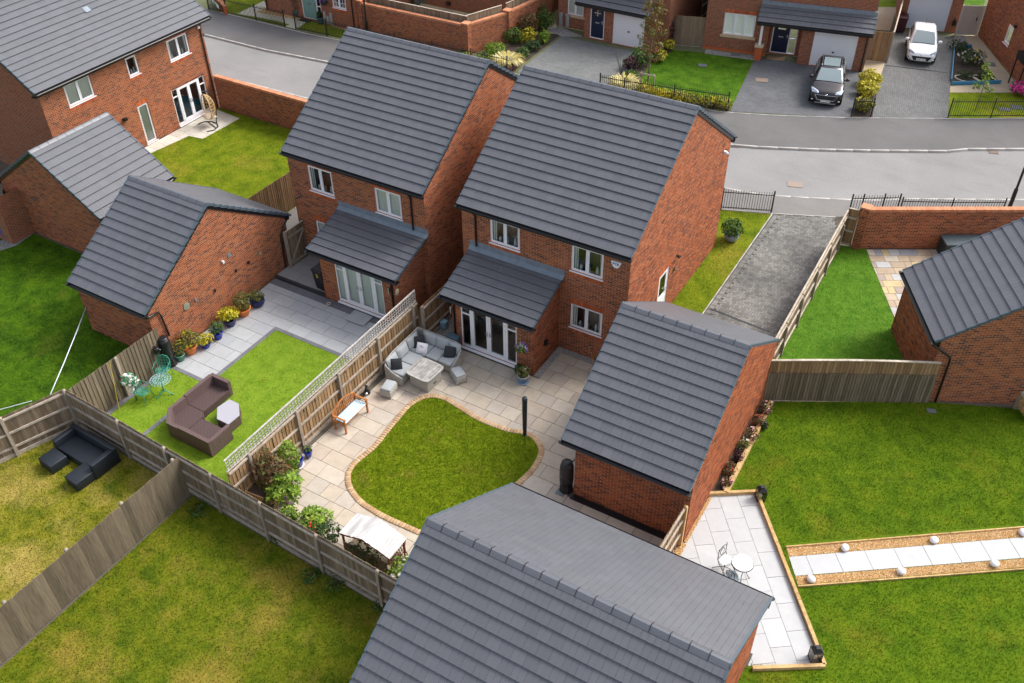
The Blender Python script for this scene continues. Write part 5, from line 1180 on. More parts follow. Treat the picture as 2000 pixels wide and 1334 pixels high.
# ================================================================== fences, gates, railings
BOARD = {}
def board_me(mat):
    if mat.name not in BOARD:
        m = MB(); m.add([(-.5, -.011, 0), (.5, -.003, 0), (.5, .003, 0), (-.5, .011, 0), (-.5, -.011, 1), (.5, -.003, 1), (.5, .003, 1), (-.5, .011, 1)], [(0, 3, 2, 1), (4, 5, 6, 7), (0, 1, 5, 4), (1, 2, 6, 5), (2, 3, 7, 6), (3, 0, 4, 7)])
        BOARD[mat.name] = m.mesh('board', mat)
    return BOARD[mat.name]
def fence(name, label, p0, p1, h=1.75, bw=.105, mat=None, side=1, posts=None, rails=(.32, .95, 1.55), rmat=None, pmat=None, gb=.15, z0=0, cap=False, h2=None, ph=None, pside=1, group=None, bz=0.05, post_w=.10, cap_m=None):
    """boards stand on the line p0-p1; side=+1 puts rails and posts to the right of the direction p0->p1"""
    mat = mat or M_wood; rmat = rmat or M_rail; pmat = pmat or M_post; p0 = Vector((*p0, 0)); p1 = Vector((*p1, 0)); d = p1 - p0; L = d.length; d.normalize(); nr = Vector((d.y, -d.x, 0)) * side
    t = thing(name, label, 'fence', p0, 0, group); hh = lambda u: h + ((h2 - h) * u / L if h2 else 0); ang = math.atan2(d.y, d.x); me = board_me(mat); n = max(1, round(L / bw)); w = L / n
    for i in range(n):
        u = (i + .5) * w; o = link('board', me, t); o.location = d * u + nr * random.uniform(-.004, .004) + Vector((0, 0, z0 + bz)); o.rotation_euler = (random.uniform(-.004, .004), random.uniform(-.004, .004), ang + .085 * side + random.uniform(-.03, .03)); o.scale = (w * 1.06, 1, hh(u) - bz + random.uniform(-.008, .008))
    if posts is None: posts = list(np.arange(0, L + .01, L / max(1, round(L / 2.05))))
    off = nr * .06 * pside
    pt = sorted(posts)
    for q in pt:
        m = MB(); c = d * q + off * (1.0 if pside else 0); z1 = z0 + (ph or hh(q)); a = post_w / 2
        m.box(c + Vector((0, 0, (z0 + z1) / 2)), (post_w, post_w, z1 - z0), ang)
        b = len(m.v); m.lathe([(a * 1.25, z1), (a * .95, z1 + .03), (a * .3, z1 + .055)], 8, (c.x, c.y, 0)); o = m.build('post', pmat, t)
    seg = [0] + [q for q in pt if 0.05 < q < L - .05] + [L]
    for z in rails:
        for a, b in zip(seg, seg[1:]): MB().bar(d * (a + .04) + nr * .035 + Vector((0, 0, z0 + z)), d * (b - .04) + nr * .035 + Vector((0, 0, z0 + z * (hh(b) / h))), .045, .075).build('rail', rmat, t)
    if gb:
        for a, b in zip(seg, seg[1:]): MB().bar(d * (a + .03) + nr * .02 + Vector((0, 0, z0 + gb / 2)), d * (b - .03) + nr * .02 + Vector((0, 0, z0 + gb / 2)), .03, gb).build('gravel_board', rmat, t)
    if cap: MB().bar(Vector((0, 0, z0 + hh(0) + .015)), d * L + Vector((0, 0, z0 + hh(L) + .015)), .07, .03).build('cap_rail', cap_m or M_railw, t)
    t['len'] = L
    del t['len']; return t, d, nr
FA, FB = (-24.85, 12.08), (-9.35, 11.42)
dd = (Vector((*FB, 0)) - Vector((*FA, 0))); L = dd.length; prj = [(-22.12), (-19.90), (-17.84), (-15.77), (-13.56), (-11.31)]
fence('timber_fence', 'weathered boundary fence with posts and rails along the whole rear of the two gardens', FA, FB, 1.74, .105, M_wood, 1, [.05] + [(x - FA[0]) / (FB[0] - FA[0]) * L for x in prj], (.40, 1.0, 1.60), M_rail)
fence('timber_fence', 'weathered fence running off the left edge behind the black furniture', FA, (-26.9, 6.2), 1.74, .105, M_wood, -1, [2.1, 4.2, 6.2], (.40, 1.0, 1.60), M_rail)
fence('timber_fence', 'grey board fence behind the green bistro set', (-24.66, 12.12), (-24.62, 15.93), 1.76, .15, M_woodd, 1, [1.9], (), gb=0, pside=1, bz=.02)
MBc = MB()
fence('timber_fence', 'plain faced grey fence between the two dry lawns at the bottom left', (-19.2, 11.72), (-19.25, 1.5), 1.76, .15, M_woodd, -1, [.15, 2.15, 4.1, 6.1, 8.1], (), gb=0, pside=-1, bz=.02)
fc, d, nr = fence('timber_fence', 'fence topped with pale lattice between the two gardens, a wooden bench against it', (-17.45, 12.05), (-17.42, 22.0), 1.70, .15, M_woodb, 1, [.9, 3.1, 5.25, 7.45, 9.6], (.38, 1.0, 1.62), M_rail)
tr = MB().bar((0, 0, 1.74), d * 9.9 + Vector((0, 0, 1.74)), .05, .03).build('trellis', M_trellis, fc)
SL = MB().box((0, 0, 0), (1, 1, 1)).mesh('slat', M_trellis)
def slat(c, s_, rz, par): o = link('slat', SL, par); o.location = c; o.scale = s_; o.rotation_euler.z = rz
for i in range(76): u = .05 + i * .131; slat(d * u + nr * .008 + Vector((0, 0, 1.98)), (.022, .012, .48), math.pi / 2, tr)
for k in range(4):
    for q in range(5): slat(d * (.05 + q * 1.97 + .985) - nr * .008 + Vector((0, 0, 1.82 + k * .118)), (1.96, .012, .024), math.pi / 2, tr)
slat(d * 4.95 + Vector((0, 0, 2.235)), (9.9, .04, .035), math.pi / 2, tr)
# string of small lanterns on the centre fence
LN = ['small dark fence lantern at the end of the string nearest the glazed doors', 'small dark fence lantern second from the glazed doors', 'small dark fence lantern above the corner sofa', 'small dark fence lantern beside the post left of the corner sofa', 'small dark fence lantern behind the statue', 'small dark fence lantern above the teak bench', 'small dark fence lantern left of the teak bench', 'small dark fence lantern just above the amber one']
M_amber = plain('amber_lantern', (.55, .28, .04), .4)
for i, (px, py) in enumerate(((720, 680), (709, 697), (693, 710), (674, 727), (657, 746), (615, 783), (594, 803), (551, 844), (561, 838))):
    p = GX(px, py, -17.37); m = MB().ell((0, 0, 0), (.025, .025, .04), 6, 4).tube([(0, 0, .04), (0, 0, .10)], .008, 5); o = m.build('string_lantern', M_amber if i > 7 else M_black); o.location = p; tag(o, LN[i] if i <= 7 else 'amber hanging lantern on the lattice topped fence above the blue pots', 'lantern', 'small lanterns along the lattice topped fence' if i <= 7 else None)
fence('timber_fence', 'brown fence in the narrow gap between the two houses', (-17.05, 21.7), (-17.05, 32.5), 1.75, .12, M_woodb, 1, [.05, 2.9, 5.8, 8.6], (.4, 1.0, 1.6), M_rail)
fence('timber_fence', 'smooth brown fence behind the left garage, above the side passage', (-27.92, 23.5), (-27.85, 32.0), 1.8, .12, M_woodb, 1, [], (), gb=0, bz=.02)
def gate(name, label, p0, p1, h, mat, brace=True, cat='gate', bw=.11, frame=None, z0=.05, side=1):
    p0 = Vector((*p0, 0)); p1 = Vector((*p1, 0)); d = p1 - p0; L = d.length; d.normalize(); nr = Vector((d.y, -d.x, 0)) * side; t = thing(name, label, cat, p0); n = round(L / bw); w = L / n; me = board_me(mat); ang = math.atan2(d.y, d.x)
    for i in range(n): o = link('board', me, t); o.location = d * (i + .5) * w + Vector((0, 0, z0)); o.rotation_euler = (0, 0, ang); o.scale = (w * .97, 1.6, h - z0 + random.uniform(-.005, .005))
    if brace:
        for z in (.3, h - .3): MB().bar(d * .04 + nr * .03 + Vector((0, 0, z)), d * (L - .04) + nr * .03 + Vector((0, 0, z)), .04, .1).build('ledge', frame or M_post, t)
        MB().bar(d * .08 + nr * .03 + Vector((0, 0, .36)), d * (L - .08) + nr * .03 + Vector((0, 0, h - .36)), .04, .09).build('brace', frame or M_post, t)
    for q in (-.06, L + .06): MB().box(d * q + Vector((0, 0, h / 2 + .02)), (.1, .1, h + .04), ang).build('post', frame or M_post, t)
    return t, d, nr, L
gt, d, nr, Lg = gate('garden_gate', 'weathered ledged and braced gate between the left garage and its house', (-24.66, 22.98), (-24.62, 24.0), 1.85, M_wood)
MB().bar(Vector((0, 0, 1.87)), d * Lg + Vector((0, 0, 1.87)), .06, .03).build('cap_rail', M_railw, gt)
fence('timber_fence', 'fence with pale rails and white top along the block paved driveway', (-5.22, 36.3), (-5.10, 25.35), 1.72, .12, M_wood, -1, [.7, 2.6, 4.5, 6.5, 8.5, 10.4], (.12, .85, 1.5), M_railw, M_woodd and M_post, gb=0, cap=True, ph=1.35)
fence('timber_fence', 'short end panel of fence between the driveway fence and the brick wall', (-5.2, 36.3), (-4.78, 36.32), 1.80, .105, M_woodb, 1, [], (.1, .75, 1.4), M_railw, gb=0, cap=True)
q0, q1 = G(1484, 782), G(1812, 787); q1 = q0 + (q1 - q0) * .997
f4, d, nr = fence('timber_fence', 'two tone fence with a brown upper band behind the right hand lawn', q0.xy, q1.xy, 1.30, .105, M_woodd, 1, [], (), gb=0, h2=1.30, bz=.02)
L = (q1 - q0).length; n = round(L / .12)
for i in range(n): o = link('board', board_me(M_woodb), f4); o.location = d * ((i + .5) * L / n) - nr * .05 + Vector((0, 0, 1.20)); o.rotation_euler = (0, 0, math.atan2(d.y, d.x)); o.scale = (L / n * .98, 1.2, .62 + .06 * math.sin(i / n * 3.1))
for i in range(6): a = L * i / 6; b = L * (i + 1) / 6; f = lambda u: 1.83 + .06 * math.sin(u / L * 3.1); MB().bar(d * a - nr * .05 + Vector((0, 0, f(a))), d * b - nr * .05 + Vector((0, 0, f(b))), .09, .03).build('cap_rail', M_railw, f4)
fence('timber_fence', 'short golden brown fence between the bottom garage and the right garage', (-4.98, 15.4), (-4.94, 17.85), 1.72, .14, M_woodb, 1, [2.35], (.55, 1.15, 1.66), M_rail, M_sleeper, gb=0, z0=.05)
a, b = G(1985, 797), G(2010, 825); fence('timber_fence', 'stub of horizontal timber screen at the right edge beside the garage wall', a.xy, b.xy, .75, .2, M_sleeper, 1, [0], (.15, .4, .65), M_sleeper, gb=0)
a, b = G(1316, 88), G(1374, 93); fence('timber_fence', 'tall vertical board panel between the two houses at the top', a.xy, b.xy, 1.85, .105, M_wood, -1, [], (), gb=.2, pside=0)
a, b = G(1290, 82), G(1316, 88); fence('timber_fence', 'short darker fence panel beside the top centre house', a.xy, b.xy, 1.7, .105, M_woodd, -1, [], (), gb=0, pside=0)
a, b = G(1372, 62), G(1412, 4); fence('timber_fence', 'dark fence running back beside the porch house', (a.x - .6, a.y + 1.0), (a.x - .4, a.y + 8), 1.8, .12, M_woodd, 1, [2, 4], (.5, 1.2), M_railw, gb=0)
gate('garden_gate', 'upright board gate beside the garage of the porch house', G(1692, 119).xy, G(1729, 122).xy, 1.8, M_woodb, False)
a, b = G(1732, 121), G(1757, 30); fence('timber_fence', 'fence with pale rails beside the dark red wheelie bin', a.xy, b.xy, 1.75, .12, M_woodb, -1, [.1, 2.4, 4.6], (.3, 1.0, 1.7), M_railw, gb=0, cap=True)
gp, d, nr, Lg = gate('garden_gate', 'plain pale beige gate beside the upper right house wall', G(1867, 69).xy, G(1904, 70).xy, 1.85, plain('beige_gate_paint', (.46, .40, .34), .6, .05, rnd='obj', rv=.03), False, frame=plain('beige_post_paint', (.50, .44, .38), .6, .05))
MB().box(d * (Lg * .82) + nr * .03 + Vector((0, 0, 1.05)), (.06, .03, .22)).build('handle', M_black, gp)
ofs = .42
for (a, b), lab in zip(zip(wxs, wxs[1:]), ('long board fence standing behind the cranked brick wall', 'short board fence behind the middle part of the cranked brick wall', 'board fence behind the receding part of the cranked brick wall')):
    a = Vector((*a, 0)); b = Vector((*b, 0)); d = (b - a).normalized(); n = Vector((-d.y, d.x, 0)); fence('timber_fence', lab, (a + n * ofs + d * .3).xy, (b + n * ofs - d * .15).xy, 2.2, .12, M_wood, -1, [], (), gb=0, cap=True, pside=0)
a = G(4, 446); fence('timber_fence', 'dark timber panel in the shade behind the blue bin', (-38.4, 19.9), (-37.75, 19.28), 1.8, .12, M_woodd, 1, [], (.9,), gb=0)
# ---- railings
def railing(label, pts, h=1.05, post_h=1.12, gap=.115, posts=None, group=None):
    pts = [Vector((p[0], p[1], 0)) for p in pts]; t = thing('railing', label, 'railing', pts[0], 0, group); o = pts[0]
    for i, p in enumerate(pts): MB().box(p - o + Vector((0, 0, post_h / 2)), (.06, .06, post_h)).build('post', M_metal, t)
    bars = MB()
    for a, b in zip(pts, pts[1:]):
        for z in (.12, h - .15): MB().bar(a - o + Vector((0, 0, z)), b - o + Vector((0, 0, z)), .014, .04).build('rail', M_metal, t)
        n = max(2, round((b - a).length / gap))
        for k in range(1, n): c = a.lerp(b, k / n) - o; bars.box(c + Vector((0, 0, .05 + (h - .05) / 2)), (.018, .018, h - .05))
    bars.build('bar', M_metal, t)['kind'] = 'stuff'; return t
railing('black railing left of the path to the green door', [(-49.5, 43.25), (-47.9, 43.27), (-45.35, 43.33), (-42.95, 43.40)])
railing('long black railing in front of the green door house and the cranked wall', [(-42.08, 43.45), (-39.63, 43.57), (-37.03, 43.69), (-34.46, 43.81), (-31.82, 43.95), (-29.19, 44.12), (-26.78, 44.2)])
railing('black railing in front of the lush lawn with the young tree', [(-21.06, 44.75), (-19.65, 44.90), (-16.9, 45.38), (-14.02, 45.98)])
railing('very short black railing in front of the yellow shrubs between the drives', [(-8.05, 48.55), (-7.15, 49.05)])
railing('black railing along the upper right front garden', [(-3.60, 51.0), (-1.65, 52.1), (.3, 53.25), (2.2, 54.4)])
railing('black railing at the road end of the grass strip beside the middle house', [(-12.6, 35.7), (-10.72, 36.42), (-8.63, 37.27)])
railing('short black railing left of the tall garden wall', [(-5.53, 38.75), (-5.1, 39.0), (-4.3, 39.5), (-3.70, 39.85)])
railing('black railing along the road behind the tall garden wall', [(-3.55, 39.6), (-1.6, 40.6), (.40, 41.75)])
a, b = G(560, 187, 1.05), G(604, 197, 1.05); railing('black railing behind the wall at the end of the upper left lawn', [(-39.5, a.y - (a.x + 39.5) * (b.y - a.y) / (b.x - a.x)), (a.x, a.y), (a.x + 5.5, a.y + 5.5 * (b.y - a.y) / (b.x - a.x))])
def lamp_post(label, p, h=5.5):
    t = thing('street_lamp', label, 'street lamp', p); m = MB().lathe([(.09, 0), (.09, .9), (.055, 1.0), (.045, h)], 10); m.build('post', M_black, t); m = MB(); m.bar((0, 0, h), (.5, 0, h + .08), .06); m.build('arm', M_black, t); m = MB(); m.box((.75, 0, h + .1), (.6, .22, .08)); m.build('lamp_head', M_black, t)
    MB().box((0, -.1, .5), (.1, .02, .5)).build('access_panel', M_black, t)
lamp_post('black street lamp post rising in front of the long cranked wall', G(718, 69)); lamp_post('black street lamp post beyond the tall garden wall at the right', G(1972, 404))
# ================================================================== furniture and garden things
M_rattan = weave_mat('grey_rattan', (.40, .38, .34)); M_rattanb = weave_mat('brown_rattan', (.125, .083, .078), 30); M_rattan_shaded = weave_mat('brown_rattan_shaded', (.085, .055, .052), 30); M_cush = plain('grey_cushion', (.36, .38, .39), .9, .06, 8, .1, 90); M_cushd = plain('charcoal_cushion', (.028, .03, .036), .9, .1, 8)
M_tableslat = wood_mat('grey_table_slat', (.34, .325, .30), (.43, .41, .38), grain=(.2, .2, .2), mott=False); M_cover = plain('black_rattan_cover', (.014, .019, .026), .5, .15, 10, .3, 60); M_teak = wood_mat('teak', (.34, .13, .04), (.46, .19, .065), grain=(.2, .2, .2), mott=False)
def pbox(b, name, x0, y0, z0, x1, y1, z1, mat, r=.02):
    return rbox(name, ((x0 + x1) / 2, (y0 + y1) / 2, (z0 + z1) / 2), (abs(x1 - x0), abs(y1 - y0), abs(z1 - z0)), r, mat, b)
def pillow(name, c, d, rot, mat, par=None):
    m = MB().pillow((0, 0, 0), d, None, 9); o = m.build(name, mat, par, True); o.location = c; o.rotation_euler = rot; return o
# --- grey rattan corner sofa
t = thing('corner_sofa', 'curved grey rattan corner sofa with pale cushions by the lattice fence', 'sofa', (-17.16, 21.62, 0))
def wing(pts, z_lo, tops, th=.07):
    m = MB(); k = len(pts); vs = []
    for i, p in enumerate(pts):
        p = Vector(p); a = Vector(pts[max(i - 1, 0)]); c = Vector(pts[min(i + 1, k - 1)]); dd = (c - a).normalized(); n = Vector((-dd.y, dd.x)) * th / 2
        vs += [(p.x + n.x, p.y + n.y, z_lo), (p.x - n.x, p.y - n.y, z_lo), (p.x - n.x, p.y - n.y, tops[i]), (p.x + n.x, p.y + n.y, tops[i])]
    fs = []
    for i in range(k - 1): a, b_ = i * 4, i * 4 + 4; fs += [(a, b_, b_ + 3, a + 3), (a + 1, a + 2, b_ + 2, b_ + 1), (a + 3, b_ + 3, b_ + 2, a + 2), (a, a + 1, b_ + 1, b_)]
    fs += [(0, 3, 2, 1), (4 * k - 4, 4 * k - 3, 4 * k - 2, 4 * k - 1)]; m.add(vs, fs); rim = MB().tube([(p[0], p[1], tp + .005) for p, tp in zip(pts, tops)], .032, 6); return m, rim
BP = [(.86, -2.30), (.45, -2.32), (.12, -2.26), (.02, -2.05), (0, -1.6), (0, -1.0), (0, -.4), (.0, -.02), (.35, 0), (1.0, 0), (1.6, 0), (1.9, -.03), (2.02, -.2), (2.06, -.5), (2.06, -.90)]
BT = [.38, .50, .66, .76, .80, .80, .80, .82, .80, .80, .80, .76, .66, .52, .38]
m, rim = wing(BP, .06, BT); m.build('backrest', M_rattan, t); rim.build('rim', M_tableslat, t, True)
for x0, y0, x1, y1 in ((.06, -2.24, .84, -.86), (.06, -.84, 2.0, -.06)):
    pbox(t, 'seat_base', x0, y0, .06, x1, y1, .33, M_rattan, .015)
for x0, y0, x1, y1 in ((.12, -2.20, .86, -1.56), (.12, -1.54, .86, -.92), (.12, -.88, .86, -.12), (.88, -.88, 1.42, -.12), (1.44, -.88, 1.98, -.12)): pbox(t, 'seat_cushion', x0, y0, .325, x1, y1, .45, M_cush, .045)
for c, rz, w_ in (((.17, -1.88), math.pi / 2, .6), ((.16, -1.24), math.pi / 2, .62), ((.16, -.58), math.pi / 2, .64), ((.62, -.16), 0, .62), ((1.20, -.16), 0, .58), ((1.75, -.18), 0, .5)): pillow('back_cushion', (*c, .64), (w_, .46, .20), (R_(72), 0, rz + (math.pi if False else 0)), M_cush, t)
for q in ((.86, -2.26), (2.02, -.86), (.05, -2.2), (.08, -.06)): MB().tube([(*q, 0), (*q, .3)], .022, 6).build('leg', M_tableslat, t)
def throw(label, px, py, z, d, rot, mat): o = pillow('scatter_cushion', G(px, py, z), d, rot, mat); return tag(o, label, 'cushion')
throw('black scatter cushion at the left end of the grey corner sofa', 774, 711, .64, (.42, .42, .14), (R_(66), 0, R_(38)), M_cushd)
throw('black scatter cushion half hidden in the back corner of the grey sofa', 818, 668, .62, (.46, .46, .15), (R_(60), 0, R_(40)), M_cushd)
throw('black scatter cushion at the right end of the grey corner sofa', 879, 688, .62, (.44, .44, .14), (R_(60), R_(12), R_(28)), M_cushd)
wc = throw('white printed scatter cushion in the corner of the grey sofa', 824, 680, .60, (.42, .40, .14), (R_(55), 0, R_(14)), plain('white_print_cloth', (.78, .77, .80), .85, .04))
lettering('Me', .12, Matrix.Translation((0, .06, .066)), plain('grey_print', (.25, .22, .24), .8), wc, ext=.006)
m = MB()
for i in range(14): a = i * 2.4; m.box((.11 * math.cos(a) * (1 + .3 * (i % 3)), -.06 + .08 * math.sin(a), .058), (.02, .012, .02), a)
m.build('print_marks', plain('rose_print', (.55, .35, .3), .8), wc)
# --- table
t = thing('patio_table', 'square grey slatted patio table on a rattan base in front of the corner sofa', 'table', (-15.69, 19.92, 0), R_(-3))
for q in range(7): pbox(t, 'slat', -.42 + q * .12 + .003, -.44, .62, -.42 + (q + 1) * .12 - .003, .44, .65, M_tableslat, .006)
m = MB(); fr = []
for i in range(32):
    a = 2 * math.pi * i / 32; c, s_ = math.cos(a), math.sin(a); k = .53 / (abs(c) ** 7 + abs(s_) ** 7) ** (1 / 7); fr.append((k * c, k * s_))
m.add([(x, y, z) for z in (.605, .648) for x, y in fr] + [(x * .835, y * .835, z) for z in (.605, .648) for x, y in fr], [(i, (i + 1) % 32, 32 + (i + 1) % 32, 32 + i) for i in range(32)] + [(32 + i, 32 + (i + 1) % 32, 96 + (i + 1) % 32, 96 + i) for i in range(32)] + [(i, 64 + i, 64 + (i + 1) % 32, (i + 1) % 32) for i in range(32)] + [(64 + i, 96 + i, 96 + (i + 1) % 32, 64 + (i + 1) % 32) for i in range(32)])
m.build('table_rim', M_tableslat, t); MB().prism([(x * .98, y * .98) for x, y in fr], .585, .60).build('underside', M_black, t)
pbox(t, 'base', -.40, -.40, .02, .40, .40, .585, M_rattan, .015); MB().box((.404, .02, .2), (.012, .16, .05)).build('handle', M_black, t)
def stool(label, c, rz, w=.42, l=.56):
    t = thing('footstool', label, 'footstool', (*c, 0), rz); pbox(t, 'base', -w / 2, -l / 2, .05, w / 2, l / 2, .33, M_rattan, .015); pbox(t, 'cushion', -w / 2 + .01, -l / 2 + .01, .325, w / 2 - .01, l / 2 - .01, .42, M_cush, .04)
    for sx in (-1, 1): MB().tube([(sx * (w / 2 - .02), -l / 2 + .01, .33), (sx * (w / 2 - .02), -l / 2 + .01, 0)], .018, 6).build('leg', M_tableslat, t); MB().tube([(sx * (w / 2 - .02), l / 2 - .01, .33), (sx * (w / 2 - .02), l / 2 - .01, 0)], .018, 6).build('leg', M_tableslat, t)
stool('grey rattan footstool left of the slatted table, nearer the bench', (-16.52, 18.80), R_(10)); stool('grey rattan footstool right of the slatted table, towards the glazed doors', (-14.76, 20.66), R_(58))
# --- bench
t = thing('garden_bench', 'curved back teak bench with blue checked cushion against the lattice fence', 'bench', (-16.82, 17.02, 0), 0)
for sy in (-1, 1):
    MB().bar((.24, sy * .60, 0), (.24, sy * .60, .62), .055).build('leg', M_teak, t); MB().bar((-.22, sy * .60, 0), (-.27, sy * .60, .72), .055).build('leg', M_teak, t)
    MB().bar((-.27, sy * .60, .62), (.28, sy * .60, .63), .07, .03).build('armrest', M_teak, t); MB().bar((-.22, sy * .6, .38), (.24, sy * .6, .38), .035, .06).build('side_rail', M_teak, t)
for i in range(6): pbox(t, 'seat_slat', -.20 + i * .078, -.60, .405, -.20 + i * .078 + .06, .60, .43, M_teak, .006)
arc = [(-.275 - .01, -.6 + 1.2 * i / 14, .70 + .20 * math.sin(math.pi * i / 14)) for i in range(15)]
MB().tube(arc, .032, 6).build('top_rail', M_teak, t)
for i in range(1, 14): MB().bar((-.235, arc[i][1], .44), (-.28, arc[i][1], arc[i][2]), .03, .018, (1, 0, 0)).build('back_slat', M_teak, t)
for z in (.56, .66): MB().bar((-.262, -.58, z), (-.262, .58, z), .018, .03).build('back_rail', M_teak, t)
def check():
    n = N('checked_cloth'); tc = n.n('ShaderNodeTexCoord'); mp = n.n('ShaderNodeMapping'); n.l(tc.outputs['Object'], mp.inputs[0]); mp.inputs['Rotation'].default_value = (0, 0, 0)
    def band(ax):
        sp = n.n('ShaderNodeSeparateXYZ'); n.l(mp.outputs[0], sp.inputs[0]); return n.math('GREATER_THAN', n.math('FRACT', n.math('MULTIPLY', sp.outputs[ax], 11.0)), .55)
    c = n.mix((.80, .86, .88), (.22, .52, .72), n.math('MULTIPLY', n.math('ADD', band(0), band(1)), .5)); return n.set(c, .9)
bc = rbox('seat_pad', (-16.80, 17.02, .455), (.46, 1.14, .045), .02, check()); tag(bc, 'blue and white checked seat pad lying on the teak bench', 'seat pad')
# --- brown rattan sofa (modular corner), table
t = thing('rattan_sofa', 'dark brown rattan corner sofa without cushions on the artificial grass', 'sofa', (-22.2, 15.95, 0))
def rsec(nm, poly, z0, z1): m = MB().prism(poly, z0, z1); return m.build(nm, M_rattan_shaded if 'seat' in nm else M_rattanb, t)  # seat uses the same brown weave with its shade put into the colour
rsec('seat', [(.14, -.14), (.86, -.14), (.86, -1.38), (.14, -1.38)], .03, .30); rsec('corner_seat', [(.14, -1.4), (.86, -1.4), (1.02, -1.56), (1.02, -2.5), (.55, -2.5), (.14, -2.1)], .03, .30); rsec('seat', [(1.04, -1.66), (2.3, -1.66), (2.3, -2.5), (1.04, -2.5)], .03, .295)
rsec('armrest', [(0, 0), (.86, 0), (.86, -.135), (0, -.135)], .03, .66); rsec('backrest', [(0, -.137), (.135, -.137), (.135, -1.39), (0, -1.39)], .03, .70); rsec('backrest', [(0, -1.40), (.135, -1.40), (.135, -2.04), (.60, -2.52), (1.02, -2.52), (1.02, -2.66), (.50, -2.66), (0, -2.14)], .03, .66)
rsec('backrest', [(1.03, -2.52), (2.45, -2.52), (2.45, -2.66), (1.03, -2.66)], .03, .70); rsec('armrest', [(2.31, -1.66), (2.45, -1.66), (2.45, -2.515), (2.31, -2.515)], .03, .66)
hx = [(-.52, .22), (-.12, .52), (.30, .46), (.50, .05), (.36, -.42), (-.16, -.46), (-.5, -.12)]
hx = [(-.41, .48), (.05, .47), (.48, .04), (.46, -.48), (-.09, -.48), (-.49, -.05)]
t = thing('coffee_table', 'six sided brown rattan coffee table with pale glass top', 'table', (-20.5, 14.93, 0), 0); MB().prism(hx, .02, .40).build('base', M_rattanb, t); MB().prism([(x * .98, y * .98) for x, y in hx], .401, .412).build('glass_top', plain('pale_table_glass', (.38, .37, .41), .15, .04), t)
# --- black covered set
t = thing('black_sofa', 'black covered outdoor sofa in the left hand dry garden', 'sofa', (-24.45, 11.72, 0), R_(-2))
for nm, a in (('seat', (.2, -.9, .02, 1.98, -.16, .34)), ('backrest', (0, -.15, .02, 2.18, 0, .66)), ('armrest', (0, -.9, .02, .19, -.155, .60)), ('armrest', (1.99, -.98, .02, 2.18, -.155, .64))): pbox(t, nm, *a, M_cover, .02)
for lab, c, d in (('black covered footstool nearer the left edge of the dry garden', (-24.06, 10.43), (.70, .62)), ('black covered footstool in front of the right end of the black sofa', (-22.68, 10.43), (.62, .80))):
    o = rbox('footstool', (*c, .19), (*d, .36), .025, M_cover, None, R_(-5)); tag(o, lab, 'footstool')
# --- cast metal bistro set, green
M_gmetal = plain('green_cast_metal', (.035, .25, .17), .45, .2, 20); M_gmetal2 = plain('grey_green_cast_metal', (.22, .38, .36), .45, .2, 20)
def lace_disc(r, z, mat, n=18, ry=1.0, wid=.012):
    m = MB()
    for rr in (r, r * .72, r * .45, r * .2): m.tube([(rr * math.cos(2 * math.pi * i / 24), rr * ry * math.sin(2 * math.pi * i / 24), z) for i in range(24)], wid, 4, True)
    for i in range(n): a = 2 * math.pi * i / n; b_ = a + (.35 if i % 2 else -.35); m.bar((r * .2 * math.cos(a), r * .2 * ry * math.sin(a), z), (r * math.cos(b_), r * ry * math.sin(b_), z), wid * 1.6, wid)
    for i in range(n): a = 2 * math.pi * (i + .5) / n; m.tube([(r * .58 * math.cos(a) + .05 * math.cos(t_), r * .58 * ry * math.sin(a) + .05 * math.sin(t_), z) for t_ in [k * math.pi / 3 for k in range(6)]], wid * .6, 4, True)
    return m
t = thing('bistro_table', 'round lacy green metal table between two green chairs', 'table', (-23.50, 14.72, 0)); lace_disc(.36, .70, M_gmetal2).build('tabletop', M_gmetal2, t); MB().tube([(0, 0, .14), (0, 0, .70)], .025, 8).build('column', M_gmetal, t)
for k in range(3): a = k * 2.094 + .4; MB().tube([(0, 0, .2), (.15 * math.cos(a), .15 * math.sin(a), .12), (.34 * math.cos(a), .34 * math.sin(a), .01)], .02, 6).build('leg', M_gmetal, t)
def gchair(label, c, rz):
    t = thing('bistro_chair', label, 'chair', (*c, 0), rz); lace_disc(.24, .43, M_gmetal, 14).build('seat', M_gmetal, t)
    m = MB(); pts = [(-.22, .20, .44), (-.24, .25, .7), (-.16, .28, .86), (0, .29, .90), (.16, .28, .86), (.24, .25, .7), (.22, .20, .44)]; m.tube(pts, .016, 5)
    for i in range(-4, 5): x = i * .048; m.tube([(x, .21, .45), (x * 1.1 + .02 * (-1) ** i, .25, .65), (x * .8, .285, .86)], .010, 4)
    for z in (.55, .66, .77): m.tube([(-.22, .225 + (z - .44) * .15, z), (0, .24 + (z - .44) * .15, z + .02), (.22, .225 + (z - .44) * .15, z)], .010, 4)
    m.build('backrest', M_gmetal, t)
    for sx in (-1, 1):
        MB().tube([(sx * .24, .24, .66), (sx * .27, .05, .66), (sx * .25, -.18, .62), (sx * .22, -.20, .43)], .014, 5).build('armrest', M_gmetal, t)
        MB().tube([(sx * .2, -.18, .43), (sx * .23, -.22, 0)], .014, 5).build('leg', M_gmetal, t); MB().tube([(sx * .18, .2, .43), (sx * .21, .26, 0)], .014, 5).build('leg', M_gmetal, t)
    return t
gchair('green metal chair nearest the rear fence with flowers behind it', (-23.86, 14.14), R_(100)); gchair('green metal chair beside the black water butt', (-24.12, 15.32), R_(25))
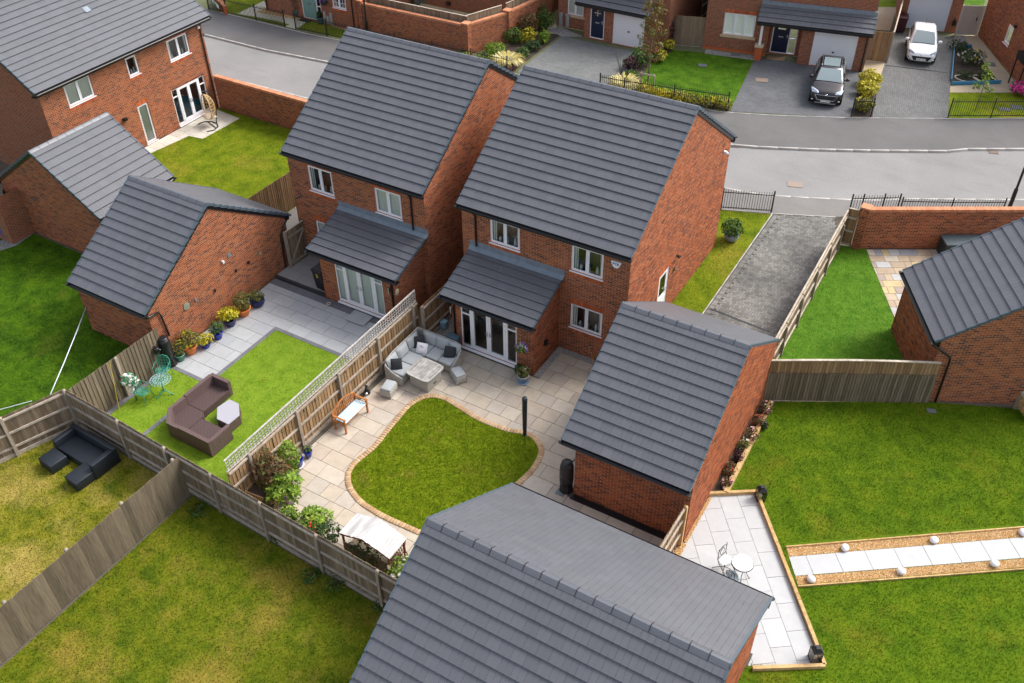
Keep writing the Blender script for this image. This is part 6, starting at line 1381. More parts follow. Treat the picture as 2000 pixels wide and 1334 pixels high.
# --- black and white mosaic bistro set
t = thing('bistro_table', 'small round white topped table with black curved legs on the white patio', 'table', (-2.93, 17.52, 0)); MB().lathe([(.30, .70), (.305, .715), (.30, .73), (.0, .731)], 28).build('tabletop', plain('white_mosaic', (.80, .80, .80), .35, .05, 60), t); MB().tube([(.31 * math.cos(2 * math.pi * i / 28), .31 * math.sin(2 * math.pi * i / 28), .70) for i in range(28)], .012, 5, True).build('rim', M_metal, t)
for k in range(4): a = k * math.pi / 2 + .5; c, s_ = math.cos(a), math.sin(a); MB().tube([(.26 * c, .26 * s_, .70), (.20 * c, .20 * s_, .5), (.16 * c, .16 * s_, .3), (.24 * c, .24 * s_, .1), (.31 * c, .31 * s_, 0)], .011, 5).build('leg', M_metal, t)
def bchair(label, c, rz, mat):
    t = thing('bistro_chair', label, 'chair', (*c, 0), rz); MB().lathe([(.0, .43), (.2, .43), (.205, .445), (.2, .455), (0, .456)], 20).build('seat', mat, t)
    for sx in (-1, 1): MB().tube([(sx * .19, .17, .95), (sx * .20, .16, .55), (sx * .20, .10, .40), (sx * .20, -.26, 0)], .011, 5).build('leg', M_metal, t); MB().tube([(sx * .18, -.12, .43), (sx * .18, .1, .22), (sx * .18, .28, 0)], .011, 5).build('leg', M_metal, t)
    m = MB().tube([(-.19, .17, .84), (-.1, .17, .92), (0, .17, .95), (.1, .17, .92), (.19, .17, .84)], .010, 5).tube([(-.19, .16, .52), (0, .16, .50), (.19, .16, .52)], .010, 5)
    m.tube([(.10 * math.cos(a), .165, .72 + .13 * math.sin(a)) for a in [2 * math.pi * i / 16 for i in range(16)]], .010, 5, True); m.tube([(0, .17, .95), (0, .165, .85)], .008, 5).tube([(0, .16, .5), (0, .165, .59)], .008, 5); m.build('backrest', M_metal, t)
    o = MB().lathe([(.0, -.005), (.085, -.005), (.085, .005), (0, .005)], 16).build('back_medallion', mat, t); o.location = (0, .165, .72); o.rotation_euler = (math.pi / 2, 0, 0); return t
bchair('black framed chair with white seat left of the round white table', (-3.42, 17.58), R_(75), plain('white_mosaic_seat', (.76, .76, .76), .4, .06, 50)); bchair('black framed chair with blue grey seat below the round white table', (-3.08, 17.12), R_(160), plain('grey_mosaic_seat', (.30, .38, .42), .4, .2, 50))
# --- lanterns, globes
def lantern(label, p, s=1.0, rz=0):
    t = thing('garden_lantern', label, 'lantern', p, rz); a, h = .13 * s, .44 * s; m = MB()
    for sx in (-1, 1):
        for sy in (-1, 1): m.bar((sx * a, sy * a, .02), (sx * a, sy * a, h), .014)
    for z in (.015, h): 
        for k in range(4): q = [(-a, -a), (a, -a), (a, a), (-a, a)]; m.bar((*q[k], z), (*q[(k + 1) % 4], z), .018)
    m.build('frame', M_metal, t)
    r = MB(); r.add([(-a * 1.02, -a * 1.02, h), (a * 1.02, -a * 1.02, h), (a * 1.02, a * 1.02, h), (-a * 1.02, a * 1.02, h), (-a * .6, -a * .6, h + .1), (a * .6, -a * .6, h + .1), (a * .6, a * .6, h + .1), (-a * .6, a * .6, h + .1)], [(0, 1, 5, 4), (1, 2, 6, 5), (2, 3, 7, 6), (3, 0, 4, 7), (4, 5, 6, 7)]); r.box((0, 0, h + .12), (a, a, .04)); r.build('roof', M_metal, t)
    MB().tube([(-.05, 0, h + .14), (-.05, 0, h + .2), (.05, 0, h + .2), (.05, 0, h + .14)], .008, 5).build('handle', M_metal, t)
    for k in range(4): q = [(-a, -a), (a, -a), (a, a), (-a, a)]; b_, c = q[k], q[(k + 1) % 4]; MB().face([(*b_, .03), (*c, .03), (*c, h - .01), (*b_, h - .01)]).build('pane', M_glass, t)
    MB().lathe([(.045, .03), (.045, .2), (0, .2)], 10).build('candle', plain('candle_wax', (.75, .70, .6), .6), t)
lantern('black lantern with pale candle at the top corner of the white patio', G(1484, 974), 1.0, WA); lantern('black lantern with pale candle at the bottom corner of the white patio', G(1590, 1287), 1.0, WA)
M_globe = plain('white_globe', (.80, .79, .82), .4, .03)
GLB = [((1649, 1073), 'white pebble light in the upper gravel strip, nearest the white patio'), ((1823, 1058), 'white pebble light in the middle of the upper gravel strip'), ((1996, 1043), 'white pebble light in the upper gravel strip at the right edge'), ((1583, 1134), 'white pebble light in the lower gravel strip, nearest the white patio'), ((1759, 1119), 'white pebble light in the middle of the lower gravel strip'), ((1941, 1104), 'white pebble light in the lower gravel strip towards the right edge')]
for p, lab in GLB: c = G(*p); o = MB().ell((0, 0, .09), (.135, .12, .10), 16, 10, .03).build('pebble_light', M_globe, None, True); o.location = c; o.rotation_euler.z = random.uniform(0, 3); tag(o, lab, 'garden light', 'white pebble lights along the path')
# --- closed parasol
t = thing('parasol', 'closed parasol in a black cover standing at the edge of the curved lawn', 'parasol', (-11.03, 19.02, 0)); MB().lathe([(.022, 0), (.022, .6)], 8).build('pole', M_steel, t)
MB().lathe([(.045, .45), (.06, .5), (.07, .8), (.078, 1.3), (.085, 1.9), (.09, 2.12), (.075, 2.19), (0, 2.21)], 12).build('cover', M_cover, t, True); MB().box((.06, -.05, 1.95), (.05, .05, .35), .5).build('cover_flap', M_cover, t); MB().tube([(.085, 0, .5), (.05, -.08, .5), (-.06, -.08, .5)], .012, 5).build('cord', M_black, t)
# --- water butts, bins
def butt(label, p, r=.24, h=1.05, rz=0, link_=False):
    t = thing('water_butt', label, 'water butt', p, rz); MB().lathe([(r * .98, .35), (r * 1.02, .5), (r * 1.04, .65), (r, .67), (r * 1.04, .69), (r * 1.02, .95), (r * .96, h + .15), (r * .8, h + .25), (0, h + .26)], 18).build('barrel', M_black, t, True)
    MB().lathe([(r * .82, h + .24), (r * .82, h + .28), (r * .6, h + .31), (0, h + .315)], 18).build('lid', M_black, t, True); MB().lathe([(r * 1.05, 0), (r * .95, .34), (0, .345)], 8).build('stand', M_black, t); MB().tube([(0, -r, .45), (0, -r - .1, .44), (0, -r - .1, .38)], .02, 6).build('tap', M_black, t); return t
wbt = butt('black water butt at the corner of the right garage by the curved lawn', (-8.90, 17.98, 0), .22, .98); MB().tube([(.1, .1, 1.2), (.2, .2, 1.35), (.3, .2, 1.3)], .02, 6).build('hose', M_black, wbt)
butt('black water butt between the green chairs and the flower pots', (-24.52, 15.98, 0), .22, 1.0)
t = thing('watering_can', 'black watering can hanging beside the water butt by the green chairs', 'watering can', G(305, 684, 1.0)); MB().lathe([(.1, -.12), (.11, .1), (.09, .12), (0, .12)], 12).build('body', M_black, t); MB().tube([(.09, 0, -.05), (.2, 0, .08), (.25, 0, .14)], .02, 6).build('spout', M_black, t); MB().tube([(-.1, 0, -.05), (-.17, 0, .05), (-.05, 0, .2), (.05, 0, .12)], .012, 5).build('handle', M_black, t)
def bin_(label, p, rz, col, lid=None, num=None):
    t = thing('wheelie_bin', label, 'wheelie bin', p, rz); c = plain('bin_plastic', col, .45, .08); w, d, h = .56, .62, .98
    m = MB(); m.add([(-w / 2 * .82, -d / 2 * .72, .05), (w / 2 * .82, -d / 2 * .72, .05), (w / 2 * .82, d / 2 * .8, .05), (-w / 2 * .82, d / 2 * .8, .05), (-w / 2, -d / 2, h), (w / 2, -d / 2, h), (w / 2, d / 2, h), (-w / 2, d / 2, h)], [(0, 3, 2, 1), (0, 1, 5, 4), (1, 2, 6, 5), (2, 3, 7, 6), (3, 0, 4, 7)]); m.b2((-w / 2 - .02, -d / 2 - .02, h - .06), (w / 2 + .02, d / 2 + .02, h)); m.build('body', c, t)
    l = MB(); l.add([(-w / 2 - .03, -d / 2 - .04, h + .01), (w / 2 + .03, -d / 2 - .04, h + .01), (w / 2 + .03, d / 2 + .04, h + .03), (-w / 2 - .03, d / 2 + .04, h + .03), (-w / 2 + .04, -d / 2 + .04, h + .07), (w / 2 - .04, -d / 2 + .04, h + .07), (w / 2 - .04, d / 2, h + .11), (-w / 2 + .04, d / 2, h + .11)], [(0, 1, 5, 4), (1, 2, 6, 5), (2, 3, 7, 6), (3, 0, 4, 7), (4, 5, 6, 7), (0, 3, 2, 1)]); l.build('lid', plain('bin_lid', lid or col, .4, .06), t)
    MB().tube([(-w / 2 + .02, d / 2 + .09, h - .02), (w / 2 - .02, d / 2 + .09, h - .02)], .018, 6).build('handle', c, t)
    for sx in (-1, 1): o = MB().lathe([(.1, -.03), (.1, .03), (.0, .03)], 14).build('wheel', M_black, t); o.location = (sx * .27, d / 2 - .02, .1); o.rotation_euler = (0, math.pi / 2, 0)
    if num: lettering(num, .24, Matrix.Translation((0, -d / 2 * .93 - .012, .75)) @ Matrix.Rotation(R_(8), 4, 'X') @ FRONT, plain('yellow_print', (.75, .62, .02), .5), t, bold=.008)
    return t
bin_('black wheelie bin with a yellow 2, beside the glazed doors with curtains', (-22.50, 22.50, .13), R_(-6), (.012, .013, .016), (.02, .022, .028), '2')
bin_('dark red wheelie bin beside the white car', G(1757, 62), R_(14), (.05, .008, .014)); bin_('bright blue bin in the shade at the left edge', G(20, 462), R_(-40), (.005, .10, .45), (.01, .35, .75))
sheet('paving_patch', P2([(0, 470), (62, 448), (66, 456), (32, 480), (0, 490)]), .01, plain('grey_patch', (.22, .22, .22), .9))
t = thing('cool_box', 'slate blue plastic box standing against the wall beside the glazed doors', 'storage box', (-15.82, 21.98, 0)); pbox(t, 'body', -.22, -.14, 0, .22, .14, .62, plain('slate_plastic', (.05, .09, .12), .5), .03); pbox(t, 'lid', -.235, -.155, .62, .235, .155, .70, plain('slate_plastic_lid', (.07, .12, .15), .5), .03)
o = rbox('plastic_tub', (-17.02 + .12, 22.9, .16), (.24, .24, .30), .03, plain('pale_blue_plastic', (.30, .50, .58), .5)); tag(o, 'small pale blue tub in the gravel gap between the two houses', 'tub'); rbox('lid', (0, 0, .16), (.26, .26, .04), .015, plain('tub_lid', (.25, .44, .55), .5), o)
t = thing('storage_chest', 'large dark storage chest against the tall brick garden wall', 'storage chest', (pr0 + dv * 3.55).xy.to_3d() + Vector((.0, -.05, 0)), math.atan2(dv.y, dv.x)); pbox(t, 'body', 0, -.85, 0, 2.2, -.08, .72, plain('chest_plastic', (.02, .03, .036), .5), .02); pbox(t, 'lid', -.03, -.88, .72, 2.23, -.06, .80, plain('chest_lid', (.06, .085, .095), .45), .025)
# --- statuette by the fence
t = thing('garden_statue', 'small black seated figure ornament at the foot of the lattice fence', 'ornament', G(717, 768)); MB().lathe([(.12, 0), (.13, .06), (.10, .12), (.07, .2), (.05, .26), (0, .27)], 10).build('body', M_metal, t, True); MB().ell((0, .01, .33), (.055, .055, .065), 10, 8).build('head', M_metal, t, True); MB().ell((.05, -.1, .08), (.06, .08, .05), 8, 6).build('lap', M_steel, t, True)
# --- plank roofed play shelter by the rear fence
t = thing('play_shelter', 'small wooden shelter with bleached plank roof beside the rear fence', 'shelter', (-12.59, 12.78, 0)); zr, ze = 1.30, 1.0; M_plank = wood_mat('bleached_plank', (.55, .53, .51), (.66, .64, .62), grain=(.15, .05, .15), mott=False); M_red = wood_mat('red_brown_wood', (.16, .06, .04), (.22, .09, .06), mott=False)
for sg, W_ in ((-1, .90), (1, .95)):
    n = 10
    for i in range(n):
        a, b_ = i / n, (i + 1) / n; p = Vector((sg * W_ * (a + b_) / 2, 0, zr - (zr - ze) * (a + b_) / 2)); tl = math.atan2(zr - ze, W_) * sg; o = MB().box((0, 0, 0), (W_ / n / math.cos(tl) - .006, .86, .02)).build('roof_plank', M_plank, t); o.location = p + Vector((0, random.uniform(-.012, .012), random.uniform(-.003, .003))); o.rotation_euler = (0, tl, 0)
for sx in (-.82, .86):
    for sy in (-.36, .36): MB().bar((sx, sy, 0), (sx, sy, ze + .0), .05).build('post', M_red, t)
for sy in (-.40, .40):
    for sg, W_ in ((-1, .88), (1, .93)): MB().bar((0, sy, zr - .05), (sg * W_, sy, ze - .04), .03, .08).build('bargeboard', M_red, t)
for i in range(9): y = -.36 + i * .09; MB().bar((.86, y - .1, .15), (.86, y + .1, .85), .02, .01, (1, 0, 0)).build('lattice_slat', M_red, t); MB().bar((.87, y + .1, .15), (.87, y - .1, .85), .02, .01, (1, 0, 0)).build('lattice_slat', M_red, t)
MB().b2((-.8, -.3, .25), (.8, .3, .32)).build('floor', M_woodd, t)
for i in range(14): MB().box((-.76 + i * .117, -.39, .34), (.10, .02, .62)).build('side_board', M_woodd, t)
# --- wicker swing chair
t = thing('swing_chair', 'hanging wicker egg chair on a black curved stand', 'chair', G(411, 246), R_(-20)); M_wick = plain('tan_wicker', (.50, .33, .15), .7, .25, 20)
MB().tube([(-.55, -.45, .03), (-.62, -.1, .03), (-.4, .25, .03), (0, .38, .03), (.4, .25, .03), (.62, -.1, .03), (.55, -.45, .03)], .03, 6).build('base', M_metal, t); MB().tube([(-.5, .1, .03), (.5, .1, .03)], .028, 6).build('base_bar', M_metal, t); MB().tube([(0, .36, .03), (0, .5, .8), (0, .45, 1.6), (0, .2, 1.92), (0, -.02, 1.95)], .028, 6).build('stand', M_metal, t)
m = MB()
for k in range(13):
    a = math.pi * (k / 12) ; pts = []
    for j in range(13):
        b_ = math.pi * j / 12; pts.append((.52 * math.cos(a) * math.sin(b_), .12 + .42 * math.sin(a) * math.sin(b_) - .1, 1.08 - .68 * math.cos(b_)))
    m.tube(pts, .012, 4)
for j in range(1, 12):
    b_ = math.pi * j / 12; m.tube([(.52 * math.cos(math.pi * k / 12) * math.sin(b_), .02 + .42 * math.sin(math.pi * k / 12) * math.sin(b_), 1.08 - .68 * math.cos(b_)) for k in range(13)], .014, 4)
m.build('basket', M_wick, t); m = MB()
for sx in (-1, 1): m.tube([(sx * .52 * math.sin(math.pi * j / 12), .02, 1.08 - .68 * math.cos(math.pi * j / 12)) for j in range(13)], .028, 5)
m.build('basket_rim', M_wick, t); pillow('seat_pad', (0, .05, .55), (.7, .6, .2), (0, 0, 0), plain('cream_pad', (.5, .42, .3), .9), t); MB().tube([(0, -.02, 1.95), (0, .0, 1.76)], .012, 5).build('chain', M_metal, t)
# --- cords
M_cord = plain('pale_cord', (.62, .66, .70), .6)
a = GX(172, 590, -28.78); b_ = G(98, 771, 1.3)
o = MB().tube([a, a.lerp(b_, .35) - Vector((0, 0, .04)), a.lerp(b_, .7) - Vector((0, 0, .04)), b_], .02, 5).build('washing_line', M_cord, None, True); tag(o, 'pale washing line stretched from the left garage to the fence', 'washing line')
a = G(0, 800, 1.2); b_ = G(62, 783, 1.3); o = MB().tube([a + (a - b_) * .5, a, b_], .014, 5).build('washing_line', M_cord); tag(o, 'pale line at the left edge above the dark green lawn', 'washing line')
M_yrod = plain('yellow_cane', (.55, .42, .05), .7); a = G(234, 805, 0); b_ = GX(214, 705, -24.5); o = MB().tube([a, b_], .012, 5).build('garden_cane', M_yrod); tag(o, 'thin yellow cane leaning on the fence behind the green chair', 'cane')
o = rbox('door_mat', G(1566, 121) + Vector((-.9, .2, .012)) if False else Vector((*G(1515, 114).xy, .02)), (1.05, .6, .02), .006, plain('coir_mat', (.28, .18, .10), .95), None, A3); tag(o, 'brown doormat in front of the navy door at top right', 'doormat')
o = rbox('door_mat', Vector((*G(597, 40).xy, .02)), (.9, .5, .02), .006, M_metal, None, 0); tag(o, 'black doormat in front of the green door', 'doormat')
o = MB().tube([(.07 * math.cos(a), .07 * math.sin(a), .03) for a in [2 * math.pi * i / 14 for i in range(14)]], .02, 5, True).build('tape_coil', plain('pale_coil', (.55, .5, .42), .6)); o.location = G(642, 594, .01); tag(o, 'small pale coil lying on the dark border of the grey patio', 'coil')
o = MB().tube([(.4, .1, .03), (.15, .06, .03), (-.1, 0, .03), (-.3, -.1, .03)], .02, 4).build('fallen_leaf', plain('orange_leaf', (.5, .15, .03), .8)); o.location = G(514, 742, .02); o.scale = (.25, .5, .5); tag(o, 'single orange leaf lying on the bright artificial lawn', 'leaf')
# ================================================================== plants
def foliage(name, crowns, leaf, mat, par=None, seed=1, asp=.5, up=.35, clump=True):
    """crowns: (cx,cy,cz, rx,ry,rz, n) in the plant's own frame"""
    rs = np.random.RandomState(seed); VV = []
    for (cx, cy, cz, rx, ry, rz, n) in crowns:
        d = rs.normal(size=(n, 3)); d /= np.linalg.norm(d, axis=1)[:, None]; r = rs.uniform(.35, 1, n) ** .55
        if clump:
            cd = rs.normal(size=(14, 3)); cd /= np.linalg.norm(cd, axis=1)[:, None]; m_ = (d @ cd.T).max(1); r *= .70 + .42 * np.clip((m_ - .55) / .4, 0, 1)
        c = np.array([cx, cy, cz]) + d * r[:, None] * np.array([rx, ry, rz])
        nrm = d * (1 - up) + rs.normal(size=(n, 3)) * .45 + np.array([0, 0, up]); nrm /= np.linalg.norm(nrm, axis=1)[:, None]
        t = np.cross(nrm, rs.normal(size=(n, 3))); t /= np.linalg.norm(t, axis=1)[:, None]; b = np.cross(nrm, t)
        s = leaf * rs.uniform(.6, 1.35, n)[:, None]; q = np.zeros((n, 4, 3))
        q[:, 0] = c - t * s; q[:, 1] = c + b * s * asp + nrm * s * .12; q[:, 2] = c + t * s - nrm * s * .15; q[:, 3] = c - b * s * asp + nrm * s * .12; VV.append(q)
    V = np.concatenate(VV).reshape(-1, 3); F = np.arange(len(V)).reshape(-1, 4)
    return link(name, raw_mesh(name, V, F, mat), par)
def stems(par, pts, r, mat=None, name='stem'):
    m = MB()
    for a, b_ in pts: m.tube([a, b_], [r, r * .6], 5)
    return m.build(name, mat or M_gtwig, par)
def shrub(label, p, r, h, mat, leaf=.06, n=500, seed=1, name='shrub', cat='shrub', fl=None, fln=40, asp=.5, group=None, fls=.05):
    t = thing(name, label, cat, p, 0, group); foliage('foliage', [(0, 0, h * .55, r, r, h * .47, n)], leaf, mat, t, seed, asp)
    rs = random.Random(seed); stems(t, [((0, 0, 0), (rs.uniform(-.6, .6) * r, rs.uniform(-.6, .6) * r, h * rs.uniform(.4, .8))) for _ in range(6)], .018)
    if fl: foliage('flower', [(0, 0, h * .6, r * 1.02, r * 1.02, h * .45, fln)], fls, fl, t, seed + 3, .9, .6)
    return t
def potted(label, p, pr, ph, pcol, mat, fr, fh, leaf=.05, n=260, seed=1, fl=None, fln=30, rim=None, saucer=None, bowl=False, rough=.3):
    t = thing('potted_plant', label, 'potted plant', p); pm = plain('glazed_pot', pcol, rough, .08)
    prof = [(pr * .62, 0), (pr * .80, ph * .35), (pr * .93, ph * .8), (pr, ph * .86), (pr * 1.06, ph * .9), (pr * 1.06, ph), (pr * .92, ph), (pr * .90, ph * .9)] if not bowl else [(pr * .5, 0), (pr * .85, ph * .25), (pr * 1.0, ph * .6), (pr * .98, ph * .9), (pr * 1.0, ph), (pr * .88, ph), (pr * .86, ph * .9)]
    MB().lathe(prof, 20).build('pot', pm, t, True); MB().lathe([(pr * .9, ph * .88), (0, ph * .90)], 16).build('soil', M_soil, t)
    if rim: MB().tube([(pr * 1.03 * math.cos(2 * math.pi * i / 20), pr * 1.03 * math.sin(2 * math.pi * i / 20), ph) for i in range(20)], .018, 6, True).build('rim', plain('pot_rim', rim, .5), t, True)
    if saucer: MB().lathe([(pr * .9, .0), (pr * 1.1, .05), (pr * .9, .05)], 18).build('saucer', plain('saucer', saucer, .5), t)
    foliage('foliage', [(0, 0, ph + fh * .48, fr, fr, fh * .52, n)], leaf, mat, t, seed); rs = random.Random(seed); stems(t, [((0, 0, ph * .85), (rs.uniform(-.5, .5) * fr, rs.uniform(-.5, .5) * fr, ph + fh * rs.uniform(.4, .8))) for _ in range(5)], .012)
    if fl: foliage('flower', [(0, 0, ph + fh * .55, fr * .95, fr * .95, fh * .5, fln)], leaf * 1.1, fl, t, seed + 5, .95, .7)
    return t
BLUE = (.006, .02, .26); NAVY = (.006, .010, .08); TERRA = (.62, .17, .035)
Z = .0
potted('small green pot with an olive shrub next to the water butt', (-24.40, 16.36, Z), .20, .30, (.03, .16, .09), M_leafO, .28, .60, .05, 260, 1, rim=(.16, .34, .24))
potted('terracotta pot with a bushy green shrub, nearer the green chairs', (-24.36, 16.86, Z), .27, .36, TERRA, M_leafO, .42, .66, .055, 420, 2, M_leafY, 40, rough=.6)
potted('low blue pot with a bright yellow plant between the terracotta pots', (-24.14, 17.40, Z), .24, .24, BLUE, M_leafY, .36, .36, .05, 340, 3)
potted('bright blue pot with a small green shrub in the middle of the pot row', (-24.10, 18.02, Z), .22, .30, BLUE, M_leafG, .28, .46, .045, 300, 4)
potted('navy pot carrying a dome of yellow flower heads', (-24.26, 18.86, Z), .28, .34, NAVY, M_leafY, .42, .40, .06, 480, 5, M_petW if False else M_leafY, 90)
potted('terracotta pot with upright green plants, nearer the side passage', (-24.26, 19.62, Z), .30, .34, TERRA, M_leafO, .36, .66, .055, 400, 6, rough=.6)
potted('wide navy bowl with a low green plant at the house end of the pot row', (-24.20, 20.36, Z), .30, .32, NAVY, M_leafL if False else M_leafO, .32, .34, .05, 260, 7, bowl=True)
potted('pale blue pot with grassy plant at the corner by the glazed doors', (-12.66, 21.72, Z), .20, .34, (.14, .22, .34), M_leafO, .24, .40, .06, 200, 8, M_petW, 10, rim=(.5, .48, .4), saucer=(.22, .32, .44))
shrub('dark green plant behind the pale blue pot at the house corner', (-12.92, 21.92, .1), .20, .5, M_leafD, .05, 260, 11, 'plant', 'plant')
t = thing('hanging_basket', 'hanging basket of violet and white flowers beside the glazed doors', 'hanging basket', GY(1019, 681, 21.95)); foliage('foliage', [(0, 0, .04, .25, .22, .16, 220)], .04, M_leafL, t, 3); foliage('flower', [(0, 0, .08, .28, .24, .17, 70)], .045, M_petV, t, 4, .9); foliage('flower', [(0, 0, .12, .2, .18, .12, 26)], .05, M_petW, t, 8, .9); MB().lathe([(.05, -.18), (.17, -.06), (.2, .02)], 12).build('basket', M_metal, t); MB().tube([(0, .26, .52), (0, .05, .52), (0, 0, .45), (0, 0, .1)], .01, 5).build('bracket', M_metal, t)
potted('grey bowl with round green bush on the grass strip', (-9.42, 34.22, Z), .32, .34, (.26, .30, .38), M_leafG, .48, .70, .07, 620, 9, bowl=True)
# corner bed in the B garden
shrub('rust leaved shrub filling the corner between the two fences', (-16.90, 13.30, 0), .62, 1.75, M_leafR, .06, 1500, 21); t = thing('plant_trough', 'brown timber planting trough in the fence corner', 'planter', (-16.95, 12.75, 0), .1); 
for sx, sy, w_, d_ in ((0, -.25, 1.0, .04), (0, .25, 1.0, .04), (-.48, 0, .04, .46), (.48, 0, .04, .46)): MB().box((sx, sy, .27), (w_, d_, .5)).build('plank', M_woodb, t)
MB().box((0, 0, .45), (.9, .44, .02)).build('soil', M_soil, t)
potted('upright lime green shrub in a dark pot beside the two small blue pots', (-16.85, 14.0, Z), .22, .34, (.02, .02, .022), M_leafL, .34, 1.35, .055, 800, 22)
potted('blue pot with a pink flower below the amber lantern', (-16.98, 14.42, .05), .19, .34, BLUE, M_leafL, .16, .22, .045, 80, 23, M_petM, 14, saucer=(.6, .58, .55)); potted('smaller blue pot with a green plant nearest the bench', (-16.98, 14.92, .05), .15, .26, BLUE, M_leafG, .16, .18, .04, 90, 24)
def whorl_shrub(label, p, r, h, mat, n=70, leaf=.17, seed=1, pot=None):
    t = thing('potted_plant' if pot else 'shrub', label, 'potted plant' if pot else 'shrub', p); rs = np.random.RandomState(seed); V = []
    z0 = pot[1] if pot else 0
    for i in range(n):
        d = rs.normal(size=3); d[2] = abs(d[2]) * 1.2; d /= np.linalg.norm(d); c = np.array([0, 0, z0 + h * .25]) + d * np.array([r, r, h * .75]) * rs.uniform(.45, 1); ax = d * .6 + np.array([0, 0, .7]); ax /= np.linalg.norm(ax); e1 = np.cross(ax, [.3, .8, .1]); e1 /= np.linalg.norm(e1); e2 = np.cross(ax, e1); k = rs.randint(6, 10)
        for j in range(k):
            a = 2 * np.pi * j / k + rs.uniform(-.3, .3); o = e1 * np.cos(a) + e2 * np.sin(a); s = leaf * rs.uniform(.7, 1.2); w = np.cross(o, ax) * s * .2; tip = c + o * s + ax * s * rs.uniform(-.1, .5); mid = c + o * s * .5 + ax * s * .25
            V += [c, mid + w, tip, mid - w]
    V = np.array(V); link('foliage', raw_mesh('foliage', V, np.arange(len(V)).reshape(-1, 4), mat), t); q = random.Random(seed); stems(t, [((0, 0, z0 * .8), (q.uniform(-.6, .6) * r, q.uniform(-.6, .6) * r, z0 + h * q.uniform(.4, .8))) for _ in range(8)], .015)
    if pot: MB().lathe([(pot[0] * .75, 0), (pot[0], pot[1]), (pot[0] * .9, pot[1]), (pot[0] * .88, pot[1] * .9)], 16).build('pot', plain('mauve_pot', pot[2], .5), t, True)
    return t
whorl_shrub('lime leaved shrub in a mauve pot, spreading over the rear fence', (-16.25, 13.15, 0), .62, .80, M_leafL, 66, .20, 31, (.22, .42, (.40, .30, .44)))
whorl_shrub('lime leaved shrub nearest the wooden play shelter', (-14.95, 12.72, 0), .56, .75, M_leafL, 70, .18, 32)
potted('small black pot with a spiky plant inside the rear fence', (-16.55, 12.55, 0), .16, .28, (.01, .01, .012), M_leafD, .18, .35, .07, 60, 34)
shrub('low green plant below the mauve pot inside the rear fence', (-15.75, 12.5, 0), .34, .6, M_leafL, .08, 200, 33, 'plant', 'plant')
shrub('red flowering shrub inside the rear fence', (-14.75, 12.35, 0), .36, .70, M_leafG, .06, 260, 35, fl=M_petR, fln=26, fls=.055); shrub('dark green upright shrub between the red flowers and the shelter', (-14.15, 12.45, 0), .42, .85, M_leafD, .06, 420, 36)
shrub('cream flowering green shrub between the shelter and the nearest roof', (-11.25, 12.45, 0), .55, .85, M_leafL, .07, 520, 37, fl=M_petW, fln=70, fls=.06)
shrub('dark foliage under the plank roof of the play shelter', (-12.7, 12.45, .3), .60, .5, M_leafD, .06, 260, 38)
for i, (px, py, r, h) in enumerate(((540, 1035, .3, .25), (490, 990, .3, .2), (605, 1110, .35, .2), (650, 1130, .35, .28), (740, 1170, .3, .2), (385, 985, .35, .2))): p = G(px, py + 20); shrub(('tuft of weeds at the foot of the rear fence, ' + ('below the lime shrubs', 'left of the lime shrubs', 'below the red flowers', 'below the wooden shelter', 'nearest the big bottom roof', 'in the corner with the grey board fence')[i]), (p.x, p.y + .12, 0), r, h, M_leafG, .05, 130, 40 + i, 'weeds', 'plant', group='tufts of weeds along the rear fence')
# narrow bed by G1
for i, (px, py, m_, fl, r, h, lab) in enumerate(((1495, 800, M_leafR, M_petP, .34, .75, 'pink tinged shrub at the top end of the narrow bed beside the garage'), (1482, 822, M_leafR, M_petR, .30, .6, 'red flowered shrub second from the top of the narrow bed'), (1494, 826, M_leafD, M_petV, .2, .35, 'violet flowered plant on the timber edge of the narrow bed'), (1468, 850, M_leafR, M_petP, .34, .6, 'pale pink flowered shrub in the middle of the narrow bed'), (1452, 868, M_leafO, M_petW, .28, .55, 'cream flowered shrub below the pale pink one in the narrow bed'), (1443, 890, M_leafP, None, .3, .5, 'purple leaved shrub in the lower half of the narrow bed'), (1422, 915, M_leafR, M_petR, .32, .6, 'rusty shrub against the garage wall low in the narrow bed'), (1420, 940, M_leafR, M_petP, .28, .4, 'low pink plant at the bottom end of the narrow bed'))):
    p = G(px, py, .25); shrub(lab, (max(p.x, -4.66), p.y, 0), r * .72, h * .85, m_, .045, 210, 50 + i, 'shrub', 'shrub', fl, 14)
p = G(253, 742, 1.0); t = thing('flower_spray', 'green and white flower spray behind the green chair by the fence', 'flowers', (p.x, p.y, 0)); foliage('foliage', [(0, 0, 1.0, .32, .26, .22, 200)], .05, leaf_mat('mint_leaf', (.03, .22, .10), (.08, .34, .18)), t, 60); foliage('flower', [(0, 0, 1.02, .33, .27, .24, 80), (.1, -.1, .72, .08, .08, .2, 20)], .055, M_petW, t, 61, .9); stems(t, [((0, 0, 0), (0, 0, .9)), ((0.02, 0, 0), (.1, .1, .95))], .012)
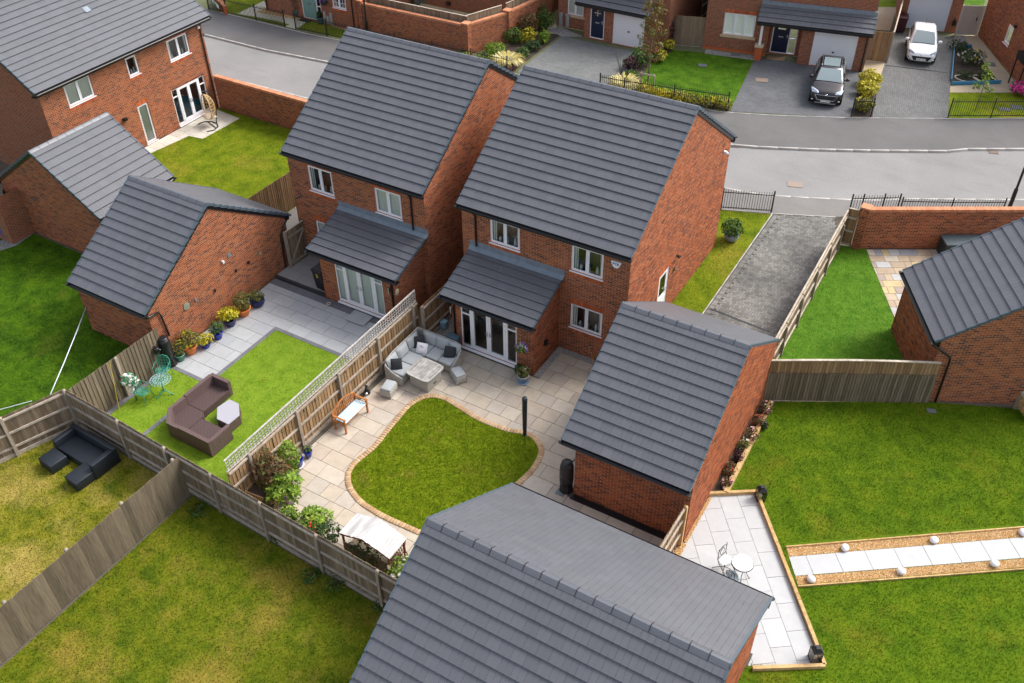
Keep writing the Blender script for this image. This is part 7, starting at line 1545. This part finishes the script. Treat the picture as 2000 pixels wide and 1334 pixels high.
# ---- front gardens across the road
def grassy(label, p, r, h, mat, n=240, seed=1):
    t = thing('ornamental_grass', label, 'plant', p); rs = np.random.RandomState(seed); V = []
    for i in range(n):
        a = rs.uniform(0, 2 * np.pi); o = np.array([np.cos(a), np.sin(a), 0]); L = rs.uniform(.6, 1.1); s = np.array([-o[1], o[0], 0]) * .035; base = o * rs.uniform(0, .12); pts = [base + o * r * L * f + np.array([0, 0, h * (1.9 * f - 1.5 * f * f) * L]) for f in (0, .35, .7, 1.0)]
        for k in range(3): w0, w1 = (1, 1, .7, .1)[k], (1, 1, .7, .1)[k + 1]; V += [pts[k] - s * w0, pts[k] + s * w0, pts[k + 1] + s * w1, pts[k + 1] - s * w1]
    V = np.array(V); link('leaves', raw_mesh('leaves', V, np.arange(len(V)).reshape(-1, 4), mat), t); stems(t, [((0, 0, 0), (0, 0, h * .4))], .05); return t
grassy('spiky cream variegated plant beside the top centre drive', G(990, 130), 1.05, 1.0, M_leafV, 260, 1); grassy('spiky cream variegated plant under the young tree', G(1218, 174), 1.0, 1.0, M_leafV, 260, 2)
FG = [('round dark red and green shrub against the cranked wall', 1030, 72, .85, 1.5, M_leafR, 700), ('upright green shrub beside the cranked wall, behind the red one', 1052, 50, .6, 1.6, M_leafG, 420), ('clipped round green shrub on a short stem below the window', 1066, 62, .62, 1.3, M_leafG, 520), ('dark green shrub at the bend of the cranked wall', 1003, 84, .75, 1.1, M_leafG, 480), ('yellow tipped shrub in the middle of the top centre bed', 1032, 84, .7, .9, M_leafY, 300), ('small cream green shrub on the drive edge of the top centre bed', 1062, 84, .45, .8, M_leafL, 240), ('grey green shrub below the cream green one', 1040, 98, .6, .6, M_leafD, 260), ('fresh green mound along the foot of the cranked wall', 966, 104, .8, .6, M_leafL, 380), ('lime green mound behind the long railing', 945, 124, .75, .5, M_leafL, 360), ('small green shrub beside the spiky plant', 1022, 112, .5, .6, M_leafG, 240), ('purple brown low plant below the spiky plant', 993, 142, .5, .5, M_leafP, 200),
      ('lime green shrub behind the long railing, left part', 905, 112, .5, .4, M_leafL, 200),
      ('round purple shrub by the drive under the young tree', 1230, 135, .5, .75, M_leafP, 320), ('bright green shrub beside the trunk of the young tree', 1252, 128, .75, 1.1, M_leafG, 480), ('green and pink shrub right of the young tree', 1280, 118, .55, .8, M_leafO, 300), ('yellow shrub along the lush lawn, upper end', 1305, 98, .45, .7, M_leafY, 260), ('yellow shrub along the lush lawn, lower end', 1290, 120, .45, .7, M_leafY, 260), ('dark purple shrub in front of the tall board panel', 1302, 88, .55, 1.5, M_leafP, 420), ('green mound in front of the spiky plant near the young tree', 1232, 158, .5, .6, M_leafG, 240)]
for i, (lab, px, py, r, h, m_, n) in enumerate(FG): shrub(lab, G(px, py), r * .85, h, m_, .085, n, 70 + i)
HD = [(1258, 186), (1290, 194), (1322, 200), (1352, 205), (1382, 209), (1408, 212)]
t = thing('low_hedge', 'low yellow and green hedge along the railing of the lush lawn', 'hedge', G(1335, 202)); o0 = G(1335, 202); cr = []
for (px, py) in HD: p = G(px, py) - o0; cr.append((p.x, p.y, .3, .62, .42, .32, 260))
foliage('foliage', cr[:3], .075, M_leafY, t, 91); foliage('foliage', cr[2:], .075, M_leafO, t, 92); foliage('new_growth', [(x, y, z + .12, a, b_, c * .8, 130) for x, y, z, a, b_, c, n in cr], .07, M_leafY, t, 93)
for i, (px, py, r, h, lab) in enumerate(((1697, 166, .75, .85, 'large yellow shrub between the two drives, nearest the path'), (1690, 186, .72, .8, 'yellow shrub in the middle of the strip between the two drives'), (1686, 216, .65, .7, 'yellow green shrub behind the very short railing'))): shrub(lab, G(px, py), r * .8, h, M_leafY if i < 2 else M_leafO, .08, 520, 95 + i, fl=M_leafY, fln=160, fls=.08)
# rose bed
shrub('rose bush with white, pink and yellow blooms in the blue edged bed', G(1895, 125), .8, .8, M_leafD, .07, 500, 101, 'rose_bush', 'rose bush', M_petW, 26, fls=.10); shrub('grey green low shrub at the top of the blue edged bed', G(1873, 97), .7, .5, M_leafD, .07, 300, 102); shrub('small dark plant inside the left pale ring of the blue edged bed', G(1885, 152), .45, .4, M_leafD, .06, 180, 103, 'plant', 'plant'); shrub('small dark plant inside the right pale ring of the blue edged bed', G(1920, 152), .42, .4, M_leafD, .06, 170, 104, 'plant', 'plant')
foliage('flower', [(0, 0, .5, .7, .7, .35, 10)], .10, M_petP, bpy.data.objects['rose_bush'], 105, .9); foliage('flower', [(0, 0, .5, .6, .6, .35, 8)], .09, M_leafY, bpy.data.objects['rose_bush'], 106, .9)
M_bluepaint = plain('blue_edging_paint', (.04, .22, .38), .5, .08); t = thing('bed_edging', 'bright blue timber edging around the rose bed', 'edging', G(1858, 167))
o0 = G(1858, 167); 
for a, b_ in (((1858, 166), (1954, 163)), ((1857, 160), (1863, 95)), ((1880, 94), (1897, 93))):
    p, q = G(*a) - o0, G(*b_) - o0; d = (q - p); n = max(1, int(d.length / .16)); 
    for k in range(n): c = p + d * ((k + .5) / n); MB().box(c + Vector((0, 0, .10)), (d.length / n * .94, .05, .20), math.atan2(d.y, d.x)).build('log_stake', M_bluepaint, t)
for (px, py, lab) in ((1887, 155, 'pale ring of edging around the left plant of the rose bed'), (1922, 155, 'pale ring of edging around the right plant of the rose bed')):
    c = G(px, py); o = MB().tube([(.62 * math.cos(a), .42 * math.sin(a), .05) for a in [2 * math.pi * i / 20 for i in range(20)]], .035, 5, True).build('ring_edging', plain('pale_ring', (.6, .55, .42), .8)); o.location = c; tag(o, lab, 'edging')
shrub('magenta flowering plant at the upper right edge', G(1992, 186), .62, .75, M_leafG, .07, 200, 107, 'flowering_plant', 'flowers', M_petM, 200, fls=.09)
# young trees
t = thing('young_tree', 'slim young tree with reddish leaves staked in front of the top centre drive', 'tree', G(1263, 181), 0)
MB().tube([(0, 0, 0), (.02, .03, 1.5), (0, .05, 3.2), (.05, .05, 5.0)], [.06, .05, .035, .015], 7).build('trunk', M_bark, t); m = MB(); rs = random.Random(4); cr = []
for i in range(22):
    z = 1.8 + i * .15; a = i * 2.4; L = (.95 - .028 * i) * rs.uniform(.6, 1.1); e = (L * math.cos(a), L * math.sin(a), z + L * .75); m.tube([(0, .04, z), (e[0] * .5, e[1] * .5, z + L * .3), e], [.02, .014, .005], 4); cr.append((e[0] * .9, e[1] * .9, e[2] - .05, .27, .27, .24, 34)); cr.append((e[0] * .5, e[1] * .5, e[2] - L * .4, .22, .22, .2, 20))
m.build('branch', M_bark, t); foliage('crown', cr[::2] + cr[1::4], .075, M_leafO, t, 111); foliage('crown', cr[1::3] + cr[2::5], .075, leaf_mat('leaf_red_young', (.18, .05, .02), (.30, .10, .04), (.16, .16, .05)), t, 112)
st = thing('tree_stake', 'pair of wooden stakes with crossbar holding the young tree', 'stake', G(1263, 184)); 
for sx in (-.38, .38): MB().tube([(sx, -.05, 0), (sx, -.05, 1.25)], .04, 7).build('stake', M_post, st)
MB().bar((-.45, -.12, 1.2), (.45, -.12, 1.2), .03, .08).build('crossbar', M_railw, st); MB().lathe([(.07, -.06), (.07, .06)], 8, (0, .0, 1.2)).build('tie', M_black, st)
t = thing('young_tree', 'thin sapling with lime leaves behind the upper right railing', 'tree', G(1904, 217)); MB().tube([(0, 0, 0), (.03, .05, .9), (0, .1, 2.0), (-.1, .1, 2.6)], [.03, .025, .018, .008], 6).build('trunk', M_bark, t); foliage('crown', [(0, .1, 1.5, .35, .3, .3, 60), (.35, .1, 1.25, .25, .2, .2, 40), (-.3, .1, 1.3, .25, .2, .2, 34), (-.15, .1, 2.4, .22, .2, .25, 50), (0, .1, 2.0, .3, .25, .25, 60)], .07, M_leafL, t, 121)
t = thing('bare_shrub', 'thin twiggy bare shrub beside the left spiky plant on the drive', 'shrub', G(1212, 150)); m = MB(); rs = random.Random(9)
for i in range(10): a = rs.uniform(0, 6.28); m.tube([(0, 0, 0), (.15 * math.cos(a), .15 * math.sin(a), .7), (.4 * math.cos(a), .4 * math.sin(a), 1.4)], [.014, .01, .005], 4)
m.build('twig', M_gtwig, t)
for lab, px, py in (('teal pot with a small standard tree left of the green door', 581, 33), ('teal pot right of the green door', 627, 46)): potted(lab, G(px, py), .24, .42, (.04, .13, .15), M_leafD, .34 if px == 581 else .2, 1.5 if px == 581 else .4, .06, 300, int(px))
potted('grey pot with a shrub on the buff paved yard', G(815, 9), .3, .45, (.12, .13, .13), M_leafD, .4, .6, .06, 260, 131)
t = thing('hanging_basket', 'hanging basket beside the green door', 'hanging basket', GY(632, 4, 44.85)); foliage('foliage', [(0, 0, 0, .3, .25, .2, 160)], .05, M_leafD, t, 5); foliage('flower', [(0, 0, .05, .3, .26, .18, 40)], .06, M_petV, t, 6, .9); MB().lathe([(.05, -.2), (.22, 0)], 10).build('basket', M_metal, t)
# ================================================================== cars
def car(label, p, rz, L, W, H, paint, roofm, plate, suv=False):
    t = thing('parked_car', label, 'car', p, rz); hl = L / 2; hw = W / 2
    gc = .20 if not suv else .24; belt = .93 if not suv else 1.02
    # stations: y, half width, bottom z, top z
    S = [(-hl, .66, .34, .56), (-hl + .05, .80, .22, .68), (-hl + .22, .93, gc, .77), (-hl + .55, .985, gc, .84), (-hl + .95, 1.0, gc, belt - .04), (-hl + 1.2, 1.0, gc, belt), (0, 1.0, gc, belt + .02), (hl - .9, 1.0, gc, belt + .05), (hl - .35, .96, gc + .04, belt + .06), (hl - .08, .88, .32, belt + .02), (hl, .78, .42, belt - .12)]
    if suv: S = [(y, w, b, tt + (.06 if i < 5 else 0)) for i, (y, w, b, tt) in enumerate(S)]
    m = MB(); K = 12; vs = []
    for y, w, b, tt in S:
        w *= hw; half = [(0, b), (w * .86, b), (w * .985, b + .10), (w, b + (tt - b) * .55), (w * .975, tt - .09), (w * .90, tt - .01), (w * .5, tt + .025), (0, tt + .035)]
        ring = half + [(-x, z) for x, z in half[-2:0:-1]]; vs += [(x, y, z) for x, z in ring]
    k = 14; fs = [(i * k + j, i * k + (j + 1) % k, (i + 1) * k + (j + 1) % k, (i + 1) * k + j) for i in range(len(S) - 1) for j in range(k)] + [tuple(range(k - 1, -1, -1)), tuple((len(S) - 1) * k + j for j in range(k))]
    m.add(vs, fs); body = m.build('body', paint, t, True); sub = body.modifiers.new('sub', 'SUBSURF'); sub.levels = 1; sub.render_levels = 2
    # greenhouse
    yb0, yb1 = -hl + 1.05, hl - .16; yr0, yr1 = -hl + 1.85, hl - .62; zb, zr = belt - .01, H - .03; wb, wr = hw * .90, hw * .66
    lv = [(0, yb0, yb1, wb), (.5, yb0 * .5 + yr0 * .5 - .02, yb1 * .6 + yr1 * .4 + .06, wb * .55 + wr * .45 + .02), (.9, yr0 - .05, yr1 + .06, wr + .05), (1.0, yr0 + .06, yr1 - .06, wr - .04)]
    g = MB(); vs = []
    for f, a, b_, w in lv:
        z = zb + (zr - zb) * f; c = (a + b_) / 2; vs += [(-w * .92, a, z), (w * .92, a, z), (w, a + .35 * (1 - .3 * f), z), (w, c, z), (w, b_ - .3, z), (w * .9, b_, z), (-w * .9, b_, z), (-w, b_ - .3, z), (-w, c, z), (-w, a + .35 * (1 - .3 * f), z)]
    k = 10; fs = [(i * k + j, i * k + (j + 1) % k, (i + 1) * k + (j + 1) % k, (i + 1) * k + j) for i in range(3) for j in range(k)] + [tuple(3 * k + j for j in range(k))]
    g.add(vs, fs); g.build('roof', roofm, t, True)
    gl = N('car_glass'); gm = gl.set((.20, .25, .26), .04, .9); gm.name = 'car_glass'  # base colour lightened: part of the sky's reflection is painted in
    V = lambda i, j: Vector(vs[i * k + j])
    def gpane(A, B, C, D, ins, name):
        A, B, C, D = map(Vector, (A, B, C, D)); n = (B - A).cross(D - A).normalized(); ctr = (A + B + C + D) / 4
        if n.dot(ctr - Vector((0, 0, zb))) < 0: n = -n
        q = [x + (ctr - x) * ins + n * .012 for x in (A, B, C, D)]; MB().face(q).build(name, gm, t)
    # windscreen in two bands so it follows the curve
    w0a, w0b = V(0, 0), V(0, 1); w1a, w1b = V(1, 0), V(1, 1); w2a, w2b = V(2, 0), V(2, 1); up = Vector((0, -.012, .014)); ins = .94
    MB().add([w0a * 1 + up + Vector((.05, 0, .02)), w0b + up + Vector((-.05, 0, .02)), w1b + up + Vector((-.045, 0, 0)), w1a + up + Vector((.045, 0, 0)), w2b + up + Vector((-.05, 0, -.01)), w2a + up + Vector((.05, 0, -.01))], [(0, 1, 2, 3), (3, 2, 4, 5)]).build('windscreen', gm, t, True)
    for sx in (1, -1):
        X = lambda v: Vector((v.x * sx, v.y, v.z)); a0, a1, a2 = V(0, 2), V(0, 3), V(0, 4); b0, b1, b2 = V(2, 2), V(2, 3), V(2, 4); o = Vector((sx * .012, 0, .004))
        for (p0, p1, q1, q0) in ((a0, a1, b1, b0), (a1, a2, b2, b1)):
            P = [X(p0.lerp(q0, .08).lerp(p1.lerp(q1, .08), .04)), X(p1.lerp(q1, .08).lerp(p0.lerp(q0, .08), .05)), X(p1.lerp(q1, .5).lerp(p0.lerp(q0, .5), .05)) + Vector((sx * .035, 0, 0)), X(p1.lerp(q1, .93).lerp(p0.lerp(q0, .93), .05)), X(p0.lerp(q0, .93).lerp(p1.lerp(q1, .93), .04)), X(p0.lerp(q0, .5).lerp(p1.lerp(q1, .5), .04)) + Vector((sx * .035, 0, 0))]
            P = [p_ + o for p_ in P]; MB().add(P, [(0, 1, 2, 5), (5, 2, 3, 4)]).build('side_window', gm, t)
    MB().add([V(0, 5) + Vector((-.06, .012, .05)), V(0, 6) + Vector((.06, .012, .05)), V(2, 6) + Vector((.06, .02, -.03)), V(2, 5) + Vector((-.06, .02, -.03))], [(0, 1, 2, 3)]).build('rear_window', gm, t)
    M_ty = plain('tyre', (.012, .012, .012), .8); R0 = .31 if not suv else .34
    for sx in (-1, 1):
        for y in (-hl + .78, hl - .72):
            o = MB().lathe([(R0 * .62, -.10), (R0 * .97, -.10), (R0, -.06), (R0, .06), (R0 * .97, .10), (R0 * .62, .10)], 22).build('wheel', M_ty, t, True); o.location = (sx * (hw - .10), y, R0); o.rotation_euler = (0, math.pi / 2 * sx, 0)
            MB().lathe([(0, .085), (R0 * .2, .095), (R0 * .62, .07), (R0 * .62, -.08)], 14).build('rim', M_steel, o)
            q = MB().lathe([(R0 * 1.14, -.02), (R0 * 1.14, .004), (0, .004)], 22).build('wheel_arch', M_black, t); q.location = (sx * (hw * .995), y, R0 + .02); q.rotation_euler = (0, math.pi / 2 * sx, 0)
        mm = MB().ell((0, 0, 0), (.12, .07, .085), 10, 7); o = mm.build('door_mirror', paint, t, True); o.location = (sx * (hw + .09), -hl + 1.38, belt + .07); MB().bar((sx * (hw - .08), -hl + 1.4, belt + .02), (sx * (hw + .05), -hl + 1.38, belt + .05), .05).build('mirror_arm', M_black, t)
        # headlight: wedge that wraps from the nose into the wing
        hz = (.66 if not suv else .76); hp = [(sx * hw * .50, -hl + .055, hz - .02), (sx * hw * .86, -hl + .20, hz - .04), (sx * hw * .955, -hl + .46, hz + .10), (sx * hw * .80, -hl + .32, hz + .115), (sx * hw * .55, -hl + .115, hz + .06)]
        hp = [Vector(q) + Vector((sx * .015, -.035, .03)) for q in hp]; hb = [q + Vector((-sx * .04, .09, -.02)) for q in hp]; h = MB(); h.add(hp + hb, [(0, 1, 2, 3, 4)] + [(i, (i + 1) % 5, 5 + (i + 1) % 5, 5 + i) for i in range(5)]); h.build('headlight', plain('headlight_glass', (.30, .34, .40) if not suv else (.55, .62, .70), .08, .2, 30), t)
        f = MB(); fz = .40; f.add([(sx * hw * .62, -hl + .0, fz - .06), (sx * hw * .86, -hl + .11, fz - .03), (sx * hw * .90, -hl + .16, fz + .13), (sx * hw * .78, -hl + .06, fz + .02)], [(0, 1, 2, 3)]); o = f.build('fog_recess', M_black, t); o.location = (0, -.045, 0)
        MB().ell((sx * hw * .80, -hl - .01 + .04, fz + .0), (.055, .03, .03), 8, 6).build('fog_light', plain('fog_glass', (.75, .75, .72), .2), t)
    gz = .45 if not suv else .56; g = MB(); a = .34 * W; tpr = .72; g.add([(-a * tpr, -hl - .035, gz - .13), (a * tpr, -hl - .035, gz - .13), (a, -hl - .005, gz + .12), (-a, -hl - .005, gz + .12), (-a * tpr, -hl + .1, gz - .13), (a * tpr, -hl + .1, gz - .13), (a, -hl + .12, gz + .12), (-a, -hl + .12, gz + .12)], [(0, 1, 2, 3), (3, 2, 6, 7), (0, 3, 7, 4), (1, 5, 6, 2), (0, 4, 5, 1)]); g.build('grille', M_black, t)
    MB().tube([(-a, -hl - .01, gz + .13), (0, -hl - .05, gz + .135), (a, -hl - .01, gz + .13)], .014, 5).build('grille_trim', M_steel if suv else paint, t)
    if suv:
        MB().tube([(-a, -hl - .01, gz + .12), (-a * tpr, -hl - .045, gz - .13), (a * tpr, -hl - .045, gz - .13), (a, -hl - .01, gz + .12)], .012, 5).build('grille_trim', M_steel, t); MB().box((0, -hl - .03, .27), (W * .62, .04, .045)).build('skid_plate', M_steel, t)
        for sx in (-1, 1): MB().tube([(sx * (wr - .06), yr0 + .1, zr), (sx * (wr - .06), yr0 + .2, zr + .05), (sx * (wr - .06), yr1 - .2, zr + .05), (sx * (wr - .06), yr1 - .1, zr)], .022, 6).build('roof_rail', M_steel, t)
        MB().box((0, (yr0 + yr1) / 2 - .1, zr + .006), (wr * 1.5, 1.15, .012)).build('sunroof', gm, t)
    else:
        MB().tube([(0, yr1 - .3, zr), (0, yr1 - .15, zr + .28)], .008, 5).build('aerial', M_black, t)
    pz = gz - (.05 if not suv else .17); pl = MB().box((0, -hl - .06, pz), (.52, .012, .115)).build('number_plate', plain('plate_white', (.80, .80, .76), .4), t); lettering(plate, .105, Matrix.Translation((0, -hl - .068, pz)) @ FRONT, plain('plate_ink', (.02, .02, .02), .5), pl)
    lo = MB().tube([(.06 * math.cos(q), -hl - .02, gz + .16 + .035 * math.sin(q)) for q in [2 * math.pi * i / 16 for i in range(16)]], .01, 5, True); lo.tube([(-.028, -hl - .02, gz + .13), (-.02, -hl - .025, gz + .16), (.02, -hl - .025, gz + .16), (.028, -hl - .02, gz + .19)], .008, 4); lo.build('badge', M_steel, t)
    MB().tube([(-wb * .8, yb0 - .01, zb + .035), (0, yb0 - .04, zb + .06), (wb * .7, yb0 + .0, zb + .03)], .012, 4).build('wiper', M_black, t)
    return t
P_dark = plain('dark_metallic_paint', (.022, .017, .020), .18, .05, metal=.35); P_white = plain('white_car_paint', (.80, .81, .83), .2, .02)
for m_ in (P_dark, P_white): m_.node_tree.nodes['Principled BSDF'].inputs['Coat Weight'].default_value = .6
c = Vector((-9.63, 48.93, 0)); f = Vector((math.sin(R_(12.5)), -math.cos(R_(12.5)), 0)); car('dark metallic car with silver roof rails parked nose to the road', c - f * 2.12, R_(12.5), 4.16, 1.74, 1.55, P_dark, P_dark, 'YT18 OOM', True)
c = Vector((-6.36, 57.05, 0)); car('small white hatchback in front of the pale garage door', c - f * 1.85, R_(11.8), 3.67, 1.66, 1.50, P_white, P_white, 'CM67 UVT')
